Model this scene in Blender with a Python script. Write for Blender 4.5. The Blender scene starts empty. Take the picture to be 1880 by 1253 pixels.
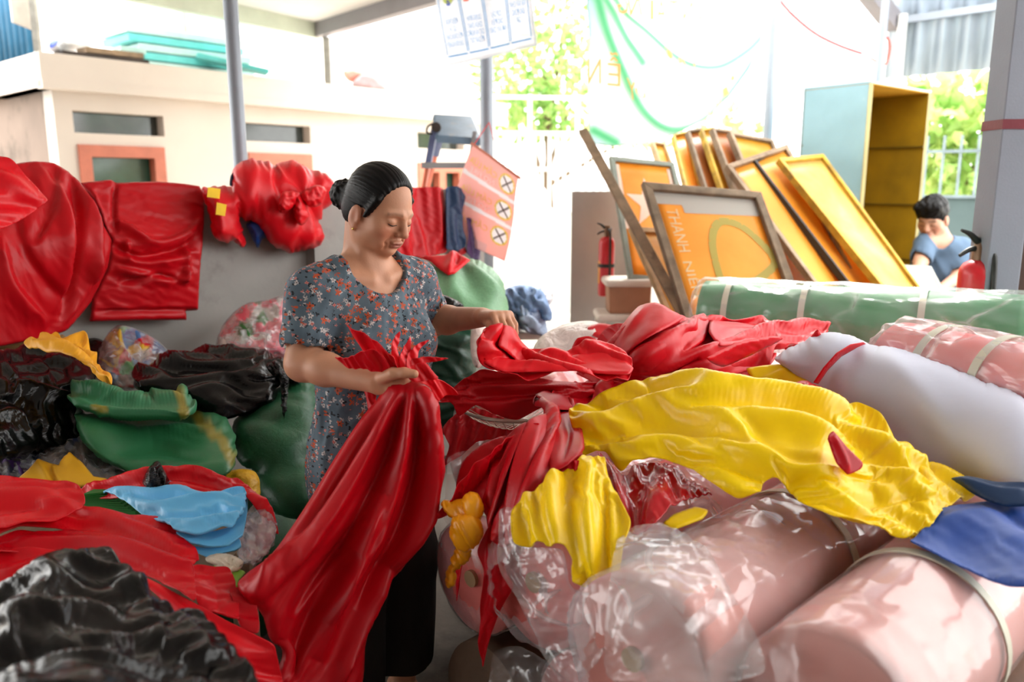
import bpy, bmesh, math, random
import numpy as np
from mathutils import Vector, Matrix
from mathutils.geometry import delaunay_2d_cdt

random.seed(7); RNG = np.random.default_rng(7)
SC = bpy.context.scene
COL = SC.collection

# ------------------------------------------------------------------ camera
FPX = 1480.0; TH = math.radians(10.95); CZ = 1.45
CT, ST = math.cos(TH), math.sin(TH)
cam = bpy.data.cameras.new('camera'); cam_o = bpy.data.objects.new('camera', cam); COL.objects.link(cam_o)
cam.sensor_width = 36.0; cam.lens = FPX / 1880.0 * 36.0; cam.clip_start = 0.05; cam.clip_end = 200
cam_o.location = (0, 0, CZ); cam_o.rotation_euler = (math.pi / 2 - TH, 0, 0)
cam.dof.use_dof = True; cam.dof.focus_distance = 2.05; cam.dof.aperture_fstop = 2.4
SC.camera = cam_o

# ------------------------------------------------------------------ sky, sun, exposure
SC.view_settings.view_transform = 'Standard'; SC.view_settings.look = 'None'
SC.view_settings.gamma = 1.0; SC.view_settings.use_curve_mapping = False
SC.view_settings.exposure = 1.6
world = bpy.data.worlds.new('hazy_sky'); SC.world = world; world.use_nodes = True
wn = world.node_tree.nodes; wl = world.node_tree.links
bg = wn['Background']; bg.inputs[0].default_value = (1.0, 0.985, 0.955, 1); bg.inputs[1].default_value = 1.9
sun = bpy.data.lights.new('sun', 'SUN'); sun.energy = 3.2; sun.angle = math.radians(14); sun.color = (1.0, 0.95, 0.87)
sun_o = bpy.data.objects.new('sun', sun); COL.objects.link(sun_o)
sun_o.rotation_euler = Vector((-0.25, -0.85, -0.95)).to_track_quat('-Z', 'Y').to_euler()

# ------------------------------------------------------------------ pixel -> place helpers
def ray(px, py):
    u = (px - 940.0) / FPX; v = (626.5 - py) / FPX
    return np.array([u, CT + v * ST, -ST + v * CT])
def P(px, py, Y):
    d = ray(px, py); return np.array([0, 0, CZ]) + d * (Y / d[1])
def PZ(px, py, z):
    d = ray(px, py); return np.array([0, 0, CZ]) + d * ((z - CZ) / d[2])
def zY(px, py, z):
    return float(PZ(px, py, z)[1])
def Parr(px, py, Y):
    u = (px - 940.0) / FPX; v = (626.5 - py) / FPX
    dy = CT + v * ST; t = Y / dy
    return np.stack([u * t, Y + 0 * t, CZ + (-ST + v * CT) * t], -1)
def on_plane(px, py, p0, n):
    d = ray(px, py); o = np.array([0, 0, CZ]); t = np.dot(np.asarray(p0) - o, n) / np.dot(d, n)
    return o + d * t
def V3(a): return np.array(a, float)
def unit(v):
    v = np.asarray(v, float); return v / (np.linalg.norm(v) + 1e-12)
def lin(r, g, b):
    f = lambda c: (c / 255 / 12.92) if c / 255 <= 0.04045 else ((c / 255 + 0.055) / 1.055) ** 2.4
    return (f(r), f(g), f(b))

# ------------------------------------------------------------------ noise
_perm = np.random.default_rng(3).permutation(256).astype(np.int64); _perm = np.concatenate([_perm, _perm, _perm])
_g3 = np.random.default_rng(5).normal(size=(256, 3)); _g3 /= np.linalg.norm(_g3, axis=1)[:, None]
def pnoise(x, y, z):
    x, y, z = np.broadcast_arrays(np.asarray(x, float), y, z)
    xi = np.floor(x).astype(np.int64); yi = np.floor(y).astype(np.int64); zi = np.floor(z).astype(np.int64)
    xf = x - xi; yf = y - yi; zf = z - zi
    xi &= 255; yi &= 255; zi &= 255
    f = lambda t: t * t * t * (t * (t * 6 - 15) + 10)
    u, v, w = f(xf), f(yf), f(zf); out = 0
    for dx in (0, 1):
        for dy in (0, 1):
            for dz in (0, 1):
                h = _perm[_perm[_perm[xi + dx] + yi + dy] + zi + dz]; g = _g3[h]
                n = g[..., 0] * (xf - dx) + g[..., 1] * (yf - dy) + g[..., 2] * (zf - dz)
                out = out + n * (u if dx else 1 - u) * (v if dy else 1 - v) * (w if dz else 1 - w)
    return out * 1.5
def ridged(x, y, z, octv=3):
    s = 0; a = 1; t = 0
    for i in range(octv):
        s = s + a * (1 - np.abs(pnoise(x * 2 ** i, y * 2 ** i, z + 7.3 * i)) * 2.2) ** 1; t += a; a *= .5
    return s / t

# ------------------------------------------------------------------ object helpers
def tag(o, label=None, cat=None, group=None, kind=None):
    if label: o['label'] = label
    if cat: o['category'] = cat
    if group: o['group'] = group
    if kind: o['kind'] = kind
    return o
def thing(name, loc, label, cat, group=None, kind=None):
    o = bpy.data.objects.new(name, None); COL.objects.link(o); o.location = tuple(float(c) for c in loc)
    o.empty_display_size = .05
    return tag(o, label, cat, group, kind)
def adopt(o, parent):
    if parent is None: return o
    loc = Vector((0, 0, 0)); q = parent
    o.parent = parent
    base = Matrix.Identity(4)
    while q is not None:
        base = (Matrix.Translation(q.location) if q.type == 'EMPTY' else Matrix.Identity(4)) @ base
        q = q.parent
    o.matrix_parent_inverse = base.inverted()
    return o
def mesh_obj(name, verts, faces, mat=None, parent=None, smooth=True, label=None, cat=None, group=None, kind=None, uvless=True):
    me = bpy.data.meshes.new(name)
    verts = np.asarray(verts, float)
    if isinstance(faces, np.ndarray):
        n, k = faces.shape
        me.vertices.add(len(verts)); me.vertices.foreach_set('co', verts.astype(np.float32).ravel())
        me.loops.add(n * k); me.loops.foreach_set('vertex_index', faces.astype(np.int32).ravel())
        me.polygons.add(n); me.polygons.foreach_set('loop_start', np.arange(0, n * k, k, dtype=np.int32))
        me.update(calc_edges=True); me.validate()
    else:
        me.from_pydata([tuple(v) for v in verts], [], [tuple(int(i) for i in f) for f in faces]); me.update()
    me.polygons.foreach_set('use_smooth', np.full(len(me.polygons), smooth, dtype=bool))
    o = bpy.data.objects.new(name, me); COL.objects.link(o)
    if mat is not None: me.materials.append(mat)
    adopt(o, parent); tag(o, label, cat, group, kind)
    return o
class MB:
    """collects shapes for one mesh"""
    def __init__(s): s.v = []; s.f = []
    def add(s, v, f):
        n = len(s.v); s.v += [tuple(map(float, p)) for p in v]; s.f += [tuple(i + n for i in q) for q in f]; return s
    def box(s, c, half, ax=None):
        ax = np.eye(3) if ax is None else np.asarray(ax, float); c = V3(c)
        v = [c + ax[0] * half[0] * i + ax[1] * half[1] * j + ax[2] * half[2] * k for i in (-1, 1) for j in (-1, 1) for k in (-1, 1)]
        f = [(0, 1, 3, 2), (4, 6, 7, 5), (0, 4, 5, 1), (2, 3, 7, 6), (0, 2, 6, 4), (1, 5, 7, 3)]
        return s.add(v, f)
    def bar(s, a, b, w, h, up=(0, 0, 1)):
        a, b = V3(a), V3(b); d = unit(b - a); up = V3(up)
        if abs(np.dot(d, up)) > .98: up = V3((0, 1, 0))
        x = unit(np.cross(d, up)); z = np.cross(x, d)
        return s.box((a + b) / 2, (np.linalg.norm(b - a) / 2, w / 2, h / 2), (d, x, z))
    def hexa(s, q0, q1):
        """slab between two matching quads"""
        v = list(q0) + list(q1)
        return s.add(v, [(0, 1, 2, 3), (7, 6, 5, 4), (0, 4, 5, 1), (1, 5, 6, 2), (2, 6, 7, 3), (3, 7, 4, 0)])
    def tube(s, pts, r, n=10, cap=True):
        pts = [V3(p) for p in pts]; m = len(pts); r = np.broadcast_to(np.asarray(r, float), (m,))
        T = [unit(pts[min(i + 1, m - 1)] - pts[max(i - 1, 0)]) for i in range(m)]
        ref = V3((0, 0, 1)) if abs(T[0][2]) < .9 else V3((1, 0, 0)); x = unit(np.cross(T[0], ref)); v = []
        for i in range(m):
            x = unit(x - T[i] * np.dot(x, T[i])); y = np.cross(T[i], x)
            v += [pts[i] + r[i] * (math.cos(a) * x + math.sin(a) * y) for a in np.linspace(0, 2 * math.pi, n, endpoint=False)]
        f = [(i * n + j, i * n + (j + 1) % n, (i + 1) * n + (j + 1) % n, (i + 1) * n + j) for i in range(m - 1) for j in range(n)]
        if cap: f += [tuple(range(n - 1, -1, -1)), tuple(range((m - 1) * n, m * n))]
        return s.add(v, f)
    def lathe(s, base, axis, prof, n=24):
        """prof: list of (radius, height along axis)"""
        axis = unit(axis); base = V3(base); ref = V3((0, 0, 1)) if abs(axis[2]) < .9 else V3((1, 0, 0))
        x = unit(np.cross(axis, ref)); y = np.cross(axis, x); v = []; m = len(prof)
        for (r, h) in prof:
            v += [base + axis * h + max(r, 1e-4) * (math.cos(a) * x + math.sin(a) * y) for a in np.linspace(0, 2 * math.pi, n, endpoint=False)]
        f = [(i * n + j, i * n + (j + 1) % n, (i + 1) * n + (j + 1) % n, (i + 1) * n + j) for i in range(m - 1) for j in range(n)]
        f += [tuple(range(n - 1, -1, -1)), tuple(range((m - 1) * n, m * n))]
        return s.add(v, f)
    def build(s, name, mat, parent=None, smooth=False, bevel=0, **kw):
        o = mesh_obj(name, s.v, s.f, mat, parent, smooth, **kw)
        bm = bmesh.new(); bm.from_mesh(o.data); bmesh.ops.recalc_face_normals(bm, faces=bm.faces); bm.to_mesh(o.data); bm.free()
        if smooth:
            try: o.data.set_sharp_from_angle(angle=math.radians(45))
            except Exception: pass
        if bevel:
            m = o.modifiers.new('bevel', 'BEVEL'); m.width = bevel; m.segments = 2; m.limit_method = 'ANGLE'
        return o
def crom(pts, n=8, closed=False):
    pts = np.asarray(pts, float); m = len(pts); out = []
    rng = range(m if closed else m - 1)
    for i in rng:
        g = (lambda k: pts[k % m]) if closed else (lambda k: pts[min(max(k, 0), m - 1)])
        p0, p1, p2, p3 = g(i - 1), g(i), g(i + 1), g(i + 2)
        for t in np.linspace(0, 1, n, endpoint=False):
            out.append(.5 * ((2 * p1) + (-p0 + p2) * t + (2 * p0 - 5 * p1 + 4 * p2 - p3) * t * t + (-p0 + 3 * p1 - 3 * p2 + p3) * t ** 3))
    if not closed: out.append(pts[-1])
    return np.array(out)

# ------------------------------------------------------------------ materials
MATS = {}
class N:
    def __init__(s, name):
        s.m = bpy.data.materials.new(name); s.m.use_nodes = True; s.t = s.m.node_tree; s.b = s.t.nodes['Principled BSDF']; s.out = s.t.nodes['Material Output']
    def n(s, typ, **kw):
        nd = s.t.nodes.new(typ)
        for k, v in kw.items():
            if k.startswith('i_'): 
                key = k[2:]; key = int(key) if key.isdigit() else key.replace('_', ' ')
                nd.inputs[key].default_value = v
            else: setattr(nd, k, v)
        return nd
    def l(s, a, b): s.t.links.new(a, b)
    def coords(s, scale=(1, 1, 1), rot=(0, 0, 0), kind='Object'):
        tc = s.n('ShaderNodeTexCoord'); mp = s.n('ShaderNodeMapping'); mp.inputs['Scale'].default_value = scale; mp.inputs['Rotation'].default_value = rot
        s.l(tc.outputs[kind], mp.inputs[0]); return mp.outputs[0]
    def noise(s, vec, scale, detail=3, rough=.55, dist=0):
        nd = s.n('ShaderNodeTexNoise'); nd.inputs['Scale'].default_value = scale; nd.inputs['Detail'].default_value = detail
        nd.inputs['Roughness'].default_value = rough; nd.inputs['Distortion'].default_value = dist; s.l(vec, nd.inputs['Vector']); return nd.outputs['Fac']
    def ramp(s, fac, stops):
        r = s.n('ShaderNodeValToRGB'); e = r.color_ramp.elements
        while len(e) < len(stops): e.new(.5)
        for i, (p, c) in enumerate(stops):
            e[i].position = p; e[i].color = (c[0], c[1], c[2], 1) if not isinstance(c, float) else (c, c, c, 1)
        s.l(fac, r.inputs[0]); return r.outputs[0]
    def mix(s, fac, a, b, mode='MIX'):
        m = s.n('ShaderNodeMix', data_type='RGBA', blend_type=mode)
        for sock, val in ((m.inputs[0], fac), (m.inputs[6], a), (m.inputs[7], b)):
            if hasattr(val, 'links') or hasattr(val, 'is_linked'): s.l(val, sock)
            elif isinstance(val, (int, float)): sock.default_value = val
            else: sock.default_value = (val[0], val[1], val[2], 1)
        return m.outputs[2]
    def math(s, op, a, b=None, c=None):
        m = s.n('ShaderNodeMath', operation=op)
        for i, x in enumerate((a, b, c)):
            if x is None: continue
            if isinstance(x, (int, float)): m.inputs[i].default_value = x
            else: s.l(x, m.inputs[i])
        return m.outputs[0]
    def bump(s, h, strength=.3, dist=.01):
        b = s.n('ShaderNodeBump'); b.inputs['Strength'].default_value = strength; b.inputs['Distance'].default_value = dist
        s.l(h, b.inputs['Height']); s.l(b.outputs[0], s.b.inputs['Normal']); return b.outputs[0]
    def set(s, **kw):
        for k, v in kw.items():
            key = k.replace('_', ' ')
            s.b.inputs[key].default_value = (*v, 1) if isinstance(v, tuple) and len(v) == 3 else v
        return s
def mat_plain(name, rgb, rough=.6, var=.12, vscale=6, bump=.15, bscale=60, metal=0, spec=.4, dirt=None):
    if name in MATS: return MATS[name]
    k = N(name); c = lin(*rgb); vec = k.coords()
    f = k.noise(vec, vscale, 4); d = tuple(x * (1 - var * 1.6) for x in c); l_ = tuple(min(1, x * (1 + var)) for x in c)
    col = k.ramp(f, [(.3, d), (.7, l_)])
    if dirt:
        g = k.noise(vec, dirt[1], 5, .65); gm = k.ramp(g, [(dirt[2], 0.0), (dirt[2] + .18, 1.0)]); col = k.mix(gm, col, lin(*dirt[0]))
    k.l(col, k.b.inputs['Base Color']); k.set(Roughness=rough, Metallic=metal); k.b.inputs['Specular IOR Level'].default_value = spec
    if bump: k.bump(k.noise(vec, bscale, 3), bump, .004)
    MATS[name] = k.m; return k.m
def mat_satin(name, rgb, rough=.36, sheen=.1, weave=700, var=.1, spec=.5, trans=0.0):
    if name in MATS: return MATS[name]
    k = N(name); c = lin(*rgb); vec = k.coords()
    f = k.noise(vec, 5, 3); col = k.ramp(f, [(.3, tuple(x * (1 - var) for x in c)), (.7, tuple(min(1, x * (1 + var)) for x in c))])
    k.l(col, k.b.inputs['Base Color']); k.set(Roughness=rough); k.b.inputs['Specular IOR Level'].default_value = spec
    k.b.inputs['Sheen Weight'].default_value = sheen * .35; k.b.inputs['Sheen Roughness'].default_value = .35
    k.b.inputs['Anisotropic'].default_value = .4
    fine = k.noise(vec, 26, 3, .5, .5); k.bump(fine, .05, .012)
    if trans:
        tr = k.n('ShaderNodeBsdfTranslucent'); k.l(col, tr.inputs[0]); mx = k.n('ShaderNodeMixShader'); mx.inputs[0].default_value = trans
        k.l(k.b.outputs[0], mx.inputs[1]); k.l(tr.outputs[0], mx.inputs[2]); k.l(mx.outputs[0], k.out.inputs[0])
    MATS[name] = k.m; return k.m
def mat_clear(name, tint=(235, 235, 240), base=.06, amount=.5, scale=9, rough=.16, stretch=(1, 1, 1), bump=.6):
    """thin clear plastic film: straight creases and soft milky patches"""
    if name in MATS: return MATS[name]
    k = N(name); vec = k.coords(stretch); k.set(Base_Color=lin(*tint), Roughness=rough)
    k.b.inputs['Specular IOR Level'].default_value = .8
    wn1 = k.n('ShaderNodeTexNoise'); wn1.inputs['Scale'].default_value = scale * .5; k.l(vec, wn1.inputs['Vector'])
    wv = k.n('ShaderNodeVectorMath', operation='SCALE'); k.l(wn1.outputs['Color'], wv.inputs[0]); wv.inputs['Scale'].default_value = .9 / scale
    av = k.n('ShaderNodeVectorMath', operation='ADD'); k.l(vec, av.inputs[0]); k.l(wv.outputs[0], av.inputs[1])
    def vor(sc, feat):
        v = k.n('ShaderNodeTexVoronoi', feature=feat); v.inputs['Scale'].default_value = sc; k.l(av.outputs[0], v.inputs['Vector']); return v.outputs['Distance']
    e1 = k.ramp(vor(scale, 'DISTANCE_TO_EDGE'), [(0.0, 1.0), (.07, 0.0)])
    gate = k.ramp(k.noise(vec, scale * .8, 2), [(.5, 0.0), (.68, 1.0)])
    cloud = k.ramp(k.noise(vec, scale * .5, 4, .6, .4), [(.4, 0.0), (.75, 1.0)])
    lw = k.n('ShaderNodeLayerWeight'); lw.inputs[0].default_value = .3
    f = k.math('ADD', k.math('MULTIPLY', k.math('MULTIPLY', e1, gate), amount), k.math('MULTIPLY', cloud, amount * .5))
    f = k.math('ADD', f, k.math('MULTIPLY', lw.outputs['Facing'], .25)); f = k.math('MINIMUM', k.math('ADD', f, base), .8)
    hh = k.math('ADD', vor(scale * .9, 'F1'), k.math('MULTIPLY', vor(scale * 2.6, 'F1'), .35)); k.bump(hh, bump, .05)
    tr = k.n('ShaderNodeBsdfTransparent'); tr.inputs[0].default_value = (.97, .97, .975, 1); mx = k.n('ShaderNodeMixShader')
    gl = k.n('ShaderNodeBsdfGlossy'); gl.inputs['Roughness'].default_value = rough; k.l(k.b.inputs['Normal'].links[0].from_socket, gl.inputs['Normal'])
    fr = k.n('ShaderNodeLayerWeight'); fr.inputs[0].default_value = .25; k.l(k.b.inputs['Normal'].links[0].from_socket, fr.inputs['Normal']); frf = k.math('MINIMUM', k.math('ADD', k.math('MULTIPLY', k.math('POWER', fr.outputs['Facing'], 2.5), .45), .05), .3)
    k.l(f, mx.inputs[0]); k.l(tr.outputs[0], mx.inputs[1]); k.l(k.b.outputs[0], mx.inputs[2])
    m2 = k.n('ShaderNodeMixShader'); k.l(frf, m2.inputs[0]); k.l(mx.outputs[0], m2.inputs[1]); k.l(gl.outputs[0], m2.inputs[2]); k.l(m2.outputs[0], k.out.inputs[0])
    MATS[name] = k.m; return k.m
def mat_bag(name, rgb, rough=.22, scale=14, bump=.5):
    if name in MATS: return MATS[name]
    k = N(name); vec = k.coords(); k.set(Base_Color=lin(*rgb), Roughness=rough); k.b.inputs['Specular IOR Level'].default_value = .3
    k.bump(k.noise(vec, scale, 4, .55, 1.0), bump, .03)
    MATS[name] = k.m; return k.m
def mat_woven(name, rgb, alt=None, rough=.42):
    if name in MATS: return MATS[name]
    k = N(name); vec = k.coords(); c = lin(*rgb)
    f = k.noise(vec, 4, 4); col = k.ramp(f, [(.3, tuple(x * .75 for x in c)), (.7, tuple(min(1, x * 1.25) for x in c))])
    fl = k.noise(k.coords((260, 12, 260)), 1, 2); col = k.mix(k.ramp(fl, [(.5, 0.0), (.8, .5)]), col, tuple(min(1, x * 1.7 + .01) for x in c))
    k.l(col, k.b.inputs['Base Color']); k.set(Roughness=rough); k.b.inputs['Specular IOR Level'].default_value = .45
    w = k.noise(vec, 22, 5, .6, .6); k.bump(w, .3, .012); MATS[name] = k.m; return k.m
def mat_attr(name, rough=.5, spec=.4, trans=0.0, sss=0.0, bump=.1, bscale=120, sheen=0):
    """colour read from the mesh colour attribute 'col'"""
    if name in MATS: return MATS[name]
    k = N(name); a = k.n('ShaderNodeAttribute'); a.attribute_name = 'col'; k.l(a.outputs['Color'], k.b.inputs['Base Color'])
    k.set(Roughness=rough); k.b.inputs['Specular IOR Level'].default_value = spec; k.b.inputs['Sheen Weight'].default_value = sheen
    if sss:
        k.b.inputs['Subsurface Weight'].default_value = sss; k.b.inputs['Subsurface Radius'].default_value = (.012, .005, .003); k.b.inputs['Subsurface Scale'].default_value = .5
    if bump: k.bump(k.noise(k.coords(), bscale, 4), bump, .004)
    if trans:
        tr = k.n('ShaderNodeBsdfTranslucent'); k.l(a.outputs['Color'], tr.inputs[0]); mx = k.n('ShaderNodeMixShader'); mx.inputs[0].default_value = trans
        k.l(k.b.outputs[0], mx.inputs[1]); k.l(tr.outputs[0], mx.inputs[2]); k.l(mx.outputs[0], k.out.inputs[0])
    MATS[name] = k.m; return k.m
def set_col(o, cols):
    a = o.data.color_attributes.new('col', 'FLOAT_COLOR', 'POINT')
    cols = np.asarray(cols, float); c4 = np.ones((len(cols), 4)); c4[:, :3] = cols; a.data.foreach_set('color', c4.astype(np.float32).ravel())

# ------------------------------------------------------------------ cloth and bag builders
def inside(poly, x, y):
    px, py = poly[:, 0], poly[:, 1]; qx, qy = np.roll(px, -1), np.roll(py, -1); r = np.zeros(x.shape, bool)
    for i in range(len(px)):
        c = ((py[i] > y) != (qy[i] > y)); xx = (qx[i] - px[i]) * (y - py[i]) / (qy[i] - py[i] + 1e-12) + px[i]; r ^= c & (x < xx)
    return r
def pl_dist(pts, x, y, closed=False):
    """distance to a polyline and the 0..1 position along it"""
    pts = np.asarray(pts, float); a = pts; b = np.roll(pts, -1, 0)
    if not closed: a, b = pts[:-1], pts[1:]
    best = np.full(x.shape, 1e9); sp = np.zeros(x.shape); L = np.linalg.norm(b - a, axis=1); cum = np.concatenate([[0], np.cumsum(L)]); tot = cum[-1] + 1e-9
    for i in range(len(a)):
        d = b[i] - a[i]; l2 = d @ d + 1e-9; t = np.clip(((x - a[i, 0]) * d[0] + (y - a[i, 1]) * d[1]) / l2, 0, 1)
        q = np.hypot(x - a[i, 0] - t * d[0], y - a[i, 1] - t * d[1]); m = q < best; best = np.where(m, q, best); sp = np.where(m, (cum[i] + t * L[i]) / tot, sp)
    return best, sp
def pl_sdist(pts, x, y):
    pts = np.asarray(pts, float); a, b = pts[:-1], pts[1:]; best = np.full(x.shape, 1e9); sp = np.zeros(x.shape); sg = np.zeros(x.shape)
    L = np.linalg.norm(b - a, axis=1); cum = np.concatenate([[0], np.cumsum(L)]); tot = cum[-1] + 1e-9
    for i in range(len(a)):
        d = b[i] - a[i]; l2 = d @ d + 1e-9; t = np.clip(((x - a[i, 0]) * d[0] + (y - a[i, 1]) * d[1]) / l2, 0, 1); ex = x - a[i, 0] - t * d[0]; ey = y - a[i, 1] - t * d[1]
        q = np.hypot(ex, ey); m = q < best; best = np.where(m, q, best); sp = np.where(m, (cum[i] + t * L[i]) / tot, sp); sg = np.where(m, d[0] * ey - d[1] * ex, sg)
    return best, sp, sg
def rbf(ctrl):
    c = np.asarray(ctrl, float); X = c[:, :2] / 300.0; n = len(c)
    if n <= 3:
        A = np.c_[np.ones(n), X]; w = np.linalg.lstsq(A, c[:, 2], rcond=None)[0]; return lambda x, y: w[0] + w[1] * x / 300 + w[2] * y / 300
    ph = lambda r: np.where(r > 1e-9, r * r * np.log(r + 1e-12), 0)
    D = np.linalg.norm(X[:, None] - X[None], axis=2); K = ph(D) + np.eye(n) * .02; Q = np.c_[np.ones(n), X]
    M = np.block([[K, Q], [Q.T, np.zeros((3, 3))]]); w = np.linalg.lstsq(M, np.r_[c[:, 2], 0, 0, 0], rcond=None)[0]
    def f(x, y):
        x = x / 300; y = y / 300; o = w[n] + w[n + 1] * x + w[n + 2] * y
        for i in range(n): o = o + w[i] * ph(np.hypot(x - X[i, 0], y - X[i, 1]))
        return o
    return f
def dense(poly, step, smooth=True):
    poly = np.asarray(poly, float)
    if smooth:
        q = crom(poly, 10, True); w = np.linspace(0, 1, 10, endpoint=False)[None, :, None]
        ln = (poly[:, None] * (1 - w) + np.roll(poly, -1, 0)[:, None] * w).reshape(-1, 2); poly = q * smooth + ln * (1 - smooth)
    q = np.r_[poly, poly[:1]]; L = np.r_[0, np.cumsum(np.linalg.norm(np.diff(q, axis=0), axis=1))]; n = max(8, int(L[-1] / step))
    s = np.linspace(0, L[-1], n, endpoint=False); return np.stack([np.interp(s, L, q[:, 0]), np.interp(s, L, q[:, 1])], 1)
def tri2d(poly, step):
    lo = poly.min(0); hi = poly.max(0); gx, gy = [], []
    row = 0; y = lo[1]
    while y < hi[1]:
        xs = np.arange(lo[0] + (step / 2 if row % 2 else 0), hi[0], step); gx.append(xs); gy.append(np.full(len(xs), y)); y += step * .866; row += 1
    gx = np.concatenate(gx); gy = np.concatenate(gy); ok = inside(poly, gx, gy); gx, gy = gx[ok], gy[ok]
    d, _ = pl_dist(poly, gx, gy, True); ok = d > step * .55; pts = np.r_[poly, np.stack([gx[ok], gy[ok]], 1)]
    n = len(poly); ed = [(i, (i + 1) % n) for i in range(n)]
    r = delaunay_2d_cdt([Vector(p) for p in pts], ed, [], 1, 1e-4)
    v = np.array([tuple(p) for p in r[0]]); f = np.array([tuple(t) for t in r[2] if len(t) == 3], int); return v, f
def vnormals(v, f):
    n = np.cross(v[f[:, 1]] - v[f[:, 0]], v[f[:, 2]] - v[f[:, 0]]); o = np.zeros_like(v)
    for i in range(3): np.add.at(o, f[:, i], n)
    return o / (np.linalg.norm(o, axis=1)[:, None] + 1e-12)
def fold_field(x, y, folds):
    h = np.zeros(x.shape)
    for fd in folds:
        pts, w, a = fd[0], fd[1], fd[2]; sharp = fd[3] if len(fd) > 3 else 0
        pts = crom(pts, 6) if len(pts) > 2 else np.asarray(pts, float)
        d, s, sd_ = pl_sdist(pts, x, y); w = np.where(sd_ > 0, w * 1.35, w * .6); tp = np.clip(np.minimum(s, 1 - s) * 5, 0, 1) ** .7 if not sharp == 2 else 1
        k = np.exp(-(d / w) ** 2) if sharp != 1 else np.clip(1 - d / (1.6 * w), 0, 1) ** 1.4
        h = h + a * k * tp
    return h
def wrinkle(p, amp, size, ang=0, stretch=3.0, seed=0.0, octv=3, soft=False):
    """p: 2D coordinates in metres; wrinkles run along ang (degrees)"""
    a = math.radians(ang); u = (p[:, 0] * math.cos(a) + p[:, 1] * math.sin(a)) / size / stretch; v = (-p[:, 0] * math.sin(a) + p[:, 1] * math.cos(a)) / size
    wx = pnoise(u * 1.3 + seed, v * .7, seed + 3.1) * .7; wy = pnoise(u * 1.1, v * .6 + seed, seed + 9.7) * .7
    if soft: return amp * (pnoise(u + wx, v + wy, seed) + .45 * pnoise(2 * u + wx, 2.1 * v + wy, seed + 4))
    return amp * (ridged(u + wx, v + wy, seed, octv) - .55)
def crumple(v, n, f, p2, rim, stretch=1.2, iters=110, bend=.10, ang=None, seed=0.0, amp=.012, size=.07, h0=None, hmax=.08, sag=2e-5):
    """cloth with more material than its place: relaxes into natural buckled folds above the surface v"""
    e = np.sort(np.r_[f[:, [0, 1]], f[:, [1, 2]], f[:, [2, 0]]], 1); e = np.unique(e, axis=0); i, j = e[:, 0], e[:, 1]; N_ = len(v)
    L = np.linalg.norm(v[i] - v[j], axis=1); k = np.full(len(e), stretch)
    if ang is not None:
        d2 = p2[j] - p2[i]; d2 /= np.linalg.norm(d2, axis=1)[:, None] + 1e-9; a = math.radians(ang); k = 1 + (stretch - 1) * (d2[:, 0] * -math.sin(a) + d2[:, 1] * math.cos(a)) ** 2
    L0 = L * k; deg = np.bincount(i, minlength=N_) + np.bincount(j, minlength=N_)
    h = wrinkle(p2, amp, size, 0 if ang is None else ang, 1.6 if ang is None else 4, seed, 2, True) + amp
    if h0 is not None: h = h + np.maximum(h0 * 1.3, -amp)
    x = v + n * np.maximum(h, 0)[:, None]
    def acc(idx, w): return np.stack([np.bincount(idx, w[:, c], N_) for c in range(3)], 1)
    for it in range(iters):
        d = x[j] - x[i]; l = np.linalg.norm(d, axis=1) + 1e-9; c = d * (.5 * (l - L0) / l)[:, None]
        x = x + (acc(i, c) - acc(j, c)) / deg[:, None] * 1.5
        if it % 2 == 0 or it > iters - 6:
            lap = (acc(i, x[j]) + acc(j, x[i])) / deg[:, None] - x; x = x + lap * bend
        hh = np.sum((x - v) * n, 1) - sag; x = x - n * sag; lo = hh < 0; x[lo] -= n[lo] * hh[lo][:, None]; hi = hh > hmax; x[hi] -= n[hi] * (hh[hi] - hmax)[:, None]
        x[rim] = v[rim] + n[rim] * np.clip(np.sum((x[rim] - v[rim]) * n[rim], 1), 0, hmax * .5)[:, None]
    return x
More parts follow.
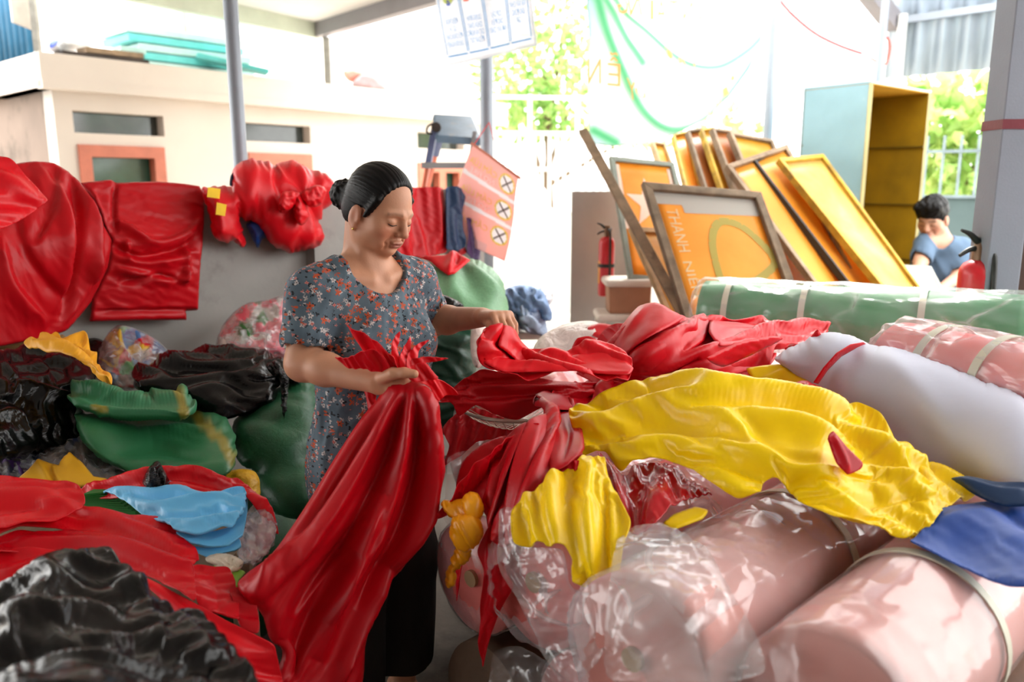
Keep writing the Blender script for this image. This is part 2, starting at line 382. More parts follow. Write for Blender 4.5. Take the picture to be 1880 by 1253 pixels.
def drape(name, outline, ctrl, mat, step=6, folds=(), wr=(), edge=None, thick=.004, smooth=.45, parent=None, label=None, cat=None, group=None, kind=None, colf=None, up=.0, lift=0, ramp=None, crum=None):
    smooth = .45 if smooth is True else smooth; step = min(step, 4.0) if not crum else crum.get('step', 9.0)
    crum = {k_: v_ for k_, v_ in crum.items() if k_ != 'step'} if crum else None
    poly = dense(outline, step, smooth); v2, f = tri2d(poly, step); x, y = v2[:, 0], v2[:, 1]
    Y = rbf(ctrl)(x, y); v = Parr(x, y, Y); n = vnormals(v, f); vw = v - np.array([0, 0, CZ])
    flip = np.sum(n * vw, 1).mean() > 0
    if flip: f = f[:, ::-1]; n = -n
    n = n + np.array([0, 0, up]); n /= np.linalg.norm(n, axis=1)[:, None]
    # smooth base normal so folds do not shear apart
    sc = Y.mean() / FPX; h = fold_field(x, y, folds) * .62 + lift; p2 = np.stack([x, y], 1) * sc
    d, _ = pl_dist(poly, x, y, True)
    if ramp:
        ax_, ay_, bx_, by_, h0_, h1_ = ramp; t_ = np.clip(((x - ax_) * (bx_ - ax_) + (y - ay_) * (by_ - ay_)) / ((bx_ - ax_) ** 2 + (by_ - ay_) ** 2), 0, 1); h = h + h0_ + (h1_ - h0_) * t_
    for w in wr: h = h + (.24 if w[1] >= .03 else .16) * wrinkle(p2, *w) * np.clip(d / 10, .35, 1)
    if len(wr) and wr[0][1] >= .03:
        w0 = wr[0]; h = h + wrinkle(p2, w0[0] * .07, w0[1] * .38, w0[2] if len(w0) > 2 else 0, 5, (w0[4] if len(w0) > 4 else 0) + 11.3, 2)
    hf = h
    if edge: h = h - .5 * edge[1] * np.clip(1 - d / edge[0], 0, 1) ** 2
    if crum: v = crumple(v, n, f, p2, d < 1e-3, h0=hf, **crum)
    else: v = v + n * h[:, None]
    o = mesh_obj(name, v, f, mat, parent, True, label, cat, group, kind)
    if colf is not None: set_col(o, colf(x, y))
    if crum:
        m = o.modifiers.new('smooth_cloth', 'SUBSURF'); m.levels = 2; m.render_levels = 2
    if thick:
        m = o.modifiers.new('cloth_thickness', 'SOLIDIFY'); m.thickness = thick * .5; m.offset = -1
    return o
def flaps(parent, name, mat, ctrl, items, base_lift=.004, **kw):
    """overlapping folds of one cloth: (outline, ramp, folds)"""
    for i, it in enumerate(items):
        o_, r_ = it[0], it[1]; f_ = it[2] if len(it) > 2 else ()
        drape(name, o_, ctrl, mat, 3.5, folds=f_, wr=[(.010, .05, 30 + 40 * i, 4, i * 2.7 + o_[0][0] * .013)], edge=(4, .006), thick=.004, smooth=.35, parent=parent, ramp=r_, lift=base_lift, **kw)
def bag(name, outline, ctrl, mat, T=.15, D=70, step=6, folds=(), wr=(), back=.8, smooth=True, parent=None, label=None, cat=None, group=None, colf=None, power=.5, kind=None, crum=None):
    if crum: step = crum.get('step', 8.0); crum = {k_: v_ for k_, v_ in crum.items() if k_ != 'step'}
    poly = dense(outline, step, smooth); v2, f = tri2d(poly, step); x, y = v2[:, 0], v2[:, 1]
    Y = rbf(ctrl)(x, y); v = Parr(x, y, Y); d, _ = pl_dist(poly, x, y, True); q = np.clip(d / D, 0, 1)
    prof = (1 - (1 - q) ** 2) ** power; vd = unit(v.mean(0) - np.array([0, 0, CZ])); vd = unit(vd * np.array([1, 1, .45]))
    sc = Y.mean() / FPX; p2 = np.stack([x, y], 1) * sc
    front = v - vd * (prof * T)[:, None]; rear = v + vd * (prof * T * back)[:, None]
    n = vnormals(front, f)
    if np.sum(n * (front - np.array([0, 0, CZ])), 1).mean() > 0: f = f[:, ::-1]; n = -n
    h = fold_field(x, y, folds)
    for w in wr: h = h + wrinkle(p2, *w)
    h = h * np.clip(q * 3, .15, 1); rim = d < 1e-3
    front = crumple(front, n, f, p2, rim, h0=h, **crum) if crum else front + n * h[:, None]
    idx = np.arange(len(v)); m = np.where(rim, idx, -1); nb = np.where(~rim)[0]; m[nb] = len(v) + np.arange(len(nb))
    verts = np.r_[front, rear[nb]]; faces = np.r_[f, m[f][:, ::-1]]
    o = mesh_obj(name, verts, faces, mat, parent, True, label, cat, group, kind)
    if colf is not None:
        c = colf(x, y); set_col(o, np.r_[c, c[nb]])
    if crum:
        m = o.modifiers.new('smooth_cloth', 'SUBSURF'); m.levels = 2; m.render_levels = 2
    return o
# ================================================================== SETTING
M_floor = mat_plain('concrete_floor', (78, 68, 60), .8, .2, 2.2, .3, 40, dirt=((44, 36, 30), 3.0, .5))
M_ground = mat_plain('pale_yard_concrete', (196, 188, 172), .85, .12, 1.5, .2, 30)
M_plaster = mat_plain('grey_plaster', (168, 166, 162), .85, .1, 2.5, .25, 35, dirt=((120, 116, 110), 2.2, .60))
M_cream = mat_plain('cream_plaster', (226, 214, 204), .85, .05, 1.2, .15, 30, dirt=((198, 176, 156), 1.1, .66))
M_stainshade = mat_plain('stained_shaded_plaster', (136, 118, 106), .85, .12, 2, .25, 30, dirt=((70, 62, 54), 1.3, .48))  # side face's shade painted into the base tone; blotches are plaster stains
M_post = mat_plain('grey_painted_steel', (150, 158, 168), .45, .06, 5, .1, 50, metal=.25)
M_beam = mat_plain('roof_beam_steel', (138, 134, 138), .5, .06, 5, .1, 40)
M_ceil = mat_plain('white_roof_sheet', (228, 226, 224), .6, .04, 3, .1, 30)
M_redframe = mat_plain('red_brown_window_frame', (206, 122, 98), .5, .1, 8, .1, 60)
M_glass = mat_plain('dark_window_glass', (60, 68, 66), .12, .25, 3, 0, spec=.8)
M_glassg = mat_plain('green_window_glass', (70, 104, 90), .12, .2, 3, 0, spec=.8)
M_teal = mat_plain('teal_board', (96, 190, 188), .5, .1, 7, .15, 50)
M_tealedge = mat_plain('pale_teal_board', (170, 205, 200), .55, .1, 7, .15, 50)
M_white = mat_plain('white_board', (236, 236, 228), .6, .03, 3, .1, 40)
M_wood = mat_plain('weathered_wood', (138, 116, 92), .75, .22, 12, .35, 70, dirt=((92, 74, 54), 9, .55))
M_woodl = mat_plain('pale_wood', (186, 158, 116), .7, .18, 12, .3, 70)
M_dark = mat_plain('dark_scrap', (52, 44, 40), .8, .3, 10, .3, 40)
M_bluecor = mat_plain('blue_corrugated_steel', (40, 96, 128), .5, .15, 4, .1, 40, metal=.2)
M_gcor = mat_plain('grey_corrugated_steel', (176, 188, 200), .4, .08, 3, .1, 40, metal=.35)

def slab(name, quad, h, mat, **kw):
    q0 = [V3(p) for p in quad]; q1 = [p + V3(h) for p in q0]; return MB().hexa(q0, q1).build(name, mat, **kw)
slab('floor', [(-9, -6, -.1), (7, -6, -.1), (7, 5.2, -.1), (-9, 5.2, -.1)], (0, 0, .1), M_floor, kind='structure')
slab('ground_yard', [(-25, 5.2, -.12), (25, 5.2, -.12), (25, 40, -.12), (-25, 40, -.12)], (0, 0, .1), M_ground, kind='structure')
# roof over the work area
RZ = 2.93; K = V3((-1.83, 7.95, RZ)); dL = unit((-.95, -1.51, 0)); dR = unit((1.31, -1.51, 0))
RL = K + dL * 14; RR = K + dR * 6.38
MB().add([*(list(p) for p in (K, RL, (RL[0], -6, RZ), (2.35, -6, RZ), RR)), *((p[0], p[1], RZ + .05) for p in (K, RL, (RL[0], -6, RZ), (2.35, -6, RZ), RR))],
         [(0, 1, 2, 3, 4), (9, 8, 7, 6, 5)] + [(i, (i + 1) % 5, 5 + (i + 1) % 5, 5 + i) for i in range(5)]).build('ceiling', M_ceil, kind='structure')
b = MB().bar(K + (0, 0, -.06), RR + V3((0, 0, -.06)), .09, .13); b.build('trim_1', M_beam, kind='structure')
b = MB().bar(K + V3((0, 0, -.06)), RL + V3((0, 0, -.06)), .09, .15); b.build('trim_2', mat_plain('pale_green_beam', (204, 212, 196), .6, .06, 5), kind='structure')
nR = V3((-dR[1], dR[0], 0)); nR = nR if nR[1] < 0 else -nR
for i in range(1, 4):
    a = K + nR * 0 + dL * (1.9 * i); bb = a + dR * 9
    MB().bar(a + V3((0, 0, -.03)), bb + V3((0, 0, -.03)), .06, .06).build('trim_%d' % (2 + i), M_beam, kind='structure')

# unseen walls added behind the camera to cut frontal fill light
M_dim = mat_plain('dim_plaster', (104, 98, 92), .85, .1, 2)
slab('wall_rear_light_block', [(-9, -3.2, 0), (7, -3.2, 0), (7, -3.05, 0), (-9, -3.05, 0)], (0, 0, RZ), M_dim, kind='structure')
slab('wall_side_light_block', [(4.6, -3.05, 0), (4.75, -3.05, 0), (4.75, .6, 0), (4.6, .6, 0)], (0, 0, RZ), M_dim, kind='structure')
# low plaster wall with pillar
WA = P(-420, 340, 2.35); WB = P(640, 340, 3.75); WC = P(888, 340, 4.45); WT = 1.43
def low_wall(name, a, b_, th, top, mat):
    a = V3((a[0], a[1], 0)); b_ = V3((b_[0], b_[1], 0)); d = unit(b_ - a); n = V3((-d[1], d[0], 0)); n = n if n[1] > 0 else -n
    return slab(name, [a, b_, b_ + n * th, a + n * th], (0, 0, top), mat, kind='structure')
low_wall('wall_left', WA, WB, .14, WT, M_plaster)
low_wall('wall_back', WB, WC, .14, WT, M_plaster)
wd = unit(V3((WB[0] - WA[0], WB[1] - WA[1], 0))); wn_ = V3((wd[1], -wd[0], 0))          # wn_ points to the room
def wallY(px, py=500, off=0.0):
    """distance to the low wall's room side (off metres in front of it)"""
    p0 = (WA if px < 640 else WB) ; d0 = wd if px < 640 else unit(V3((WC[0] - WB[0], WC[1] - WB[1], 0))); n0 = V3((d0[1], -d0[0], 0))
    return float(on_plane(px, py, V3((p0[0], p0[1], 0)) + n0 * off, n0)[1])
a = V3(P(556, 340, wallY(556, 340))); c = V3(P(632, 340, wallY(632, 340))); a[2] = c[2] = 0
slab('wall_pillar', [a + wn_ * .07, c + wn_ * .07, c - wn_ * .05, a - wn_ * .05], (0, 0, WT + .0), M_plaster, kind='structure')

# grey posts
def post(px, Y, r, label, top=RZ, square=False, base=0.0, mat=None):
    p = P(px, 340, Y); t = thing('steel_post', (p[0], p[1], base), label, 'post')
    m = MB()
    if square: m.box((p[0], p[1], (top + base) / 2), (r, r, (top - base) / 2))
    else: m.tube([(p[0], p[1], base), (p[0], p[1], top)], r, 20)
    m.build('shaft', mat or M_post, t, smooth=not square)
    MB().box((p[0], p[1], base + .006), (r * 2, r * 2, .006)).build('foot_plate', M_beam, t)
    return t
post(444, wallY(444, 340) + .24, .031, 'round grey steel post rising behind the bow-tied red cloth bundle on the low wall')
post(894, 4.55, .036, 'round grey steel post that the pictogram fire poster hangs against')
post(1404, 5.9, .034, 'thin grey post at the edge of the swagged green and white banner')
post(1598, 6.0, .026, 'slim pale post standing behind the tall blue box')

# ------------------------------------------------------------------ annex building across the yard
A0 = P(70, 94, 6.0); fd = unit((.66, .75, 0)); fn = V3((.75, -.66, 0)); PZ0 = A0[2]
bld = thing('annex_building', (A0[0] + 1.5, A0[1] + 1.7, -.02), 'low cream plastered building with flat roof ledge and red window frames', 'building')
def fac(px, py, off=0.0):
    q = on_plane(px, py, A0 + fn * off, fn); return float(np.dot(q - A0, fd)), float(q[2])
inset = -.16
Q0 = A0 + fn * inset
def fp(t, z, off=0.0): return V3((Q0[0], Q0[1], 0)) + fd * t + fn * off + V3((0, 0, z))
def opening(x0, y0, x1, y1, zbot=None):
    t0, z1 = fac(x0, y0, inset); t1, _ = fac(x1, y0, inset); _, z0 = fac((x0 + x1) / 2, y1, inset); z1 = fac((x0 + x1) / 2, (y0), inset)[1]
    return [t0, t1, z0 if zbot is None else zbot, z1]
ops = [opening(133, 208, 299, 247), opening(142, 268, 300, 300, .55), opening(440, 228, 569, 261), opening(455, 282, 571, 330, .55), opening(766, 245, 852, 274), opening(766, 300, 852, 330, .55)]
ztop = PZ0 - .22; tend = 4.85; t_lo = .12
ts = sorted({t_lo, tend, *[o[0] for o in ops], *[o[1] for o in ops]}); zs = sorted({-.02, ztop, *[o[2] for o in ops], *[o[3] for o in ops]})
m = MB()
for i in range(len(ts) - 1):
    for j in range(len(zs) - 1):
        tc, zc = (ts[i] + ts[i + 1]) / 2, (zs[j] + zs[j + 1]) / 2
        if any(o[0] < tc < o[1] and o[2] < zc < o[3] for o in ops): continue
        q = [fp(ts[i], zs[j]), fp(ts[i + 1], zs[j]), fp(ts[i + 1], zs[j + 1]), fp(ts[i], zs[j + 1])]
        m.hexa(q, [p - fn * .18 for p in q])
m.build('facade_wall', M_cream, bld)
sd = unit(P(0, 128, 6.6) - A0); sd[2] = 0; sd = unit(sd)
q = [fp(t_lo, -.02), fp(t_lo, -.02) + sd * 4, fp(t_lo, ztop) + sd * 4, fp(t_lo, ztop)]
q = [p + sd * .03 - fn * .03 for p in q]; MB().hexa(q, [p + fd * .1 for p in q]).build('side_wall', M_stainshade, bld)
q = [A0 + V3((0, 0, -.24)), A0 + fd * 5.0 + V3((0, 0, -.24)), A0 + fd * 5.0, A0]
MB().hexa(q, [p - fn * 1.2 for p in q]).build('roof_ledge', M_cream, bld)
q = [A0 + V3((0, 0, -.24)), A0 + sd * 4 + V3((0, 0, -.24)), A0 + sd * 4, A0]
q = [p + sd * .03 - fn * .03 for p in q]; MB().hexa(q, [p + fd * .12 for p in q]).build('roof_ledge', M_stainshade, bld)
q = [A0 + fn * .015 + V3((0, 0, -.25)), A0 + fd * 5.0 + fn * .015 + V3((0, 0, -.25)), A0 + fd * 5.0 + fn * .015 + V3((0, 0, -.19)), A0 + fn * .015 + V3((0, 0, -.19))]
MB().hexa(q, [p - fn * .1 for p in q]).build('ledge_moulding', M_cream, bld)
def pane(o, mat, off=-.12, name='window_pane', parent=bld):
    q = [fp(o[0], o[2], off), fp(o[1], o[2], off), fp(o[1], o[3], off), fp(o[0], o[3], off)]
    return MB().hexa(q, [p - fn * .01 for p in q]).build(name, mat, parent)
def frame(o, w, mat, mull=()):
    fr = MB(); t0, t1, z0, z1 = o
    for (a0, a1, c0, c1) in [(t0, t1, z1 - w, z1), (t0, t1, z0, z0 + w), (t0, t0 + w, z0 + w, z1 - w), (t1 - w, t1, z0 + w, z1 - w)] + [(t0 + (t1 - t0) * k - w / 2, t0 + (t1 - t0) * k + w / 2, z0 + w, z1 - w) for k in mull]:
        q = [fp(a0, c0, .02), fp(a1, c0, .02), fp(a1, c1, .02), fp(a0, c1, .02)]; fr.hexa(q, [p - fn * .1 for p in q])
    return fr.build('window_frame', mat, bld)
for k, o in enumerate(ops):
    w = pane(o, M_glass if k in (0, 2, 4) else M_glassg)
    if k == 0:
        pass
    if k in (1, 3, 5): frame(o, .09 if k == 1 else .1, M_redframe, (.42,) if k == 3 else ((.5,) if k == 5 else ()))

# sheets and boards on and above the ledge
def on_ledge(px, py, back):  # point on a plane parallel to the facade, `back` metres behind the ledge edge
    return on_plane(px, py, A0 - fn * back, fn)
tl = on_ledge(258, 80, .25); tr = on_ledge(458, 100, .25)
tlx = float(np.dot(tl - A0, fd)); trx = float(np.dot(tr - A0, fd)); base = A0 - fn * .25
z = PZ0
for i in range(5):
    th = .066; off = RNG.uniform(-.05, .05); c0 = base + fd * (tlx + off - .02 * i); c1 = base + fd * (trx + off + .03 - .02 * i)
    q = [V3((*c0[:2], z)), V3((*c1[:2], z)), V3((*c1[:2], z + th * .86)), V3((*c0[:2], z + th * .86))]
    MB().hexa(q, [p - fn * .5 for p in q]).build('teal_board', [M_tealedge, M_teal][i % 2], bevel=.006, label=['lowest pale', 'second lowest bright', 'middle pale', 'second highest bright', 'topmost pale'][i] + ' teal board of the stack on the roof ledge', cat='board', group='stacked teal boards on the roof ledge')
    z += th
lb0 = on_ledge(362, 118, .2); lb1 = on_ledge(470, 140, .05)
MB().bar((lb0[0], lb0[1], PZ0 + .13), (lb1[0] + .1, lb1[1], PZ0 + .03), .2, .035).build('loose_board', M_teal, label='single teal board slid askew against the front of the teal stack', cat='board')
for i, (x0, x1, zo, mt, lab) in enumerate([(105, 262, .0, M_dark, 'dark charred plank lying flat on the roof ledge under a white sack'), (150, 255, .05, M_wood, 'short brown batten stacked on the dark plank of the roof ledge'), (215, 262, .09, M_tealedge, 'narrow pale teal strip laid on scrap planks of the roof ledge')]):
    c0 = on_ledge(x0, 95, .22); c1 = on_ledge(x1, 110, .22)
    MB().bar((c0[0], c0[1], PZ0 + .022 + zo), (c1[0], c1[1], PZ0 + .022 + zo), .22 - .04 * i, .042).build('scrap_plank', mt, label=lab, cat='plank')
bag('white_sack', [(88, 92), (92, 70), (120, 62), (150, 72), (168, 84), (150, 92), (118, 98)], [(88, 90, zY(100, 95, PZ0) if 0 else 6.32), (168, 84, 6.75), (120, 60, 6.5)], mat_plain('white_sack', (232, 232, 236), .5, .05, 6), T=.12, D=16, step=3, wr=[(.02, .1, 20, 2)], label='crumpled white sack lying on scrap planks at the corner of the roof ledge', cat='sack')
bag('blue_rag', [(90, 80), (98, 74), (108, 74), (100, 86), (92, 88)], [(90, 80, 6.2), (108, 74, 6.3), (95, 88, 6.2)], mat_plain('blue_rag', (90, 110, 200), .7), T=.04, D=6, step=2.5, label='small blue rag tucked beside the white sack on the roof ledge', cat='rag')
bag('pink_bundle', [(632, 130), (665, 126), (672, 146), (648, 152), (634, 144)], [(632, 140, 8.6), (672, 140, 8.8), (650, 126, 8.7)], mat_plain('salmon_cloth', (224, 120, 104), .7), T=.12, D=10, step=3, wr=[(.03, .15, 30, 2)], label='salmon pink bundle on the far roof ledge beyond the canopy post', cat='bundle')
bag('grey_bundle', [(662, 138), (682, 136), (706, 158), (712, 166), (684, 166), (646, 158)], [(646, 158, 8.5), (712, 166, 8.9), (680, 136, 8.7)], mat_plain('grey_brown_cloth', (140, 120, 122), .7), T=.12, D=9, step=3, wr=[(.03, .15, 30, 2)], label='grey brown bundle slumped beside the salmon one on the far roof ledge', cat='bundle')
# wall panels that close the gap between roof and ledge
def lp(px, py, back=.95): return on_plane(px, py, A0 - fn * back, fn)
for (x0, x1, y0, y1, lab) in [(74, 343, 57, 108, 'large off white wall panel above the stacked teal boards'), (347, 598, 112, 150, 'bright off white wall panel between canopy post and the other panel')]:
    a_, b2 = lp(x0, y0), lp(x1, y1)
    q = [V3((a_[0], a_[1], max(a_[2], PZ0 + .01))), V3((b2[0], b2[1], max(b2[2], PZ0 + .01))), V3((b2[0], b2[1], 3.7)), V3((a_[0], a_[1], 3.7))]
    MB().hexa(q, [p - fn * .02 for p in q]).build('wall_panel', M_white, label=lab, cat='panel')
for px, yb, r, tp, bkk, lab in [(345, 110, .014, 3.7, .92, 'thin pale batten covering the joint of the two off white panels'), (603, 156, .03, RZ - .13, .03, 'stained post standing on the roof ledge under the canopy corner'), (70, 95, .02, 3.2, .04, 'rusty thin post at the corner of the roof ledge')]:
    p = lp(px, yb, bkk)
    MB().bar((p[0], p[1], PZ0), (p[0], p[1], tp), r * 2, r * 2).build('batten_post', mat_plain('stained_post', (150, 146, 138), .7, .2, 9), label=lab, cat='post')
a_ = lp(24, 40, .12); b2 = lp(64, 56, .12)
q = [a_, b2, V3((b2[0], b2[1], 3.2)), V3((a_[0], a_[1], 3.2))]
MB().hexa(q, [p - fn * .03 for p in q]).build('chipped_board', mat_plain('chipped_board', (206, 196, 186), .8, .15, 6, dirt=((120, 80, 60), 5, .6)), label='chipped pale board hanging at the corner beside the blue sheeting', cat='board')
# blue corrugated sheet at the corner
def corrugated(name, a, b_, z0, z1, pitch, amp, mat, **kw):
    a, b_ = V3((a[0], a[1], 0)), V3((b_[0], b_[1], 0)); L = np.linalg.norm(b_ - a); d = unit(b_ - a); n = V3((-d[1], d[0], 0)); k = int(L / pitch) * 8
    vv = []; s = np.linspace(0, L, k)
    for t in s:
        ph = (t / pitch) % 1.0; h = amp * (np.clip(abs(ph - .5) * 4 - .9, -.45, .45))
        vv += [a + d * t + n * h + V3((0, 0, z0)), a + d * t + n * h + V3((0, 0, z1))]
    o = mesh_obj(name, vv, [(2 * i, 2 * i + 2, 2 * i + 3, 2 * i + 1) for i in range(k - 1)], mat, smooth=True, **kw)
    mm = o.modifiers.new('sheet_thickness', 'SOLIDIFY'); mm.thickness = .003; return o
c0 = P(-60, 120, 9.4); c1 = P(62, 120, 8.6)
corrugated('corrugated_sheet', c0, c1, 2.55, 4.2, .12, .035, M_bluecor, label='dark blue corrugated sheet wall behind the corner of the annex', cat='sheeting')

# ------------------------------------------------------------------ right side of the yard
c0 = P(1628, 60, 6.6); c1 = P(1940, 60, 5.75)
corrugated('wall_right', c0, c1, 2.27, 4.4, .17, .05, M_gcor, kind='structure')
MB().bar((c0[0], c0[1] - .06, 2.68), (c1[0], c1[1] - .06, 2.68), .05, .05).build('trim_6', M_post, kind='structure')
p = P(1652, 100, 6.45); MB().tube([(p[0], p[1], -.02), (p[0], p[1], 2.72)], .035, 16).build('trim_7', mat_plain('white_post', (226, 226, 222), .5), smooth=True, kind='structure')
a_ = P(1560, -60, 6.0); b2 = P(1640, 42, 6.55); MB().bar(a_, (b2[0], b2[1], b2[2]), .1, .14).build('trim_8', M_beam, kind='structure')
# gate with bars
GY = 7.0; gl = P(1684, 340, GY + .1); gr_ = P(1900, 340, GY - .35); gd = unit(gr_ - gl); gd[2] = 0
gate = thing('yard_gate', (gl[0] + .4, gl[1], -.02), 'grey green sheet metal gate with upright bars along the top', 'gate')
M_gate = mat_plain('grey_green_gate', (96, 112, 112), .5, .08, 3, .1, 40, metal=.2); M_gbar = mat_plain('gate_bar_steel', (136, 150, 156), .5)
glen = 1.25; gz = 1.355
for i in range(2):
    q = [gl + gd * (.02 + .6 * i), gl + gd * (.58 + .6 * i)]; q = [V3((q[0][0], q[0][1], .08)), V3((q[1][0], q[1][1], .08)), V3((q[1][0], q[1][1], gz)), V3((q[0][0], q[0][1], gz))]
    MB().hexa(q, [x + V3((0, .015, 0)) for x in q]).build('sheet_panel', M_gate, gate)
for i in range(10):
    c = gl + gd * (.04 + i * .128); MB().bar((c[0], c[1] - .02, gz), (c[0], c[1] - .02, 1.86), .016, .016).build('bar', M_gbar, gate)
for zz in (gz, 1.73): MB().bar((gl[0], gl[1] - .02, zz), (*(gl + gd * glen)[:2] - V3((0, .02)), zz), .03, .025).build('rail', M_gbar, gate)
for i in (0, .585, 1.18):
    c = gl + gd * i; MB().bar((c[0], c[1] - .025, 0), (c[0], c[1] - .025, gz), .035, .03).build('upright', M_gbar, gate)
MB().bar(gl + gd * .6 + V3((0, -.02, 1.1 - gl[2])), gl + gd * 1.18 + V3((0, -.02, 1.1 - gl[2])), .025, .025).build('rail', M_gbar, gate)

# garden wall with white lattice beyond the yard
lat = thing('lattice_gate', P(1000, 400, 9.0) * V3((1, 1, 0)), 'white painted yard gate of close upright slats below an open top frame', 'gate')
M_lat = mat_plain('white_lattice', (240, 240, 236), .6, .03)
l0, l1 = P(905, 340, 8.9), P(1150, 340, 9.1); ld = unit(l1 - l0); ll = np.linalg.norm(l1 - l0)
for i in range(18):
    c = l0 + ld * (ll * (i + .5) / 18); MB().bar((c[0], c[1], 1.18), (c[0], c[1], 2.0), .035, .02).build('slat', M_lat, lat)
for zz in (1.18, 1.62, 2.0, 2.37): MB().bar((l0[0], l0[1] - .02, zz), (l1[0], l1[1] - .02, zz), .03, .04).build('rail', M_lat, lat)
for t in (0, .27, .62, 1.): c = l0 + ld * ll * t; MB().bar((c[0], c[1] - .03, 0), (c[0], c[1] - .03, 2.4), .045, .045).build('upright', M_lat, lat)
q = [V3((l0[0], l0[1] + .02, .02)), V3((l1[0], l1[1] + .02, .02)), V3((l1[0], l1[1] + .02, 1.18)), V3((l0[0], l0[1] + .02, 1.18))]
MB().hexa(q, [x + V3((0, .02, 0)) for x in q]).build('sheet_panel', M_lat, lat)
q = [P(1150, 500, 9.2), P(1700, 500, 8.4)]; q = [V3((q[0][0], q[0][1], -.02)), V3((q[1][0], q[1][1], -.02)), V3((q[1][0], q[1][1], 1.35)), V3((q[0][0], q[0][1], 1.35))]
MB().hexa(q, [x + V3((0, .12, 0)) for x in q]).build('wall_yard', M_cream, kind='structure')

# trees: leaves as small bent blades around limbs
def leafmat(name, a_, b_):
    k = N(name); at = k.n('ShaderNodeAttribute'); at.attribute_name = 'col'; k.l(at.outputs['Color'], k.b.inputs['Base Color']); k.set(Roughness=.5)
    tr = k.n('ShaderNodeBsdfTranslucent'); k.l(at.outputs['Color'], tr.inputs[0]); mx = k.n('ShaderNodeMixShader'); mx.inputs[0].default_value = .45
    k.l(k.b.outputs[0], mx.inputs[1]); k.l(tr.outputs[0], mx.inputs[2]); k.l(mx.outputs[0], k.out.inputs[0]); return k.m
M_leaf = leafmat('leaf_green', 0, 0)
def tree(root, crowns, n, size, label, colA, colB, seed, name='leafy_tree'):
    rg = np.random.default_rng(seed); root = V3(root); t = thing(name, root, label, 'tree')
    tm = MB(); top = V3(crowns[0][0]); tm.tube([root, root * .6 + top * .4 + V3((.08, 0, 0)), top], [.07, .055, .03], 10)
    for c, r in crowns[1:]: tm.tube([root * .5 + top * .5, (root * .25 + top * .25 + V3(c) * .5) + V3((0, 0, .1)), V3(c)], [.035, .025, .012], 8)
    tm.build('trunk', mat_plain('bark', (110, 92, 74), .85, .2, 10), t, smooth=True)
    vv, ff, cc = [], [], []
    for i in range(n):
        c, r = crowns[rg.integers(len(crowns))]; d = rg.normal(size=3); d /= np.linalg.norm(d); p = V3(c) + d * V3(r) * rg.uniform(.35, 1) ** .6
        a1 = unit(d + rg.normal(size=3) * .7 + V3((0, 0, -.4))); s1 = unit(np.cross(a1, rg.normal(size=3))); up_ = np.cross(a1, s1); L = size * rg.uniform(.6, 1.3); w = L * .3
        k = len(vv); vv += [p, p + a1 * L * .5 + s1 * w - up_ * .1 * L, p + a1 * L - up_ * .25 * L, p + a1 * L * .5 - s1 * w - up_ * .1 * L, p + a1 * L * .5 + up_ * .04 * L]
        ff += [(k, k + 1, k + 4), (k + 1, k + 2, k + 4), (k + 2, k + 3, k + 4), (k + 3, k, k + 4)]
        m_ = rg.uniform(); cc += [V3(colA) * (1 - m_) + V3(colB) * m_] * 5
    o = mesh_obj('foliage', vv, np.array(ff), M_leaf, t, False); o['kind'] = 'stuff'; set_col(o, cc); return t
g1, g2 = lin(120, 168, 84), lin(196, 216, 140)  # leaf greens paled to stand in for overexposed glare
c = lambda px, py, Y: P(px, py, Y)
tree((c(1000, 340, 10.5)[0], 10.5, -.02), [(c(1000, 130, 10.5), (.75, .6, .6)), (c(940, 150, 10.4), (.5, .5, .45)), (c(1035, 40, 10.6), (.45, .5, .55)), (c(1050, 190, 10.5), (.5, .5, .45)), (c(1240, 230, 10.6), (1.2, .5, .3)), (c(960, 215, 10.5), (.5, .4, .3))], 1500, .15, 'broadleaf tree behind the white slatted yard gate', g1, g2, 11)
tree((c(1760, 340, 9.0)[0], 9.0, -.02), [(c(1765, 200, 9.0), (.65, .6, .4)), (c(1700, 250, 9.0), (.4, .5, .5)), (c(1830, 230, 8.9), (.5, .5, .45)), (c(1770, 300, 9.0), (.6, .5, .35))], 900, .24, 'leafy green tree seen over the barred yard gate', lin(140, 184, 96), lin(214, 226, 150), 12)  # washed-out glare put into these paler leaf colours
# ================================================================== BACKGROUND THINGS
def text_tris(body, res=2):
    cu = bpy.data.curves.new('letters', 'FONT'); cu.body = body; cu.align_x = 'CENTER'; cu.align_y = 'CENTER'; cu.resolution_u = res; cu.space_line = .95
    o = bpy.data.objects.new('letters', cu); COL.objects.link(o)
    dg = bpy.context.evaluated_depsgraph_get(); me = bpy.data.meshes.new_from_object(o.evaluated_get(dg))
    bm = bmesh.new(); bm.from_mesh(me); bmesh.ops.triangulate(bm, faces=bm.faces); bm.to_mesh(me); bm.free()
    v = np.array([tuple(p.co) for p in me.vertices]); f = [tuple(p.vertices) for p in me.polygons]
    bpy.data.objects.remove(o); bpy.data.curves.remove(cu); bpy.data.meshes.remove(me)
    if len(v): v = v[:, :2] - (v[:, :2].max(0) + v[:, :2].min(0)) / 2
    return v, f
def lettering(name, body, surf, cx, cy, w, h, mat, parent, mirror=False, rot=0):
    """write body in a w x h box centred at (cx, cy) of surf(u, v)"""
    v, f = text_tris(body); ext = v.max(0) - v.min(0); v = v / ext
    if mirror: v[:, 0] = -v[:, 0]
    if rot: v = np.stack([v[:, 1], -v[:, 0]], 1) if rot == 90 else np.stack([-v[:, 1], v[:, 0]], 1)
    pts = [surf(cx + a * w, cy - b_ * h) for a, b_ in v]
    return mesh_obj(name, pts, f, mat, parent, False)
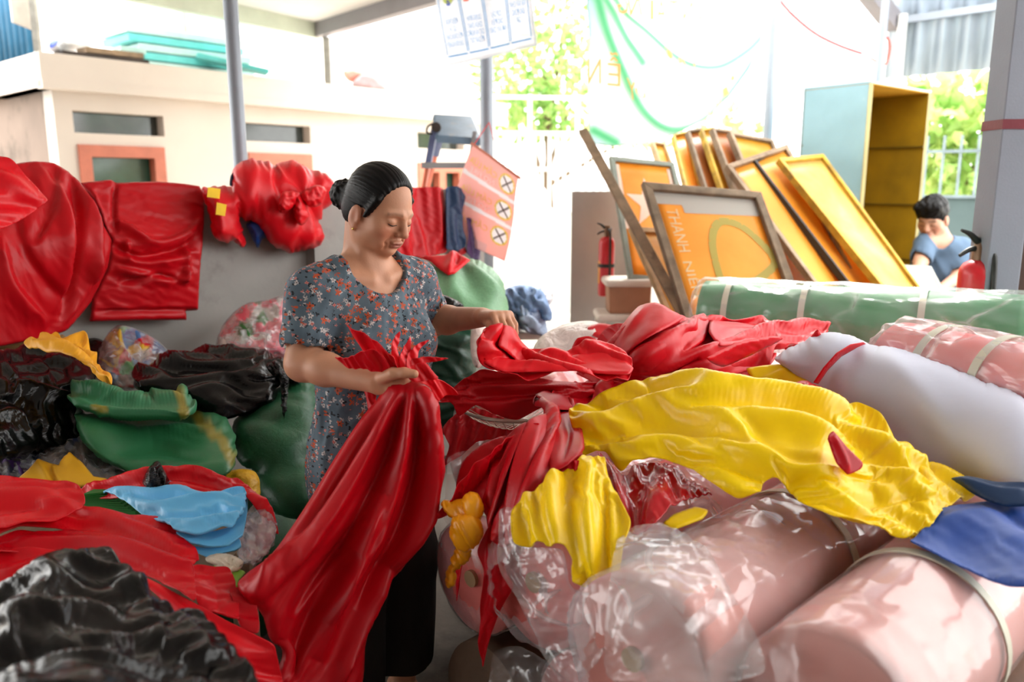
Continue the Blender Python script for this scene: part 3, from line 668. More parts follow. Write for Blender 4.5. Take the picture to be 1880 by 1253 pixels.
def quad_surf(c4, lift=.003, bend=None):
    """c4: TL, TR, BR, BL -> point at (u, v), u right, v down"""
    c4 = [V3(c) for c in c4]; n = unit(np.cross(c4[1] - c4[0], c4[3] - c4[0]));
    if np.dot(n, c4[0] - V3((0, 0, CZ))) > 0: n = -n
    def s(u, v, l=lift):
        p = (c4[0] * (1 - u) + c4[1] * u) * (1 - v) + (c4[3] * (1 - u) + c4[2] * u) * v
        if bend: p = p + n * bend(u, v)
        return p + n * l
    s.n = n; return s
def sheet_from(surf, nu, nv, name, mat, parent=None, lift=0, th=.002, colf=None, **kw):
    vv = [surf(i / nu, j / nv, lift) for j in range(nv + 1) for i in range(nu + 1)]
    ff = [(j * (nu + 1) + i, j * (nu + 1) + i + 1, (j + 1) * (nu + 1) + i + 1, (j + 1) * (nu + 1) + i) for j in range(nv) for i in range(nu)]
    o = mesh_obj(name, vv, ff, mat, parent, True, **kw)
    if colf: set_col(o, [colf(i / nu, j / nv) for j in range(nv + 1) for i in range(nu + 1)])
    m_ = o.modifiers.new('t', 'SOLIDIFY'); m_.thickness = th; m_.offset = 0; return o
def patch(surf, poly, name, mat, parent, lift=.003):
    """flat print: polygon given in (u, v), cut fine enough to follow the sheet"""
    poly = dense(np.array(poly, float) * 1000, 25, False); v, f = tri2d(poly, 40)
    return mesh_obj(name, [surf(a / 1000, b_ / 1000, lift) for a, b_ in v], f, mat, parent, True)
def thinmat(name, rgb, trans=.5, rough=.5, clear=0.0):
    if name in MATS: return MATS[name]
    k = N(name); c = lin(*rgb); k.set(Base_Color=c, Roughness=rough); tr = k.n('ShaderNodeBsdfTranslucent'); tr.inputs[0].default_value = (*c, 1); mx = k.n('ShaderNodeMixShader'); mx.inputs[0].default_value = trans
    k.l(k.b.outputs[0], mx.inputs[1]); k.l(tr.outputs[0], mx.inputs[2]); o = mx.outputs[0]
    if clear:
        tp = k.n('ShaderNodeBsdfTransparent'); m2 = k.n('ShaderNodeMixShader'); m2.inputs[0].default_value = clear; k.l(o, m2.inputs[1]); k.l(tp.outputs[0], m2.inputs[2]); o = m2.outputs[0]
    k.l(o, k.out.inputs[0]); MATS[name] = k.m; return k.m

# ---- white pictogram poster seen from behind (mirrored print)
pt = thing('safety_poster', P(900, 60, 4.2), 'white translucent fire drill poster with blue mirrored lettering in four columns', 'poster')
sp = quad_surf([P(783, -135, 4.5), P(958, -150, 3.95), P(990, 84, 3.92), P(822, 122, 4.46)], .004, lambda u, v: .012 * math.sin(u * 5 + v * 3))
sheet_from(sp, 24, 24, 'sheet', thinmat('poster_white', (236, 238, 244), .5, .4, .18), pt)
M_pblue = thinmat('print_blue', (120, 178, 226), .5); M_pred = thinmat('print_coral', (246, 130, 110), .5); M_pgrn = thinmat('print_lime', (206, 216, 120), .5); M_pnav = thinmat('print_blue_deep', (110, 130, 210), .5)
cols = [(.03, .255), (.265, .49), (.50, .735), (.745, .965)]
txt = ['ĐIỆN THOẠI\nSỐ 114\nĐỘI CHỮA CHÁY\nCHUYÊN NGHIỆP', 'DÙNG BÌNH\nCHỮA CHÁY\nCÁT VÀ NƯỚC\nĐỂ DẬP TẮT', 'CÚP CẦU\nDAO ĐIỆN\nNƠI XẢY CHÁY', 'KHI XẢY CHÁY\nBÁO ĐỘNG\nGẤP']
ycs = [.77, .77, .735, .70]; hs = [.23, .23, .19, .19]
for (u0, u1), tx, yc, hh in zip(cols, txt, ycs, hs):
    lettering('lettering', tx, lambda u, v: sp(u, v, .006), (u0 + u1) / 2, yc, (u1 - u0) * .78, hh, M_pblue, pt, True)
    w = .008
    for poly in ([(u0, .1), (u0 + w, .1), (u0 + w, .93), (u0, .93)], [(u1 - w, .1), (u1, .1), (u1, .93), (u1 - w, .93)], [(u0, .93), (u1, .93), (u1, .942), (u0, .942)]):
        patch(sp, poly, 'border_line', M_pblue, pt, .005)
for (cx, cy, r, mt) in [(.14, .52, .05, M_pgrn), (.14, .56, .022, M_pnav), (.32, .46, .04, M_pred), (.33, .54, .03, M_pred), (.44, .44, .035, M_pnav), (.44, .5, .025, M_pred), (.57, .5, .05, M_pgrn), (.64, .46, .04, M_pred), (.85, .47, .07, M_pred), (.85, .52, .05, M_pred)]:
    patch(sp, [(cx + r * 1.1 * math.cos(a), cy + r * math.sin(a) * (1 + .3 * math.sin(3 * a))) for a in np.linspace(0, 6.28, 14, endpoint=False)], 'pictogram', mt, pt, .005)

# ---- red no-fire poster hung from the post by a string, seen from behind
ot = thing('warning_poster', P(880, 440, 4.25), 'pale red translucent warning poster with mirrored yellow lettering and crossed circles', 'poster')
so = quad_surf([P(868, 266, 4.34), P(954, 326, 4.18), P(926, 480, 4.18), P(816, 432, 4.34)], .004, lambda u, v: .018 * math.sin(v * 4 + u * 2))
def wcol(u, v):
    red, wh, ye, dk, pk = (V3(lin(*c_)) for c_ in ((250, 208, 202), (244, 240, 242), (232, 214, 120), (110, 96, 90), (236, 206, 204)))
    c = red
    for yv in (.32, .62):
        if abs(v - (yv - .04 + .025 * u)) < .022: c = wh
    for yv in (.02, .32, .62):
        e = math.hypot((u - .82) / .15, (v - yv - .13) / .105)
        if e < 1: c = ye
        if e < .84: c = wh
        if e < .8 and min(abs((u - .82) / .15 - (v - yv - .13) / .105), abs((u - .82) / .15 + (v - yv - .13) / .105)) < .1: c = dk
    if v > .9 and u < .66: c = pk
    return c
sheet_from(so, 70, 100, 'sheet', mat_attr('poster_print', .5, .3, .5, bump=0), ot, colf=wcol)
M_pwh = thinmat('print_white', (248, 244, 246), .5); M_pye = thinmat('print_yellow', (240, 226, 120), .5)
for k_, yv in enumerate((.02, .32, .62)):
    lettering('lettering', 'CẤM LỬA', lambda u, v: so(u, v, .004), .34, yv + .1, .56, .1, M_pye, ot, True)
    if k_ < 2: lettering('lettering', 'NO FIRE', lambda u, v: so(u, v, .004), .36, yv + .205, .48, .055, M_pwh, ot, True)
MB().tube([so(-.03, -.005, .002), so(.5, -.008, .006), so(1.05, .0, .002)], .007, 8).build('hanging_rod', M_redframe, ot, smooth=True)
hk = P(898, 225, 4.4)
MB().tube([so(.03, -.01, .004), hk], .0025, 6).tube([hk, so(.62, -.02, .004)], .0025, 6).build('string', mat_plain('red_string', (224, 70, 66), .7), ot, smooth=True)

# ---- swagged banner
M_ban = mat_attr('banner_cloth', .55, .3, .45, bump=.05)
gcols = [[(1092, -20), (1112, 60), (1140, 130), (1180, 205), (1230, 240), (1290, 225), (1340, 175), (1395, 95)], [(1100, -20), (1120, 20), (1150, 75), (1180, 115)], [(1118, -20), (1145, 25), (1185, 60), (1230, 100), (1270, 122), (1320, 124), (1370, 95), (1400, 65)], [(1090, 240), (1130, 262)]]
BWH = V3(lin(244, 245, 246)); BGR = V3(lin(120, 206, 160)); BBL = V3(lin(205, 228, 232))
def bancol(x, y):
    k = np.zeros(x.shape)
    for g, w in zip(gcols, (9, 8, 5, 9)):
        d, _ = pl_dist(crom(g, 6), x, y); k = np.maximum(k, np.exp(-(d / w) ** 2))
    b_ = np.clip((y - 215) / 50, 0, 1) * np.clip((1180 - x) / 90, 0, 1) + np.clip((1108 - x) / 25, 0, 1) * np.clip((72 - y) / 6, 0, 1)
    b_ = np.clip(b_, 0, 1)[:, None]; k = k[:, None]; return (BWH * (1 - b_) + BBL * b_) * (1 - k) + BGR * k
ban = thing('slogan_banner', P(1240, 250, 5.2), 'sagging white and green banner with pale orange mirrored letters', 'banner')
bctrl = [(1075, 0, 5.1), (1080, 260, 5.0), (1240, 120, 5.25), (1235, 245, 5.05), (1400, 60, 5.65), (1402, -20, 5.7), (1240, -20, 5.4)]
bout = [(1074, -40), (1078, 20), (1083, 80), (1078, 108), (1079, 160), (1081, 230), (1083, 264), (1120, 268), (1162, 266), (1205, 261), (1240, 247), (1290, 222), (1335, 180), (1372, 130), (1396, 80), (1402, 20), (1404, -40)]
bfold = [(g, 10, .035) for g in gcols[:3]] + [([(1110, 10), (1135, 85), (1170, 150), (1215, 180), (1280, 180), (1340, 140), (1390, 90)], 14, .03), ([(1095, 160), (1110, 215), (1150, 250)], 10, .02)]
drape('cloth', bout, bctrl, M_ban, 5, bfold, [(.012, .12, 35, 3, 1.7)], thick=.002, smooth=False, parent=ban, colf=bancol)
bf = rbf(bctrl)
def bs(x, y, lift=.05):
    p = Parr(np.array([x]), np.array([y]), bf(np.array([x]), np.array([y])) - lift)[0]; return p
M_org = thinmat('print_orange', (252, 176, 108), .5)
def letter_px(ch, x, y, w, h, sk=0.0, slope=0.0):
    v, f = text_tris(ch); ext = v.max(0) - v.min(0); v = v / ext
    return mesh_obj('lettering', [bs(x - a * w + sk * b_, y - b_ * h + slope * (-a * w)) for a, b_ in v], f, M_org, ban, False, kind='stuff')
letter_px('N', 1091, 131, 25, 46); letter_px('Ễ', 1127, 127, 24, 62, 0, .1); letter_px('Y', 1160, 165, 16, 36, -4, .6); letter_px('U', 1176, 172, 18, 12, 0, .6)
letter_px('N', 1165, 10, 22, 36, -6); letter_px('G', 1143, 8, 20, 34, -8); letter_px('I', 1197, 18, 6, 36); letter_px('À', 1214, 14, 18, 50); letter_px('T', 1237, 19, 16, 36); letter_px('N', 1263, 19, 18, 34)
letter_px('O', 1286, 19, 16, 34); letter_px('Ớ', 1229, 98, 14, 24, -4, .6); letter_px('R', 1250, 112, 14, 12, -4, .5); letter_px('T', 1275, 116, 14, 10, 0, .3)
for i, (x, y) in enumerate([(1340, 128), (1352, 122), (1362, 113), (1345, 142), (1332, 168), (1318, 186), (1300, 202), (1262, 212), (1238, 218), (1245, 174), (1228, 166), (1268, 180)]): letter_px('NGƯỜIUYÊTRH'[i % 11], x, y, 9, 14, -3, -.6 if x > 1290 else .4)
# second, nearly bare banner further right with red strap
b2 = thing('white_banner', P(1500, 150, 6.1), 'sheer white banner with pale green streaks above the tall blue box', 'banner')
def ban2col(x, y):
    d, _ = pl_dist([(1440, 50), (1462, 95), (1485, 150)], x, y); k = np.exp(-(d / 7) ** 2)[:, None]; return BWH * (1 - k) + V3(lin(190, 226, 212)) * k
drape('cloth', [(1418, -30), (1440, 18), (1490, 58), (1540, 84), (1585, 100), (1588, 158), (1520, 172), (1440, 178), (1420, 120)], [(1420, 0, 6.1), (1585, 100, 6.2), (1500, 170, 6.3), (1420, 170, 6.2)], M_ban, 6, [([(1440, 50), (1462, 95), (1485, 150)], 9, .03), ([(1475, 60), (1500, 110)], 8, .03), ([(1560, 100), (1540, 150)], 8, .03)], thick=.002, smooth=False, parent=b2, colf=ban2col)
MB().tube(crom([P(1425, -10, 6.08), P(1450, 22, 6.08), P(1495, 60, 6.1), P(1540, 83, 6.12), P(1582, 98, 6.15)], 5), .012, 8).build('edge_strap', mat_plain('dull_red_strap', (196, 110, 112), .7), b2, smooth=True)
MB().tube(crom([P(1600, 108, 6.2), P(1612, 114, 6.3), P(1626, 117, 6.4), P(1634, 85, 6.45), P(1624, 60, 6.45)], 5), .009, 8).build('red_strap', mat_plain('red_strap', (226, 84, 70), .7), smooth=True, label='red strap tied between slim post and corrugated wall', cat='strap')

# ---- step ladder with blue platform
ld_ = thing('step_ladder', P(820, 470, 5.2) * V3((1, 1, 0)), 'folding step ladder with a dusty blue platform and orange side rails', 'ladder')
M_lad = mat_plain('dusty_blue_plastic', (92, 112, 132), .6, .15, 8, dirt=((120, 116, 112), 6, .55)); M_lor = mat_plain('orange_ladder_rail', (222, 120, 92), .5); M_lgr = mat_plain('grey_ladder_steel', (150, 148, 150), .4, metal=.4); M_lbl = mat_plain('blue_grey_sleeve', (96, 104, 140), .5)
q = [P(794, 208, 5.25), P(868, 212, 5.25), P(886, 254, 5.0), P(800, 248, 5.0)]; nn = V3((0, -.03, -.05))
pl = MB().hexa(q, [V3(x) + nn for x in q]).build('platform', M_lad, ld_, bevel=.012)
sq = quad_surf(q, .004)
for poly in ([(.08, .05), (.14, .05), (.92, .95), (.86, .95)], [(.86, .05), (.92, .05), (.14, .95), (.08, .95)], [(.03, .04), (.97, .04), (.97, .09), (.03, .09)], [(.03, .9), (.97, .9), (.97, .95), (.03, .95)]):
    patch(sq, poly, 'moulded_rib', M_lbl, pl, .006)
for x0, x1, Yt, Yb, mt in [(797, 778, 5.05, 5.0, M_lor), (806, 790, 5.2, 5.5, M_lor), (872, 856, 5.0, 4.95, M_lgr), (876, 868, 5.2, 5.5, M_lgr)]:
    top = P(x0, 242, Yt); d = unit(P(x1, 340, Yb) - top); d[1] = .12 if Yb > 5.2 else -.02; bot = top + d * (top[2] / -d[2])
    MB().bar(top, bot, .024, .05).build('side_rail', mt, ld_)
    if mt is M_lor: MB().bar(top + d * -.04, top + d * .2, .036, .06).build('sleeve', M_lbl, ld_)
for py in (304, 398): MB().bar(P(776 - (py - 304) * .2, py, 5.02), P(860 - (py - 304) * .2, py, 4.97), .06, .035).build('step', M_lgr, ld_)
MB().tube(crom([P(798, 226, 5.0), P(786, 232, 5.0), P(784, 243, 5.0), P(794, 246, 5.0)], 4), .006, 8).build('handle_loop', M_dark, ld_, smooth=True)
MB().lathe(P(801, 234, 5.0), (0, -1, .1), [(.028, -.02), (.03, .0), (.028, .02)], 16).build('hinge', M_dark, ld_, smooth=True)

# ---- grey partition stub, small extinguisher, boxes
a_ = P(1050, 360, 4.7); b2_ = P(1180, 360, 4.95)
q = [V3((a_[0], a_[1], 0)), V3((b2_[0], b2_[1], 0)), V3((b2_[0] + .1, b2_[1] + .16, 0)), V3((a_[0] + .02, a_[1] + .3, 0))]
slab('wall_partition', q, (0, 0, 1.415), M_plaster, kind='structure')
def extinguisher(base, r, h, axis=(0, 0, 1), facing=(-1, -.3, 0), label='', bracket=False):
    base = V3(base); t = thing('fire_extinguisher', base, label, 'fire extinguisher'); rd = mat_plain('extinguisher_red', (196, 30, 40), .3, .06, 6, 0, spec=.6); bk = mat_plain('black_plastic', (34, 36, 34), .45, .1); f_ = unit(V3(facing)); s_ = V3((-f_[1], f_[0], 0))
    MB().lathe(base, axis, [(r * .9, 0), (r, .012), (r, h * .80), (r * .95, h * .85), (r * .78, h * .895), (r * .5, h * .92), (r * .36, h * .93), (r * .36, h * .97)], 32).build('cylinder', rd, t, smooth=True)
    top = base + V3((0, 0, h * .96)); MB().lathe(top - V3((0, 0, .02)), axis, [(r * .42, 0), (r * .42, .05), (r * .3, .07)], 18).build('valve', mat_plain('brass_valve', (128, 104, 84), .4, metal=.6), t, smooth=True)
    up_ = V3((0, 0, 1))
    e_ = r / .062
    lv = crom([top + up_ * .035 * e_ - f_ * r * .5, top + up_ * .05 * e_ + f_ * r * .25, top + up_ * .075 * e_ + f_ * r * .8, top + up_ * .088 * e_ + f_ * r * 1.35], 5); MB().tube(lv, np.linspace(.016, .005, len(lv)) * e_, 10).build('squeeze_lever', bk, t, smooth=True)
    hd = crom([top + up_ * .022 * e_ - f_ * r * .5, top + up_ * .024 * e_ + f_ * r * .6, top + up_ * .002 * e_ + f_ * r * 1.3], 5); MB().tube(hd, np.linspace(.012, .006, len(hd)) * e_, 10).build('carry_handle', bk, t, smooth=True)
    hs_ = crom([top + up_ * .03 + s_ * r * .4, top + s_ * r * 1.0 + up_ * .0, base + s_ * r * 1.16 + up_ * h * .6, base + s_ * r * 1.12 + up_ * h * .25], 6); MB().tube(hs_, .009 * (r / .06), 8).build('hose', bk, t, smooth=True)
    yl = mat_plain('label_yellow', (226, 150, 60), .5); ang0 = math.atan2(f_[1], f_[0])
    vv = [base + V3((math.cos(a) * (r + .001), math.sin(a) * (r + .001), z_)) for z_ in (h * .2, h * .55) for a in np.linspace(ang0 - .5, ang0 + .25, 9)]
    mesh_obj('label_sticker', vv, [(i, i + 1, i + 10, i + 9) for i in range(8)], yl, t)
    if bracket: MB().lathe(base + V3((0, 0, h * .45)), axis, [(r * 1.06, 0), (r * 1.06, .02)], 24).build('strap_band', bk, t, smooth=True)
    return t
eb = P(1112, 543, 4.55); extinguisher(eb, .045, .36, label='small red fire extinguisher hung on the grey partition beside cardboard box', bracket=True)
def taper_box(name, c4, h, inset_, mat, **kw):
    top = [V3(c_) + V3((0, 0, h)) for c_ in c4]; cc = sum(V3(c_) for c_ in c4) / 4; bot = [V3(c_) * (1 - inset_) + cc * inset_ for c_ in c4]; return MB().hexa(bot, top).build(name, mat, bevel=.008, **kw)
tb = P(1150, 572, 4.35); st = thing('plastic_stool', (tb[0], tb[1], 0), 'white plastic stool carrying the brown box by the partition', 'stool'); M_stool = mat_plain('white_plastic', (226, 220, 210), .45, .06)
sz = tb[2]
MB().box((tb[0], tb[1], sz - .02), (.17, .13, .02)).build('seat', M_stool, st, bevel=.015)
for i in (-1, 1):
    for j in (-1, 1): MB().bar((tb[0] + i * .14, tb[1] + j * .1, sz - .04), (tb[0] + i * .16, tb[1] + j * .12, 0), .035, .03).build('leg', M_stool, st)
bx = thing('storage_box', (tb[0], tb[1], sz), 'brown box with rounded white lid on the stool by the partition', 'box')
taper_box('body', [(tb[0] - .11, tb[1] - .09, sz), (tb[0] + .12, tb[1] - .09, sz), (tb[0] + .12, tb[1] + .09, sz), (tb[0] - .11, tb[1] + .09, sz)], .15, .06, mat_plain('brown_box', (172, 128, 100), .6), parent=bx)
MB().box((tb[0] + .005, tb[1], sz + .165), (.135, .11, .02)).build('lid', M_stool, bx, bevel=.016)

# ---- screen printing frames
M_mesh = {}
def sheetmat(name, stops, scale=2.4):
    k = N(name); vec = k.coords(); f_ = k.noise(vec, scale, 4, .5, .5); col = k.ramp(f_, [(p_, lin(*c_)) for p_, c_ in stops]); k.l(col, k.b.inputs['Base Color']); k.set(Roughness=.45)
    tr = k.n('ShaderNodeBsdfTranslucent'); k.l(col, tr.inputs[0]); mx = k.n('ShaderNodeMixShader'); mx.inputs[0].default_value = .4; k.l(k.b.outputs[0], mx.inputs[1]); k.l(tr.outputs[0], mx.inputs[2]); k.l(mx.outputs[0], k.out.inputs[0])
    return k.m
MS_or = sheetmat('mesh_orange', [(.3, (240, 160, 40)), (.7, (250, 186, 70))]); MS_ye = sheetmat('mesh_yellow', [(.35, (214, 170, 30)), (.6, (238, 200, 120)), (.75, (240, 214, 160))]); MS_br = sheetmat('mesh_rust', [(.3, (150, 84, 30)), (.7, (196, 116, 40))]); MS_dk = sheetmat('mesh_ochre', [(.3, (190, 140, 20)), (.7, (236, 176, 40))])
MS_gy = thinmat('mesh_bare', (188, 192, 186), .4)
def screen_frame(c4, bw, depth, wood, sheet, label, sheet_back=.5, group=None):
    """c4: TL, TR, BR, BL as (px, py, Y)"""
    q = [P(*c_) for c_ in c4]; n = unit(np.cross(q[1] - q[0], q[3] - q[0])); n = n if np.dot(n, q[0] - V3((0, 0, CZ))) < 0 else -n
    low = q[2] * .5 + q[3] * .5; t = thing('screen_frame', low, label, 'frame', group); cc = sum(q) / 4
    inn = []
    for i in range(4):
        e1 = unit(q[(i + 1) % 4] - q[i]); e2 = unit(q[i - 1] - q[i]); inn.append(q[i] + (e1 + e2) * bw)
    for i in range(4):
        j = (i + 1) % 4; o4 = [q[i], q[j], inn[j], inn[i]]; MB().hexa(o4, [x - n * depth for x in o4]).build('frame_bar', wood, t, bevel=.003)
    s4 = [x - n * depth * sheet_back for x in inn]; s_ = quad_surf(s4, .003); sheet_from(s_, 10, 10, 'mesh_sheet', sheet, t, lift=0, th=.003); return t, s_
M_wgrey = mat_plain('grey_teal_wood', (136, 144, 134), .75, .15, 10); M_wdk = mat_plain('dark_frame_wood', (118, 100, 80), .75, .25, 12, .35, 70); M_wye = mat_plain('yellow_stained_wood', (190, 152, 48), .7, .25, 10, .3, 60, dirt=((120, 100, 60), 8, .55)); M_wbl = mat_plain('black_stained_wood', (58, 54, 50), .7)
t, s_ = screen_frame([(1120, 286, 4.62), (1238, 298, 4.72), (1290, 522, 4.36), (1156, 512, 4.26)], .028, .03, M_wgrey, MS_or, 'grey edged printing screen with white star on its orange mesh')
star = []
for i in range(10):
    r = .38 if i % 2 == 0 else .15; a = math.radians(-90 + 36 * i); star.append((.47 + r * math.cos(a) * 1.0, .36 + r * math.sin(a) * .62))
patch(s_, star, 'star_print', thinmat('star_white', (250, 246, 236), .5), t, .004)
for u in (.0, .93): patch(s_, [(u, .02), (u + .07, .02), (u + .07, .6), (u, .6)], 'bare_strip', thinmat('star_white', (0, 0, 0)), t, .004)
t, s_ = screen_frame([(1180, 333, 4.12), (1398, 352, 4.22), (1475, 560, 3.80), (1262, 596, 3.70)], .042, .035, M_wdk, MS_or, 'large brown printing screen with THANH lettering and a pale green loop', .8)
patch(s_, [(.0, .0), (1, .0), (1, .17), (.26, .17), (.26, .1), (.0, .1)], 'bare_strip', MS_gy, t, .004)
for tx, cy_, hh_ in (('THANH', .32, .36), ('NIÊN', .72, .28)): lettering('lettering', tx, lambda u, v: s_(u, v, .005), .14, cy_, .11, hh_, thinmat('print_sage', (222, 214, 170), .4), t, rot=90)
M_sage = thinmat('print_green', (186, 178, 84), .4)
lp_ = crom([(.46, 1.02), (.40, .75), (.44, .42), (.58, .24), (.78, .28), (.93, .46), (.99, .62), (.88, .72), (.68, .80), (.48, .80)], 8)
for i in range(0, len(lp_) - 4, 4):
    seg = lp_[i:i + 5]; T_ = np.gradient(seg, axis=0); T_ /= np.linalg.norm(T_, axis=1)[:, None]; nn_ = np.stack([-T_[:, 1], T_[:, 0]], 1) * .036
    patch(s_, list(seg + nn_) + list((seg - nn_)[::-1]), 'loop_print', M_sage, t, .004)
lp2 = crom([(.96, .56), (1.0, .8), (1.0, 1.0)], 6)
screen_frame([(1155, 416, 4.22), (1240, 420, 4.26), (1305, 596, 3.9), (1232, 592, 3.84)], .03, .03, M_woodl, MS_ye, 'small pale wooden screen tucked behind the large lettered one')
# long bare plank leaning across
t = thing('leaning_plank', P(1262, 588, 3.72), 'long rough brown plank leaning in front of the star screen', 'plank')
MB().bar(P(1070, 240, 4.7), P(1262, 592, 3.74), .05, .03, up=(0, -1, .3)).build('board', M_wood, t, bevel=.003)
fr = [
    ([(1198, 258, 5.6), (1222, 262, 5.7), (1300, 480, 4.9), (1270, 480, 4.8)], .02, M_woodl, MS_dk, 'narrow pale screen leaning just behind the star screen'),
    ([(1236, 246, 5.4), (1262, 240, 5.5), (1345, 560, 4.2), (1312, 560, 4.1)], .02, M_wye, MS_or, 'narrow yellow stained screen with bright orange mesh, edge to the yard'),
    ([(1262, 238, 5.36), (1292, 233, 5.46), (1395, 560, 4.2), (1362, 560, 4.1)], .024, M_wdk, MS_br, 'dark brown screen edge between yellow stained screens'),
    ([(1288, 236, 5.3), (1312, 232, 5.4), (1428, 560, 4.2), (1398, 560, 4.1)], .022, M_wye, MS_dk, 'slim yellow and grey screen leaning under the banner'),
    ([(1308, 234, 5.24), (1348, 238, 5.4), (1470, 560, 4.2), (1428, 560, 4.1)], .026, M_wood, MS_br, 'grey brown screen with rust coloured mesh in the leaning stack'),
    ([(1340, 240, 5.2), (1420, 256, 5.45), (1540, 560, 4.3), (1470, 560, 4.1)], .03, M_wood, MS_dk, 'wide weathered screen with ochre mesh behind the bright leaning ones'),
    ([(1334, 302, 4.66), (1446, 264, 5.0), (1600, 560, 4.15), (1530, 565, 3.9)], .034, M_wood, MS_or, 'leaning screen with grey top bar and glowing orange mesh'),
    ([(1384, 292, 4.78), (1440, 276, 5.05), (1640, 560, 4.2), (1590, 560, 4.0)], .022, M_wbl, MS_or, 'dark stained screen squeezed between two bright yellow ones'),
    ([(1430, 290, 4.74), (1512, 282, 5.0), (1712, 556, 4.25), (1648, 560, 4.0)], .03, M_wye, MS_ye, 'leaning yellow edged screen with cream stained mesh nearest the tall box'),
]
for c4, bw, wd_, ms, lab in fr: screen_frame(c4, bw, .04, wd_, ms, lab)
# bench that the screens lean on
bn = thing('low_bench', P(1470, 600, 4.1) * V3((1, 1, 0)), 'low wooden bench under the leaning printing screens', 'bench'); bc = P(1510, 600, 4.08)
hb = .79
MB().box((bc[0], bc[1] + .1, hb - .02), (.74, .42, .02)).build('bench_top', M_woodl, bn)
for i in (-1, 1):
    for j in (-1, 1): MB().box((bc[0] + i * .68, bc[1] + .1 + j * .36, (hb - .04) / 2), (.03, .03, (hb - .04) / 2)).build('leg', M_wood, bn)

# ---- tall open box: blue outside, olive inside
e0 = P(1600, 152, 4.98); zt = e0[2]; eL = PZ(1476, 165, zt); eR = PZ(1707, 170, zt); eB = eL + eR - e0
cb = thing('tall_box', V3((e0[0], e0[1] + .4, 0)), 'tall open steel box, pale blue outside and olive yellow inside', 'cabinet')
M_cbl = mat_plain('pale_blue_paint', (150, 192, 206), .5, .07, 3, .1, 40, dirt=((196, 214, 216), 3, .6)); M_col = mat_plain('olive_paint', (150, 118, 12), .6, .2, 3, .15, 30)
def wallq(a, b_, z0, z1): return [V3((a[0], a[1], z0)), V3((b_[0], b_[1], z0)), V3((b_[0], b_[1], z1)), V3((a[0], a[1], z1))]
cen = (e0 + eL + eR + eB) / 4
def cpanel(nm, a, b_, out_mat):
    q = wallq(a, b_, .0, zt); dn = cen - (a + b_) / 2; dn[2] = 0; dn = unit(dn)
    MB().hexa(q, [x + dn * .006 for x in q]).build(nm, out_mat, cb); q2 = [x + dn * .008 for x in q]; MB().hexa(q2, [x + dn * .004 for x in q2]).build(nm + '_lining', M_col, cb)
cpanel('side_panel', e0, eL, M_cbl); cpanel('back_panel', eL, eB, M_cbl); cpanel('side_panel', eB, eR, M_cbl)
q = [e0, eR, eB, eL]; MB().hexa([V3((*x[:2], zt)) for x in q], [V3((*x[:2], zt + .012)) for x in q]).build('top_panel', M_cbl, cb); MB().hexa([V3((*x[:2], zt - .006)) for x in q], [V3((*x[:2], zt - .002)) for x in q]).build('top_lining', mat_plain('yellow_lining', (220, 168, 50), .6), cb)
for x in (e0, eR): MB().bar((x[0], x[1], 0), (x[0], x[1], zt), .018, .018).build('edge_trim', mat_plain('pale_yellow_edge', (196, 184, 130), .5), cb)
for zz in (1.7, 1.32, .95, .5):
    m_ = (eL + eB) / 2; dn = unit((cen - m_) * V3((1, 1, 0))); a, b_ = eL + dn * .02, eB + dn * .02; MB().bar((a[0], a[1], zz), (b_[0], b_[1], zz), .012, .01).build('seam', mat_plain('olive_seam', (96, 76, 10), .6), cb)
    a, b_ = eB + dn * .02, eR; dn2 = unit((cen - (eB + eR) / 2) * V3((1, 1, 0))) * .02; MB().bar((a[0] + dn2[0], a[1] + dn2[1], zz), (b_[0] + dn2[0], b_[1] + dn2[1], zz), .012, .01).build('seam', mat_plain('olive_seam', (96, 76, 10), .6), cb)

# ---- near pillar on the right with red tape, dark board, big extinguisher
pp = P(1845, 340, 2.95); pil = thing('steel_column', (pp[0], pp[1], 0), 'square grey steel column wrapped with a band of dark red tape', 'column')
l_ = P(1829, 340, 2.95); r_ = P(1893, 340, 2.95); w_ = (r_[0] - l_[0]) / 2; cx_ = (l_[0] + r_[0]) / 2
MB().box((cx_, 2.95 + w_, RZ / 2), (w_, w_, RZ / 2)).build('shaft', mat_plain('grey_column_paint', (124, 130, 142), .55, .05, 4, .15, 120), pil, bevel=.004)
tz = P(1850, 228, 2.95)[2]; MB().box((cx_, 2.95 + w_, tz), (w_ + .003, w_ + .003, .017)).build('tape_band', mat_plain('dark_red_tape', (110, 30, 44), .4), pil)
zd = P(1850, 530, 2.95)[2]
MB().box((cx_ + w_ + .12, 3.05, 1.1), (.09, .03, 1.1)).build('door_leaf', mat_plain('dark_brown_wood', (66, 44, 32), .6, .2, 8), label='dark brown wooden leaf standing just behind the grey column', cat='door')
ec = P(1791, 600, 3.0); rad = .068; ez = P(1797, 484, 3.0)[2] - .44 * .9
extinguisher((ec[0], 3.02, ez), rad, .44, facing=(-1, -.2, 0), label='large red fire extinguisher with black lever beside the grey column')
sx = thing('side_shelf', (ec[0], 3.02, 0), 'plain wooden pedestal under the large extinguisher', 'stand')
MB().box((ec[0] + .02, 3.05, ez - .015), (.13, .12, .015)).build('shelf_top', M_wood, sx); MB().box((ec[0] + .02, 3.05, (ez - .03) / 2), (.05, .05, (ez - .03) / 2)).build('shelf_post', M_wood, sx)
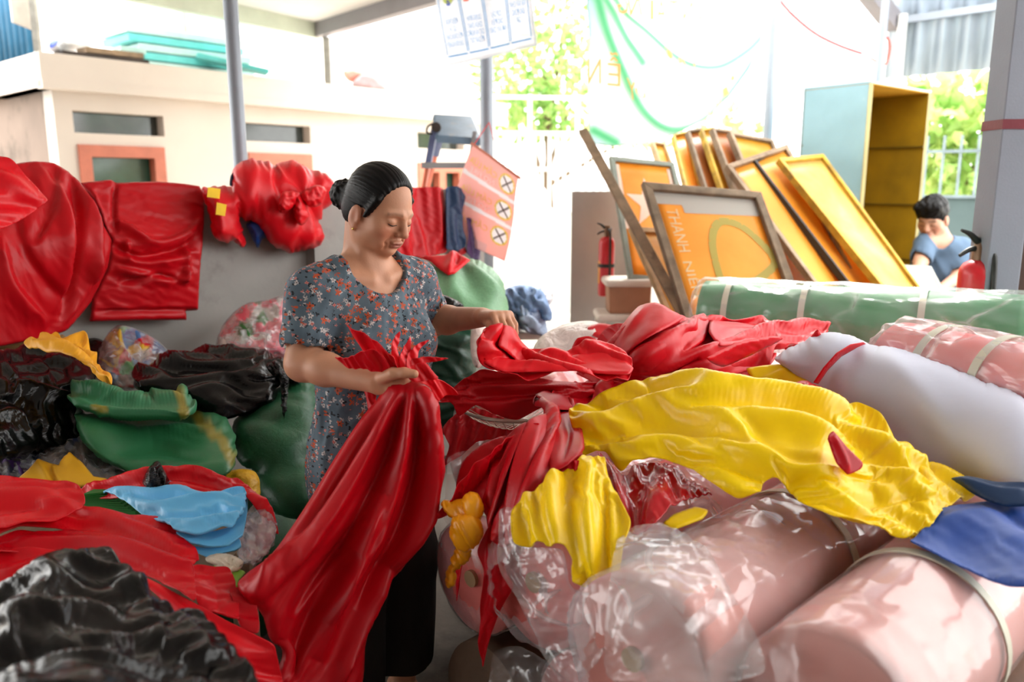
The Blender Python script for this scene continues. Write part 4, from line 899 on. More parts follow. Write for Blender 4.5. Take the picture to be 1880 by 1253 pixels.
# ================================================================== CLOTH ROLLS
SR = mat_satin('red_satin', (200, 4, 24), .4, 0, spec=.3); SR2 = mat_satin('deep_red_satin', (180, 3, 20), .4, 0, spec=.3); SRH = mat_satin('bright_red_satin', (216, 8, 26), .4, .0, spec=.3)
SY = mat_satin('yellow_satin', (252, 208, 2), .33, .1, spec=.35); SYD = mat_satin('amber_cloth', (240, 168, 8), .5, .1); SWH = mat_satin('white_cloth', (194, 198, 216), .5, .1, var=.03)
SBL = mat_satin('royal_blue_cloth', (14, 66, 150), .5, .2); SNV = mat_satin('navy_cloth', (22, 54, 92), .5, .2); SLB = mat_satin('sky_blue_cloth', (104, 190, 240), .38, .2); SGR = mat_satin('green_cloth', (30, 120, 44), .5, .2)
M_pink = mat_plain('coral_roll_cloth', (232, 122, 116), .6, .1, 2, .15, 90); M_pink2 = mat_plain('dusty_pink_roll_cloth', (222, 150, 140), .6, .08, 2, .15, 90); M_greenroll = mat_plain('green_roll_cloth', (44, 138, 84), .55, .12, 3, .15, 90); M_brown = mat_plain('brown_paper_wrap', (96, 72, 54), .7, .2, 5)
W_clear = mat_clear('clear_film', base=.12, amount=.2, scale=6, stretch=(1, 1, 1)); W_crum = mat_clear('crumpled_film', base=.10, amount=.34, scale=8, rough=.12, bump=.45); W_tight = mat_clear('tight_film', base=.04, amount=.16, scale=5, bump=.25); W_milky = mat_clear('milky_film', (242, 242, 244), base=.10, amount=.3, scale=6, rough=.2)
M_strap = mat_plain('pale_strap', (206, 204, 186), .5, .05); M_core = mat_plain('card_core', (170, 140, 104), .8)
def cyl_frame(A, B):
    d = unit(B - A); x = unit(np.cross(d, (0, 0, 1))); y = np.cross(x, d); return d, x, y
def cloth_roll(A, B, r, mat, label, wrap=None, straps=(), group=None, puff=.01, overhang=(.05, .05), lump=.006, seed=0., strapmat=None, wamp=.02):
    A, B = V3(A), V3(B); d, x, y = cyl_frame(A, B); L = np.linalg.norm(B - A)
    t = thing('cloth_roll', (A + B) / 2 - V3((0, 0, r)), label, 'cloth roll', group)
    n, m_ = 56, 44; th = np.linspace(0, 2 * np.pi, n, endpoint=False); ss = np.linspace(0, 1, m_)
    TT, S_ = np.meshgrid(th, ss); rr = r + lump * pnoise(np.cos(TT) * 1.2 + seed, np.sin(TT) * 1.2, S_ * L * 3 + seed)
    def ring(rr, S_, TT): return A + S_[..., None] * L * d + rr[..., None] * (np.cos(TT)[..., None] * x + np.sin(TT)[..., None] * y)
    v = ring(rr, S_, TT).reshape(-1, 3); f = [(i * n + j, i * n + (j + 1) % n, (i + 1) * n + (j + 1) % n, (i + 1) * n + j) for i in range(m_ - 1) for j in range(n)]
    v = list(v)
    for end, base_i, sg in ((A, 0, -1), (B, (m_ - 1) * n, 1)):           # wound ends: stepped rings down to the core
        prev = base_i
        for k_, fr_ in enumerate(np.linspace(.93, .16, 12)):
            k0 = len(v); dep = .006 * (k_ % 2) - .004
            v += [end + d * sg * dep + r * fr_ * (1 + .03 * math.sin(a + k_)) * (math.cos(a) * x + math.sin(a) * y) for a in th]
            f += [((prev + j), (prev + (j + 1) % n), k0 + (j + 1) % n, k0 + j)[::(1 if sg < 0 else -1)] for j in range(n)]; prev = k0
        f.append(tuple(prev + j for j in range(n))[::(1 if sg < 0 else -1)])
    o = mesh_obj('wound_cloth', v, f, mat, t, True); bm = bmesh.new(); bm.from_mesh(o.data); bmesh.ops.recalc_face_normals(bm, faces=bm.faces); bm.to_mesh(o.data); bm.free()
    MB().tube([A - d * .012, A + d * .05], r * .15, 20).build('core_tube', M_core, t, smooth=True)
    if wrap is not None:
        m2 = 90; ss = np.linspace(-overhang[0] / L, 1 + overhang[1] / L, m2); TT, S_ = np.meshgrid(np.linspace(0, 2 * np.pi, 90, endpoint=False), ss); n2 = 90
        e0 = np.clip(-S_ * L / max(overhang[0], 1e-3), 0, 1); e1 = np.clip((S_ - 1) * L / max(overhang[1], 1e-3), 0, 1); e = np.maximum(e0, e1)
        wv = wamp * (ridged(np.cos(TT) * 2.2 + seed, np.sin(TT) * 2.2 + S_ * L * 1.6, S_ * L * 3.1 + seed) - .45)
        rr = r + puff + np.maximum(wv, -puff * .7) * (.6 + e) ; rr = rr * (1 - .55 * e ** 2) + .02 * e * pnoise(np.cos(TT) * 3 + seed, np.sin(TT) * 3, S_ * 9)
        v = ring(rr, S_, TT).reshape(-1, 3); f = [(i * n2 + j, i * n2 + (j + 1) % n2, (i + 1) * n2 + (j + 1) % n2, (i + 1) * n2 + j) for i in range(m2 - 1) for j in range(n2)]
        mesh_obj('plastic_wrap', v, np.array(f), wrap, t, True)
    for s_ in straps:
        c_ = A + d * L * s_; rs = r + puff * .75 + .002; m3 = MB(); vv = []
        for a in np.linspace(0, 2 * np.pi, 48, endpoint=False):
            for off, dr in ((-.011, 0), (.011, 0), (.011, .003), (-.011, .003)): vv.append(c_ + d * off + (rs + dr) * (math.cos(a) * x + math.sin(a) * y))
        ff = [(4 * i + k_, 4 * i + (k_ + 1) % 4, 4 * ((i + 1) % 48) + (k_ + 1) % 4, 4 * ((i + 1) % 48) + k_) for i in range(48) for k_ in range(4)]
        m3.add(vv, ff).build('strap', strapmat or M_strap, t, smooth=True)
    return t
AX = unit((.72, .69, 0)); RR_ = .147
top = [((.47, 1.08, .66), 2.0, M_pink2, W_tight, (.18, .6), 'dusty pink cloth roll in tight film with pale strap, beside royal blue cloth'), ((.21, 1.245, .66), 1.8, M_pink2, W_clear, (.3, .62), 'pink cloth roll in loose clear film lying under the yellow satin'),
       ((.05, 1.515, .66), 1.8, M_pink, W_crum, (.02,), 'coral cloth roll in crumpled film under the yellow satin tail'), ((-.095, 1.84, .50), 1.7, M_pink, W_clear, (.03,), 'sagging coral cloth roll with white rimmed end behind the amber ribbon knot'), ((-.09, 2.22, .66), 1.7, M_pink2, W_clear, (), 'pale pink cloth roll under the wire basket'),
       ((-.10, 2.62, .66), 1.15, M_pink, W_clear, (), 'pink cloth roll under the far end of the red satin heap')]
for k_, (e_, ln, mt, wr_, st_, lab) in enumerate(top):
    A = V3(e_); cloth_roll(A, A + AX * ln, RR_ - .006, mt, lab, wr_, st_, puff=.005, seed=k_ * 3.3, overhang=(.06 if k_ in (0, 1, 2) else .02, .03), wamp=.022 if k_ in (1, 2) else .008)
for k_, (e_, lab) in enumerate([((.36, 1.17, .405), 'pink cloth roll of the middle tier below the two pink rolls in front'), ((.16, 1.42, .405), 'coral cloth roll of the middle tier behind the torn film'), ((-.02, 2.48, .405), 'coral cloth roll of the middle tier deep under the red heap')]):
    A = V3(e_); cloth_roll(A, A + AX * 1.6, RR_ - .004, M_pink, lab, W_clear if k_ < 2 else None, (.03,), seed=k_ * 5.1 + 1, puff=.004, overhang=(.02, .02), wamp=.008)
for k_, e_ in enumerate([(.52, 1.12, .15), (.31, 1.34, .15), (.11, 1.56, .15), (-.07, 1.84, .17), (.01, 2.34, .15), (-.04, 2.74, .15)]):
    A = V3(e_); cloth_roll(A, A + AX * 1.6, RR_ - .002, M_brown, 'brown paper wrapped cloth roll of the bottom tier resting on the floor', seed=k_ * 2.1 + 2, group='brown rolls of the bottom tier')
# upper rolls
def rl(px0, py0, Y0, px1, py1, Y1): return P(px0, py0, Y0), P(px1, py1, Y1)
A, B = rl(1296, 572, 3.22, 1880, 612, 2.66); cloth_roll(A, B, .125, M_greenroll, 'green cloth roll in loose milky film lying across the back of the pile', W_milky, (.1, .36, .72), puff=.012, overhang=(.05, .16), wamp=.03, seed=4.4)
A, B = rl(1655, 668, 2.15, 1960, 742, 1.72); cloth_roll(A, B, .115, mat_plain('rose_roll_cloth', (236, 118, 120), .6, .1, 2), 'rose pink cloth roll in milky film between white and green rolls', W_milky, (.32, .68), puff=.012, overhang=(.05, .05), wamp=.024, seed=8.8)
# ================================================================== RIGHT PILE CLOTHS
def C(*pts):
    """control points: (px, py, z) on the pile -> (px, py, Y)"""
    return [(a, b_, zY(a, b_, z_)) for a, b_, z_ in pts]
wrl = bag('white_cloth_roll', [(1420, 656), (1470, 632), (1520, 614), (1556, 618), (1588, 634), (1618, 640), (1650, 642), (1720, 668), (1800, 708), (1900, 756), (1900, 888), (1800, 884), (1720, 870), (1672, 850), (1640, 818), (1594, 782), (1548, 765), (1500, 716), (1462, 690), (1432, 668)],
    [(1430, 660, 2.2), (1500, 660, 2.16), (1580, 690, 2.05), (1700, 750, 1.84), (1890, 820, 1.58), (1890, 760, 1.66), (1720, 860, 1.76)], SWH, T=.12, D=78, step=6,
    folds=[([(1480, 632), (1500, 660), (1498, 700)], 12, -.012), ([(1590, 640), (1560, 690), (1540, 740)], 10, -.014), ([(1640, 690), (1690, 760), (1740, 820)], 16, -.010), ([(1600, 640), (1640, 660), (1700, 720), (1760, 780)], 18, .012)], wr=[(.004, .09, 35, 4, 2.2, 3, True)], crum=dict(stretch=1.1, iters=110, bend=0.05, seed=2.2, amp=0.012, size=0.09, ang=40, step=9), label='bulky white cloth roll with a red ribbon knotted round its end', cat='cloth roll')
drape('red_tie_ribbon', [(1494, 703), (1502, 706), (1520, 680), (1545, 655), (1572, 640), (1592, 634), (1586, 629), (1562, 633), (1536, 649), (1512, 676)], [(1498, 704, 1.98), (1540, 655, 1.99), (1590, 632, 2.06)], SR, 3, thick=.003, smooth=False, label='thin red ribbon tied over the end of the white roll', cat='ribbon')
bag('red_ribbon_knot', [(1450, 714), (1462, 702), (1480, 699), (1495, 706), (1512, 712), (1504, 718), (1488, 716), (1474, 724), (1462, 738), (1454, 728)], [(1450, 714, 1.98), (1512, 712, 1.95), (1465, 736, 1.93)], SR, T=.02, D=8, step=3, wr=[(.01, .02, 30, 2, 1.)], label='red ribbon knot where the tie meets the yellow cloth', cat='ribbon')

# red satin heap: back, middle, front layers
bag('white_plastic_bag', [(978, 650), (990, 622), (1020, 602), (1050, 592), (1090, 590), (1108, 606), (1104, 640), (1080, 660), (1040, 668), (1000, 664)], C((980, 640, .88), (1105, 610, .95), (1040, 660, .85), (1050, 592, .97)), mat_bag('white_film_bag', (238, 226, 222), .3, 18, .5), T=.1, D=34, step=5, wr=[(.02, .06, 20, 2, 1.4)], label='tied white plastic bag half hidden behind the red satin heap', cat='bag')
rhp = thing('red_satin_heap', PZ(1250, 700, .86), 'long red satin cloth heaped highest behind the yellow satin', 'cloth')
RC = C((1060, 690, .90), (1105, 630, .98), (1190, 578, 1.08), (1290, 595, 1.04), (1400, 597, 1.0), (1520, 608, .98), (1425, 655, .97), (1300, 660, .99), (1180, 660, 1.0), (1180, 720, .88), (1380, 700, .90), (1260, 710, .89))
drape('under_layer', [(1060, 690), (1078, 652), (1105, 625), (1135, 603), (1160, 592), (1178, 577), (1200, 576), (1222, 590), (1252, 602), (1282, 590), (1296, 600), (1340, 598), (1400, 597), (1470, 600), (1522, 607), (1500, 632), (1470, 645), (1425, 652), (1412, 680), (1380, 700), (1330, 690), (1260, 712), (1180, 722), (1110, 712)],
    RC, SR, 5,
    folds=[([(1060, 690), (1120, 655), (1190, 580)], 14, .03), ([(1195, 578), (1160, 640), (1090, 690)], 12, -.022), ([(1285, 595), (1220, 640), (1150, 690)], 16, .035), ([(1240, 640), (1330, 610), (1420, 600)], 9, -.02), ([(1520, 608), (1420, 620), (1300, 650), (1200, 690)], 10, .024), ([(1480, 630), (1380, 655), (1290, 675), (1200, 700)], 8, -.022), ([(1425, 652), (1360, 675), (1280, 685)], 9, .028), ([(1400, 690), (1320, 688), (1250, 700)], 8, -.02)],
    wr=[(.022, .05, -20, 5, 1.3), (.008, .02, -15, 5, 6.1)], edge=(14, .03), up=.4, thick=.006, parent=rhp, crum=dict(stretch=1.5, iters=110, bend=0.05, seed=7.2, amp=0.02, size=0.06, ang=-18, step=8))
flaps(rhp, 'fold', SR, RC, [
    ([(1300, 600), (1400, 597), (1470, 600), (1522, 607), (1490, 630), (1440, 640), (1380, 640), (1310, 650), (1292, 625)], (1400, 598, 1380, 645, .0, .03), [([(1500, 608), (1400, 612), (1310, 622)], 6, .010), ([(1480, 622), (1390, 628), (1310, 640)], 5, -.010)]),
    ([(1150, 672), (1195, 640), (1240, 610), (1282, 590), (1298, 604), (1290, 632), (1240, 664), (1190, 690), (1150, 700), (1130, 690)], (1200, 620, 1230, 680, .034, .004), [([(1285, 594), (1230, 632), (1160, 676)], 8, .014), ([(1290, 615), (1240, 650), (1180, 690)], 6, -.010)]),
    ([(1104, 672), (1120, 640), (1150, 605), (1178, 577), (1202, 576), (1222, 591), (1244, 606), (1196, 638), (1150, 670), (1100, 700)], (1120, 620, 1200, 640, .010, .040), [([(1190, 580), (1160, 630), (1110, 690)], 8, .016)]),
    ([(1186, 694), (1250, 668), (1330, 656), (1425, 652), (1412, 676), (1350, 688), (1260, 702), (1200, 712)], (1300, 655, 1290, 705, .006, .034), [([(1200, 700), (1300, 676), (1410, 660)], 6, .010)]),
    ([(1236, 714), (1290, 694), (1350, 684), (1380, 696), (1374, 718), (1310, 718)], (1300, 688, 1300, 720, .004, .026)),
    ([(1060, 690), (1078, 652), (1105, 640), (1120, 664), (1108, 700), (1180, 722), (1110, 714)], (1070, 660, 1110, 700, .0, .026))])
lft = thing('lifted_red_satin', P(980, 704, 1.9), 'bright red satin cloth pulled up by the raised hand', 'cloth')
LC = [(906, 606, 1.94), (880, 640, 1.90), (880, 665, 1.88), (950, 650, 2.0), (960, 700, 1.90), (1040, 655, 2.02), (1030, 700, 1.90), (1110, 640, 2.04), (1150, 700, 1.92)]
drape('under_layer', [(884, 606), (904, 602), (928, 606), (944, 628), (968, 646), (1000, 656), (1050, 648), (1100, 628), (1140, 640), (1160, 676), (1150, 704), (1090, 710), (1020, 702), (960, 706), (915, 694), (880, 668), (866, 646), (870, 622)],
    LC, SRH, 4,
    folds=[([(908, 606), (890, 640), (884, 664)], 10, .03), ([(912, 606), (930, 650), (980, 690)], 9, -.03), ([(920, 606), (960, 655), (1030, 690), (1100, 705)], 12, .035), ([(935, 615), (990, 668), (1070, 690)], 8, -.02), ([(970, 650), (1040, 672), (1120, 690)], 10, .02), ([(1110, 630), (1060, 660), (990, 672)], 9, .02)],
    wr=[(.012, .04, 25, 4, 4.2)], edge=(10, .015), thick=.005, parent=lft, crum=dict(stretch=1.35, iters=110, bend=0.05, seed=9.2, amp=0.015, size=0.06, ang=25, step=7))
flaps(lft, 'fold', SRH, LC, [
    ([(1010, 662), (1060, 648), (1104, 628), (1132, 650), (1160, 690), (1150, 706), (1090, 704), (1040, 690)], (1080, 640, 1080, 705, .0, .03), [([(1040, 670), (1090, 660), (1130, 650)], 8, .012)]),
    ([(906, 604), (928, 606), (944, 628), (970, 648), (1020, 660), (1062, 676), (1000, 690), (950, 680), (918, 660), (896, 640)], (910, 650, 990, 650, .034, .006), [([(915, 608), (950, 650), (1030, 676)], 7, .014)]),
    ([(893, 640), (915, 660), (950, 678), (1010, 690), (1080, 700), (1020, 706), (960, 706), (915, 694), (884, 668)], (900, 650, 960, 705, .008, .036), [([(895, 655), (940, 680), (1030, 698)], 6, .010)]),
    ([(884, 606), (906, 602), (898, 630), (886, 666), (872, 648), (866, 630)], (905, 610, 870, 650, .036, .012), [([(898, 606), (886, 630), (880, 656)], 5, .012)])])
drape('red_satin_cloth', [(800, 745), (822, 720), (850, 700), (884, 684), (940, 690), (1010, 702), (1080, 706), (1150, 704), (1190, 716), (1150, 735), (1080, 735), (1000, 748), (950, 772), (905, 764), (872, 750), (842, 766), (826, 742)],
    C((805, 745, .90), (884, 686, .97), (1000, 705, .94), (1150, 706, .91), (1180, 718, .89), (1080, 735, .88), (950, 768, .86), (870, 748, .89)), SR2, 4,
    folds=[([(810, 742), (870, 715), (960, 716), (1060, 712)], 8, .03), ([(850, 735), (920, 730), (1000, 722)], 6, -.02), ([(870, 748), (940, 742), (1040, 728), (1130, 716)], 8, .026), ([(830, 722), (900, 702), (1000, 706)], 6, -.016)], wr=[(.014, .03, 8, 5, 7.7)], edge=(8, .015), up=.3, thick=.005, crum=dict(stretch=1.6, iters=110, bend=0.05, seed=5.5, amp=0.014, size=0.04, ang=6, step=6), label='crumpled dark red satin spilling over the wire basket rim', cat='cloth')
for o_, c_, lab, mt in [
    ([(1056, 662), (1050, 640), (1060, 622), (1082, 618), (1100, 628), (1090, 650), (1070, 664)], C((1056, 660, .93), (1060, 625, .99), (1098, 630, .98)), 'curled red ribbon loop against the white plastic bag', SRH),
    ([(1075, 600), (1098, 592), (1126, 596), (1132, 616), (1108, 622), (1086, 614)], C((1075, 602, .97), (1130, 600, .98), (1105, 620, .95)), 'small red scrap lying on top of the white plastic bag', SR),
    ([(1000, 652), (1020, 640), (1040, 648), (1060, 662), (1030, 668)], C((1000, 654, .92), (1025, 640, .95), (1058, 664, .91)), 'little red scrap at the foot of the white plastic bag', SR2),
    ([(1440, 640), (1480, 628), (1500, 606), (1512, 622), (1530, 634), (1490, 640), (1450, 652)], C((1440, 642, 1.0), (1500, 608, 1.06), (1530, 636, 1.02)), 'pointed red ribbon tip poking up beside the white roll', SRH),
    ([(1300, 660), (1360, 630), (1420, 618), (1440, 624), (1390, 650), (1330, 676)], C((1300, 662, 1.03), (1430, 620, 1.05), (1335, 672, 1.0)), 'bright red ribbon laid slantwise on the satin heap', SRH),
    ([(1370, 690), (1420, 702), (1470, 712), (1462, 738), (1420, 728), (1380, 716)], C((1370, 692, .93), (1470, 715, .93), (1420, 728, .9)), 'red cloth strip between the yellow cloths by the ribbon knot', SRH)]:
    drape('red_ribbon', o_, c_, mt, 4, wr=[(.012, .03, 10, 3, o_[0][0] * .1)], edge=(6, .008), thick=.004, label=lab, cat='ribbon')
bag('black_ribbon', [(1126, 604), (1140, 598), (1154, 602), (1150, 616), (1138, 622), (1130, 614)], C((1126, 606, .99), (1154, 602, 1.0), (1138, 622, .97)), mat_bag('black_knit', (30, 30, 34), .6), T=.02, D=8, step=3, label='black ribbed scrap tucked between the red satin folds', cat='ribbon')
# wire basket under the red cloth
bp = PZ(925, 772, .865); bc_ = V3((bp[0] + .05, bp[1] + .16, .865)); bk_ = thing('wire_basket', bc_ - V3((0, 0, .055)), 'round wire basket holding red satin on top of the rolls', 'basket'); M_wire = mat_plain('basket_wire', (176, 164, 150), .4, metal=.6)
rim = [bc_ + .175 * V3((math.cos(a), math.sin(a), 0)) for a in np.linspace(0, 2 * np.pi, 41)]; MB().tube(rim, .005, 8, cap=False).build('rim', M_wire, bk_, smooth=True)
for i in range(40):
    a = 2 * np.pi * i / 40; MB().tube([bc_ + V3((math.cos(a) * .175 * c_, math.sin(a) * .175 * c_, -.05 * (1 - c_ ** 4))) for c_ in np.linspace(1, .1, 7)], .0014, 5).build('wire', M_wire, bk_, smooth=True)
# hanging red cloths over the roll ends
hng = thing('hanging_red_satin', P(960, 1010, 1.55), 'dark red satin folded over the roll edge and hanging in tails', 'cloth')
HC = C((1000, 724, .90), (1140, 704, .92), (1190, 720, .88), (1050, 768, .86)) + [(985, 760, 1.78), (1000, 820, 1.68), (1066, 850, 1.62), (985, 920, 1.52), (930, 1008, 1.52), (860, 900, 1.68), (900, 824, 1.74)]
drape('under_layer', [(978, 742), (1000, 724), (1060, 710), (1140, 704), (1192, 720), (1110, 742), (1050, 768), (1060, 800), (1066, 852), (1040, 876), (1006, 884), (985, 920), (965, 975), (930, 1010), (905, 985), (898, 940), (870, 930), (850, 905), (862, 860), (900, 824), (950, 796), (985, 790), (990, 765)],
    HC, SR2, 4,
    folds=[([(985, 745), (1010, 800), (990, 880), (960, 960)], 12, .03), ([(1010, 735), (1040, 790), (1030, 860)], 10, -.02), ([(1030, 735), (1055, 780), (1062, 850)], 8, .02), ([(970, 795), (930, 860), (910, 950)], 9, .024), ([(950, 800), (900, 850), (870, 910)], 8, -.018), ([(990, 800), (955, 880), (940, 990)], 7, -.02), ([(1000, 728), (1080, 722), (1170, 718)], 9, .018)],
    wr=[(.012, .04, 70, 4, 5.3)], edge=(8, .012), thick=.005, parent=hng, crum=dict(stretch=1.5, iters=110, bend=0.05, seed=3.5, amp=0.014, size=0.045, ang=102, step=6.5))
flaps(hng, 'fold', SR2, HC, [
    ([(978, 742), (1000, 724), (1060, 710), (1140, 704), (1192, 720), (1110, 742), (1050, 768), (1006, 764)], (1060, 710, 1040, 765, .0, .024), [([(990, 745), (1070, 730), (1170, 716)], 8, .010)]),
    ([(1004, 764), (1050, 768), (1060, 800), (1066, 852), (1040, 876), (1012, 880), (1004, 830)], (1005, 800, 1065, 810, .006, .034), [([(1028, 770), (1040, 815), (1032, 870)], 6, -.012)]),
    ([(968, 794), (1000, 770), (1006, 830), (1002, 884), (980, 930), (955, 985), (934, 1006), (936, 950), (952, 870)], (950, 850, 1000, 870, .030, .004), [([(985, 790), (975, 870), (948, 980)], 6, .012)]),
    ([(930, 808), (968, 794), (952, 866), (930, 930), (910, 975), (898, 940), (910, 870)], (915, 860, 950, 870, .004, .03), [([(950, 800), (930, 870), (908, 950)], 5, -.010)]),
    ([(900, 824), (934, 806), (914, 862), (894, 926), (868, 930), (850, 905), (862, 860)], (870, 860, 910, 880, .026, .004))])
for o_, c_, lab in [
    ([(985, 772), (955, 790), (905, 818), (870, 850), (836, 895), (794, 958), (830, 930), (880, 884), (935, 848), (985, 810)], [(985, 790, 1.72), (900, 840, 1.66), (796, 956, 1.62)], 'long red ribbon tapering to a point beside the clear film'),
    ([(958, 880), (985, 930), (965, 975), (940, 1010), (928, 1040), (944, 1076), (920, 1120), (900, 1180), (889, 1224), (884, 1170), (886, 1110), (893, 1050), (882, 1010), (900, 960), (930, 920)], [(960, 890, 1.58), (930, 1000, 1.55), (889, 1220, 1.56), (944, 1076, 1.53)], 'longest red ribbon hanging to a sharp tip in front of the lower rolls'),
    ([(846, 1010), (856, 1020), (850, 1060), (842, 1104), (837, 1070), (838, 1030)], [(846, 1010, 1.78), (842, 1104, 1.78), (856, 1040, 1.77)], 'short red ribbon tip under the amber ribbon knot'),
    ([(840, 762), (880, 752), (940, 775), (968, 800), (930, 806), (880, 812), (830, 850), (812, 858), (826, 820), (812, 790)], [(840, 765, 2.16), (960, 795, 2.12), (815, 855, 2.08)], 'dark red satin drooping below the wire basket'),
    ([(1018, 858), (1050, 848), (1072, 850), (1064, 866), (1036, 878), (1012, 890)], [(1018, 860, 1.58), (1070, 852, 1.56), (1014, 888, 1.56)], 'short red ribbon fold touching the yellow satin edge')]:
    drape('red_ribbon', o_, c_, SR2 if 'dark' in lab else SR, 4, wr=[(.012, .04, 100, 4, o_[0][1] * .1)], edge=(5, .006), thick=.003, smooth='short' not in lab, crum=dict(stretch=1.3, iters=110, bend=0.05, seed=2.1, amp=0.01, size=0.04, ang=100, step=5), label=lab, cat='ribbon')
kn = thing('amber_ribbon', P(850, 1000, 1.6), 'knotted amber ribbon dangling in front of the pink roll ends', 'ribbon')
for o_, c_ in [([(808, 924), (850, 920), (878, 930), (880, 960), (850, 958), (832, 948)], [(808, 924, 1.63), (878, 930, 1.6), (850, 955, 1.6)]), ([(852, 912), (880, 908), (884, 950), (868, 956), (852, 940)], [(852, 912, 1.6), (884, 940, 1.58), (860, 955, 1.58)]), ([(834, 950), (866, 945), (884, 962), (882, 990), (860, 1012), (836, 1000), (830, 970)], [(834, 955, 1.58), (884, 965, 1.56), (850, 1010, 1.57)]), ([(842, 996), (866, 1004), (860, 1030), (838, 1046), (836, 1074), (820, 1078), (818, 1056), (830, 1030)], [(842, 996, 1.6), (862, 1010, 1.59), (826, 1076, 1.6)])]:
    bag('ribbon_loop', o_, c_, mat_satin('amber_ribbon', (246, 164, 10), .3, .1), T=.022, D=16, step=3, crum=dict(stretch=1.35, iters=110, bend=0.05, seed=4.4, amp=0.008, size=0.03, ang=60, step=4.5), parent=kn)
# yellow satin
yf = [([(1062, 800), (1150, 770), (1260, 752), (1340, 740)], 16, .035), ([(1075, 825), (1170, 800), (1250, 785), (1300, 795)], 12, -.03), ([(1110, 850), (1200, 825), (1290, 820), (1360, 850), (1430, 880)], 14, .04), ([(1230, 715), (1330, 735), (1450, 750), (1560, 775)], 14, .03), ([(1240, 760), (1340, 762), (1440, 765), (1520, 790)], 9, -.03), ([(1300, 770), (1350, 800), (1400, 850), (1480, 880), (1560, 880)], 12, .035), ([(1260, 800), (1330, 850), (1390, 900)], 10, -.03), ([(1520, 790), (1500, 840), (1520, 900), (1570, 960)], 12, .035), ([(1480, 800), (1450, 860), (1400, 890)], 9, -.026), ([(1560, 800), (1590, 870), (1610, 950)], 10, -.03), ([(1600, 800), (1650, 870), (1690, 940)], 14, .03), ([(1250, 870), (1300, 840), (1330, 890), (1365, 930)], 10, .03), ([(1410, 790), (1470, 800), (1540, 830)], 12, .03), ([(1630, 900), (1640, 960), (1650, 990)], 10, .025)]
ycl = thing('yellow_satin_cloth', PZ(1380, 900, .84), 'large rumpled yellow satin cloth draped over the pink rolls', 'cloth')
YC = C((1050, 770, .90), (1180, 725, .95), (1300, 712, .98), (1450, 738, .96), (1560, 768, .93), (1690, 865, .87), (1665, 998, .81), (1570, 980, .83), (1450, 915, .84), (1390, 925, .84), (1250, 866, .86), (1120, 850, .85), (1070, 852, .84), (1300, 800, .93), (1480, 840, .92), (1150, 790, .91))
drape('under_layer', [(1048, 770), (1074, 748), (1120, 734), (1180, 722), (1240, 712), (1300, 709), (1380, 717), (1450, 735), (1520, 752), (1560, 764), (1610, 786), (1650, 822), (1690, 862), (1712, 905), (1716, 930), (1690, 975), (1664, 1000), (1620, 984), (1598, 972), (1570, 984), (1530, 978), (1490, 955), (1450, 918), (1418, 894), (1396, 900), (1390, 926), (1356, 934), (1320, 914), (1280, 884), (1245, 866), (1200, 862), (1168, 868), (1142, 880), (1118, 850), (1090, 852), (1064, 854), (1058, 815)],
    YC, SY, 4.5, folds=yf,
    wr=[(.020, .05, 25, 3, 2.9), (.007, .02, 20, 4, 8.1)], edge=(12, .022), up=.35, thick=.005, parent=ycl, crum=dict(stretch=1.5, iters=120, bend=0.05, seed=2.2, amp=0.032, size=0.11, ang=18, step=9.5))
ytl = thing('yellow_satin_tail', P(1080, 1085, 1.33), 'yellow satin tail hanging over the crumpled film of the roll end', 'cloth')
YT = [(1010, 890, 1.52), (1108, 852, 1.6), (955, 1000, 1.44), (1140, 970, 1.40), (1090, 1080, 1.33), (1045, 960, 1.40), (960, 920, 1.5)]
drape('under_layer', [(1004, 888), (1030, 872), (1064, 856), (1108, 850), (1116, 884), (1132, 930), (1150, 975), (1140, 1010), (1138, 1050), (1128, 1090), (1092, 1082), (1056, 1072), (1052, 1030), (1040, 1000), (1012, 1008), (1008, 998), (958, 1006), (952, 950), (966, 918), (1000, 904)],
    YT, SY, 4,
    folds=[([(1085, 860), (1075, 930), (1090, 1060)], 10, .03), ([(1050, 870), (1045, 940), (1062, 1060)], 9, -.024), ([(1010, 900), (1020, 950), (1045, 1000)], 11, .028), ([(1110, 900), (1110, 980), (1120, 1070)], 9, -.022), ([(975, 920), (990, 960), (1000, 1000)], 10, .02), ([(1030, 880), (990, 915)], 10, .02)], wr=[(.018, .04, 80, 3, 4.4)], edge=(9, .016), thick=.005, parent=ytl, crum=dict(stretch=1.55, iters=110, bend=0.05, seed=4.2, amp=0.02, size=0.055, ang=78, step=7))
drape('yellow_satin_cloth', [(1640, 850), (1690, 858), (1745, 872), (1790, 900), (1800, 920), (1760, 930), (1725, 945), (1700, 985), (1672, 1000), (1668, 950), (1660, 900)], C((1645, 855, .86), (1745, 875, .84), (1798, 918, .82), (1675, 995, .80), (1700, 920, .85)), SY, 5, folds=[([(1660, 860), (1700, 900), (1690, 970)], 12, .03), ([(1700, 865), (1760, 900), (1790, 915)], 10, .02)], wr=[(.014, .05, 30, 3, 6.6)], edge=(9, .015), up=.3, thick=.005, crum=dict(stretch=1.4, iters=110, bend=0.05, seed=6.5, amp=0.015, size=0.05, ang=35, step=7), label='yellow satin corner running under the royal blue cloth', cat='cloth')
drape('yellow_cloth', [(1370, 676), (1400, 670), (1432, 668), (1462, 688), (1486, 700), (1470, 714), (1420, 705), (1384, 700)], C((1372, 678, .95), (1432, 668, .97), (1485, 702, .94), (1400, 704, .92)), SY, 4, folds=[([(1400, 698), (1430, 685), (1450, 676)], 7, .012)], wr=[(.008, .05, 20, 3, 1.6)], edge=(6, .008), thick=.005, label='smooth yellow cloth between the red heap and the white roll', cat='cloth')
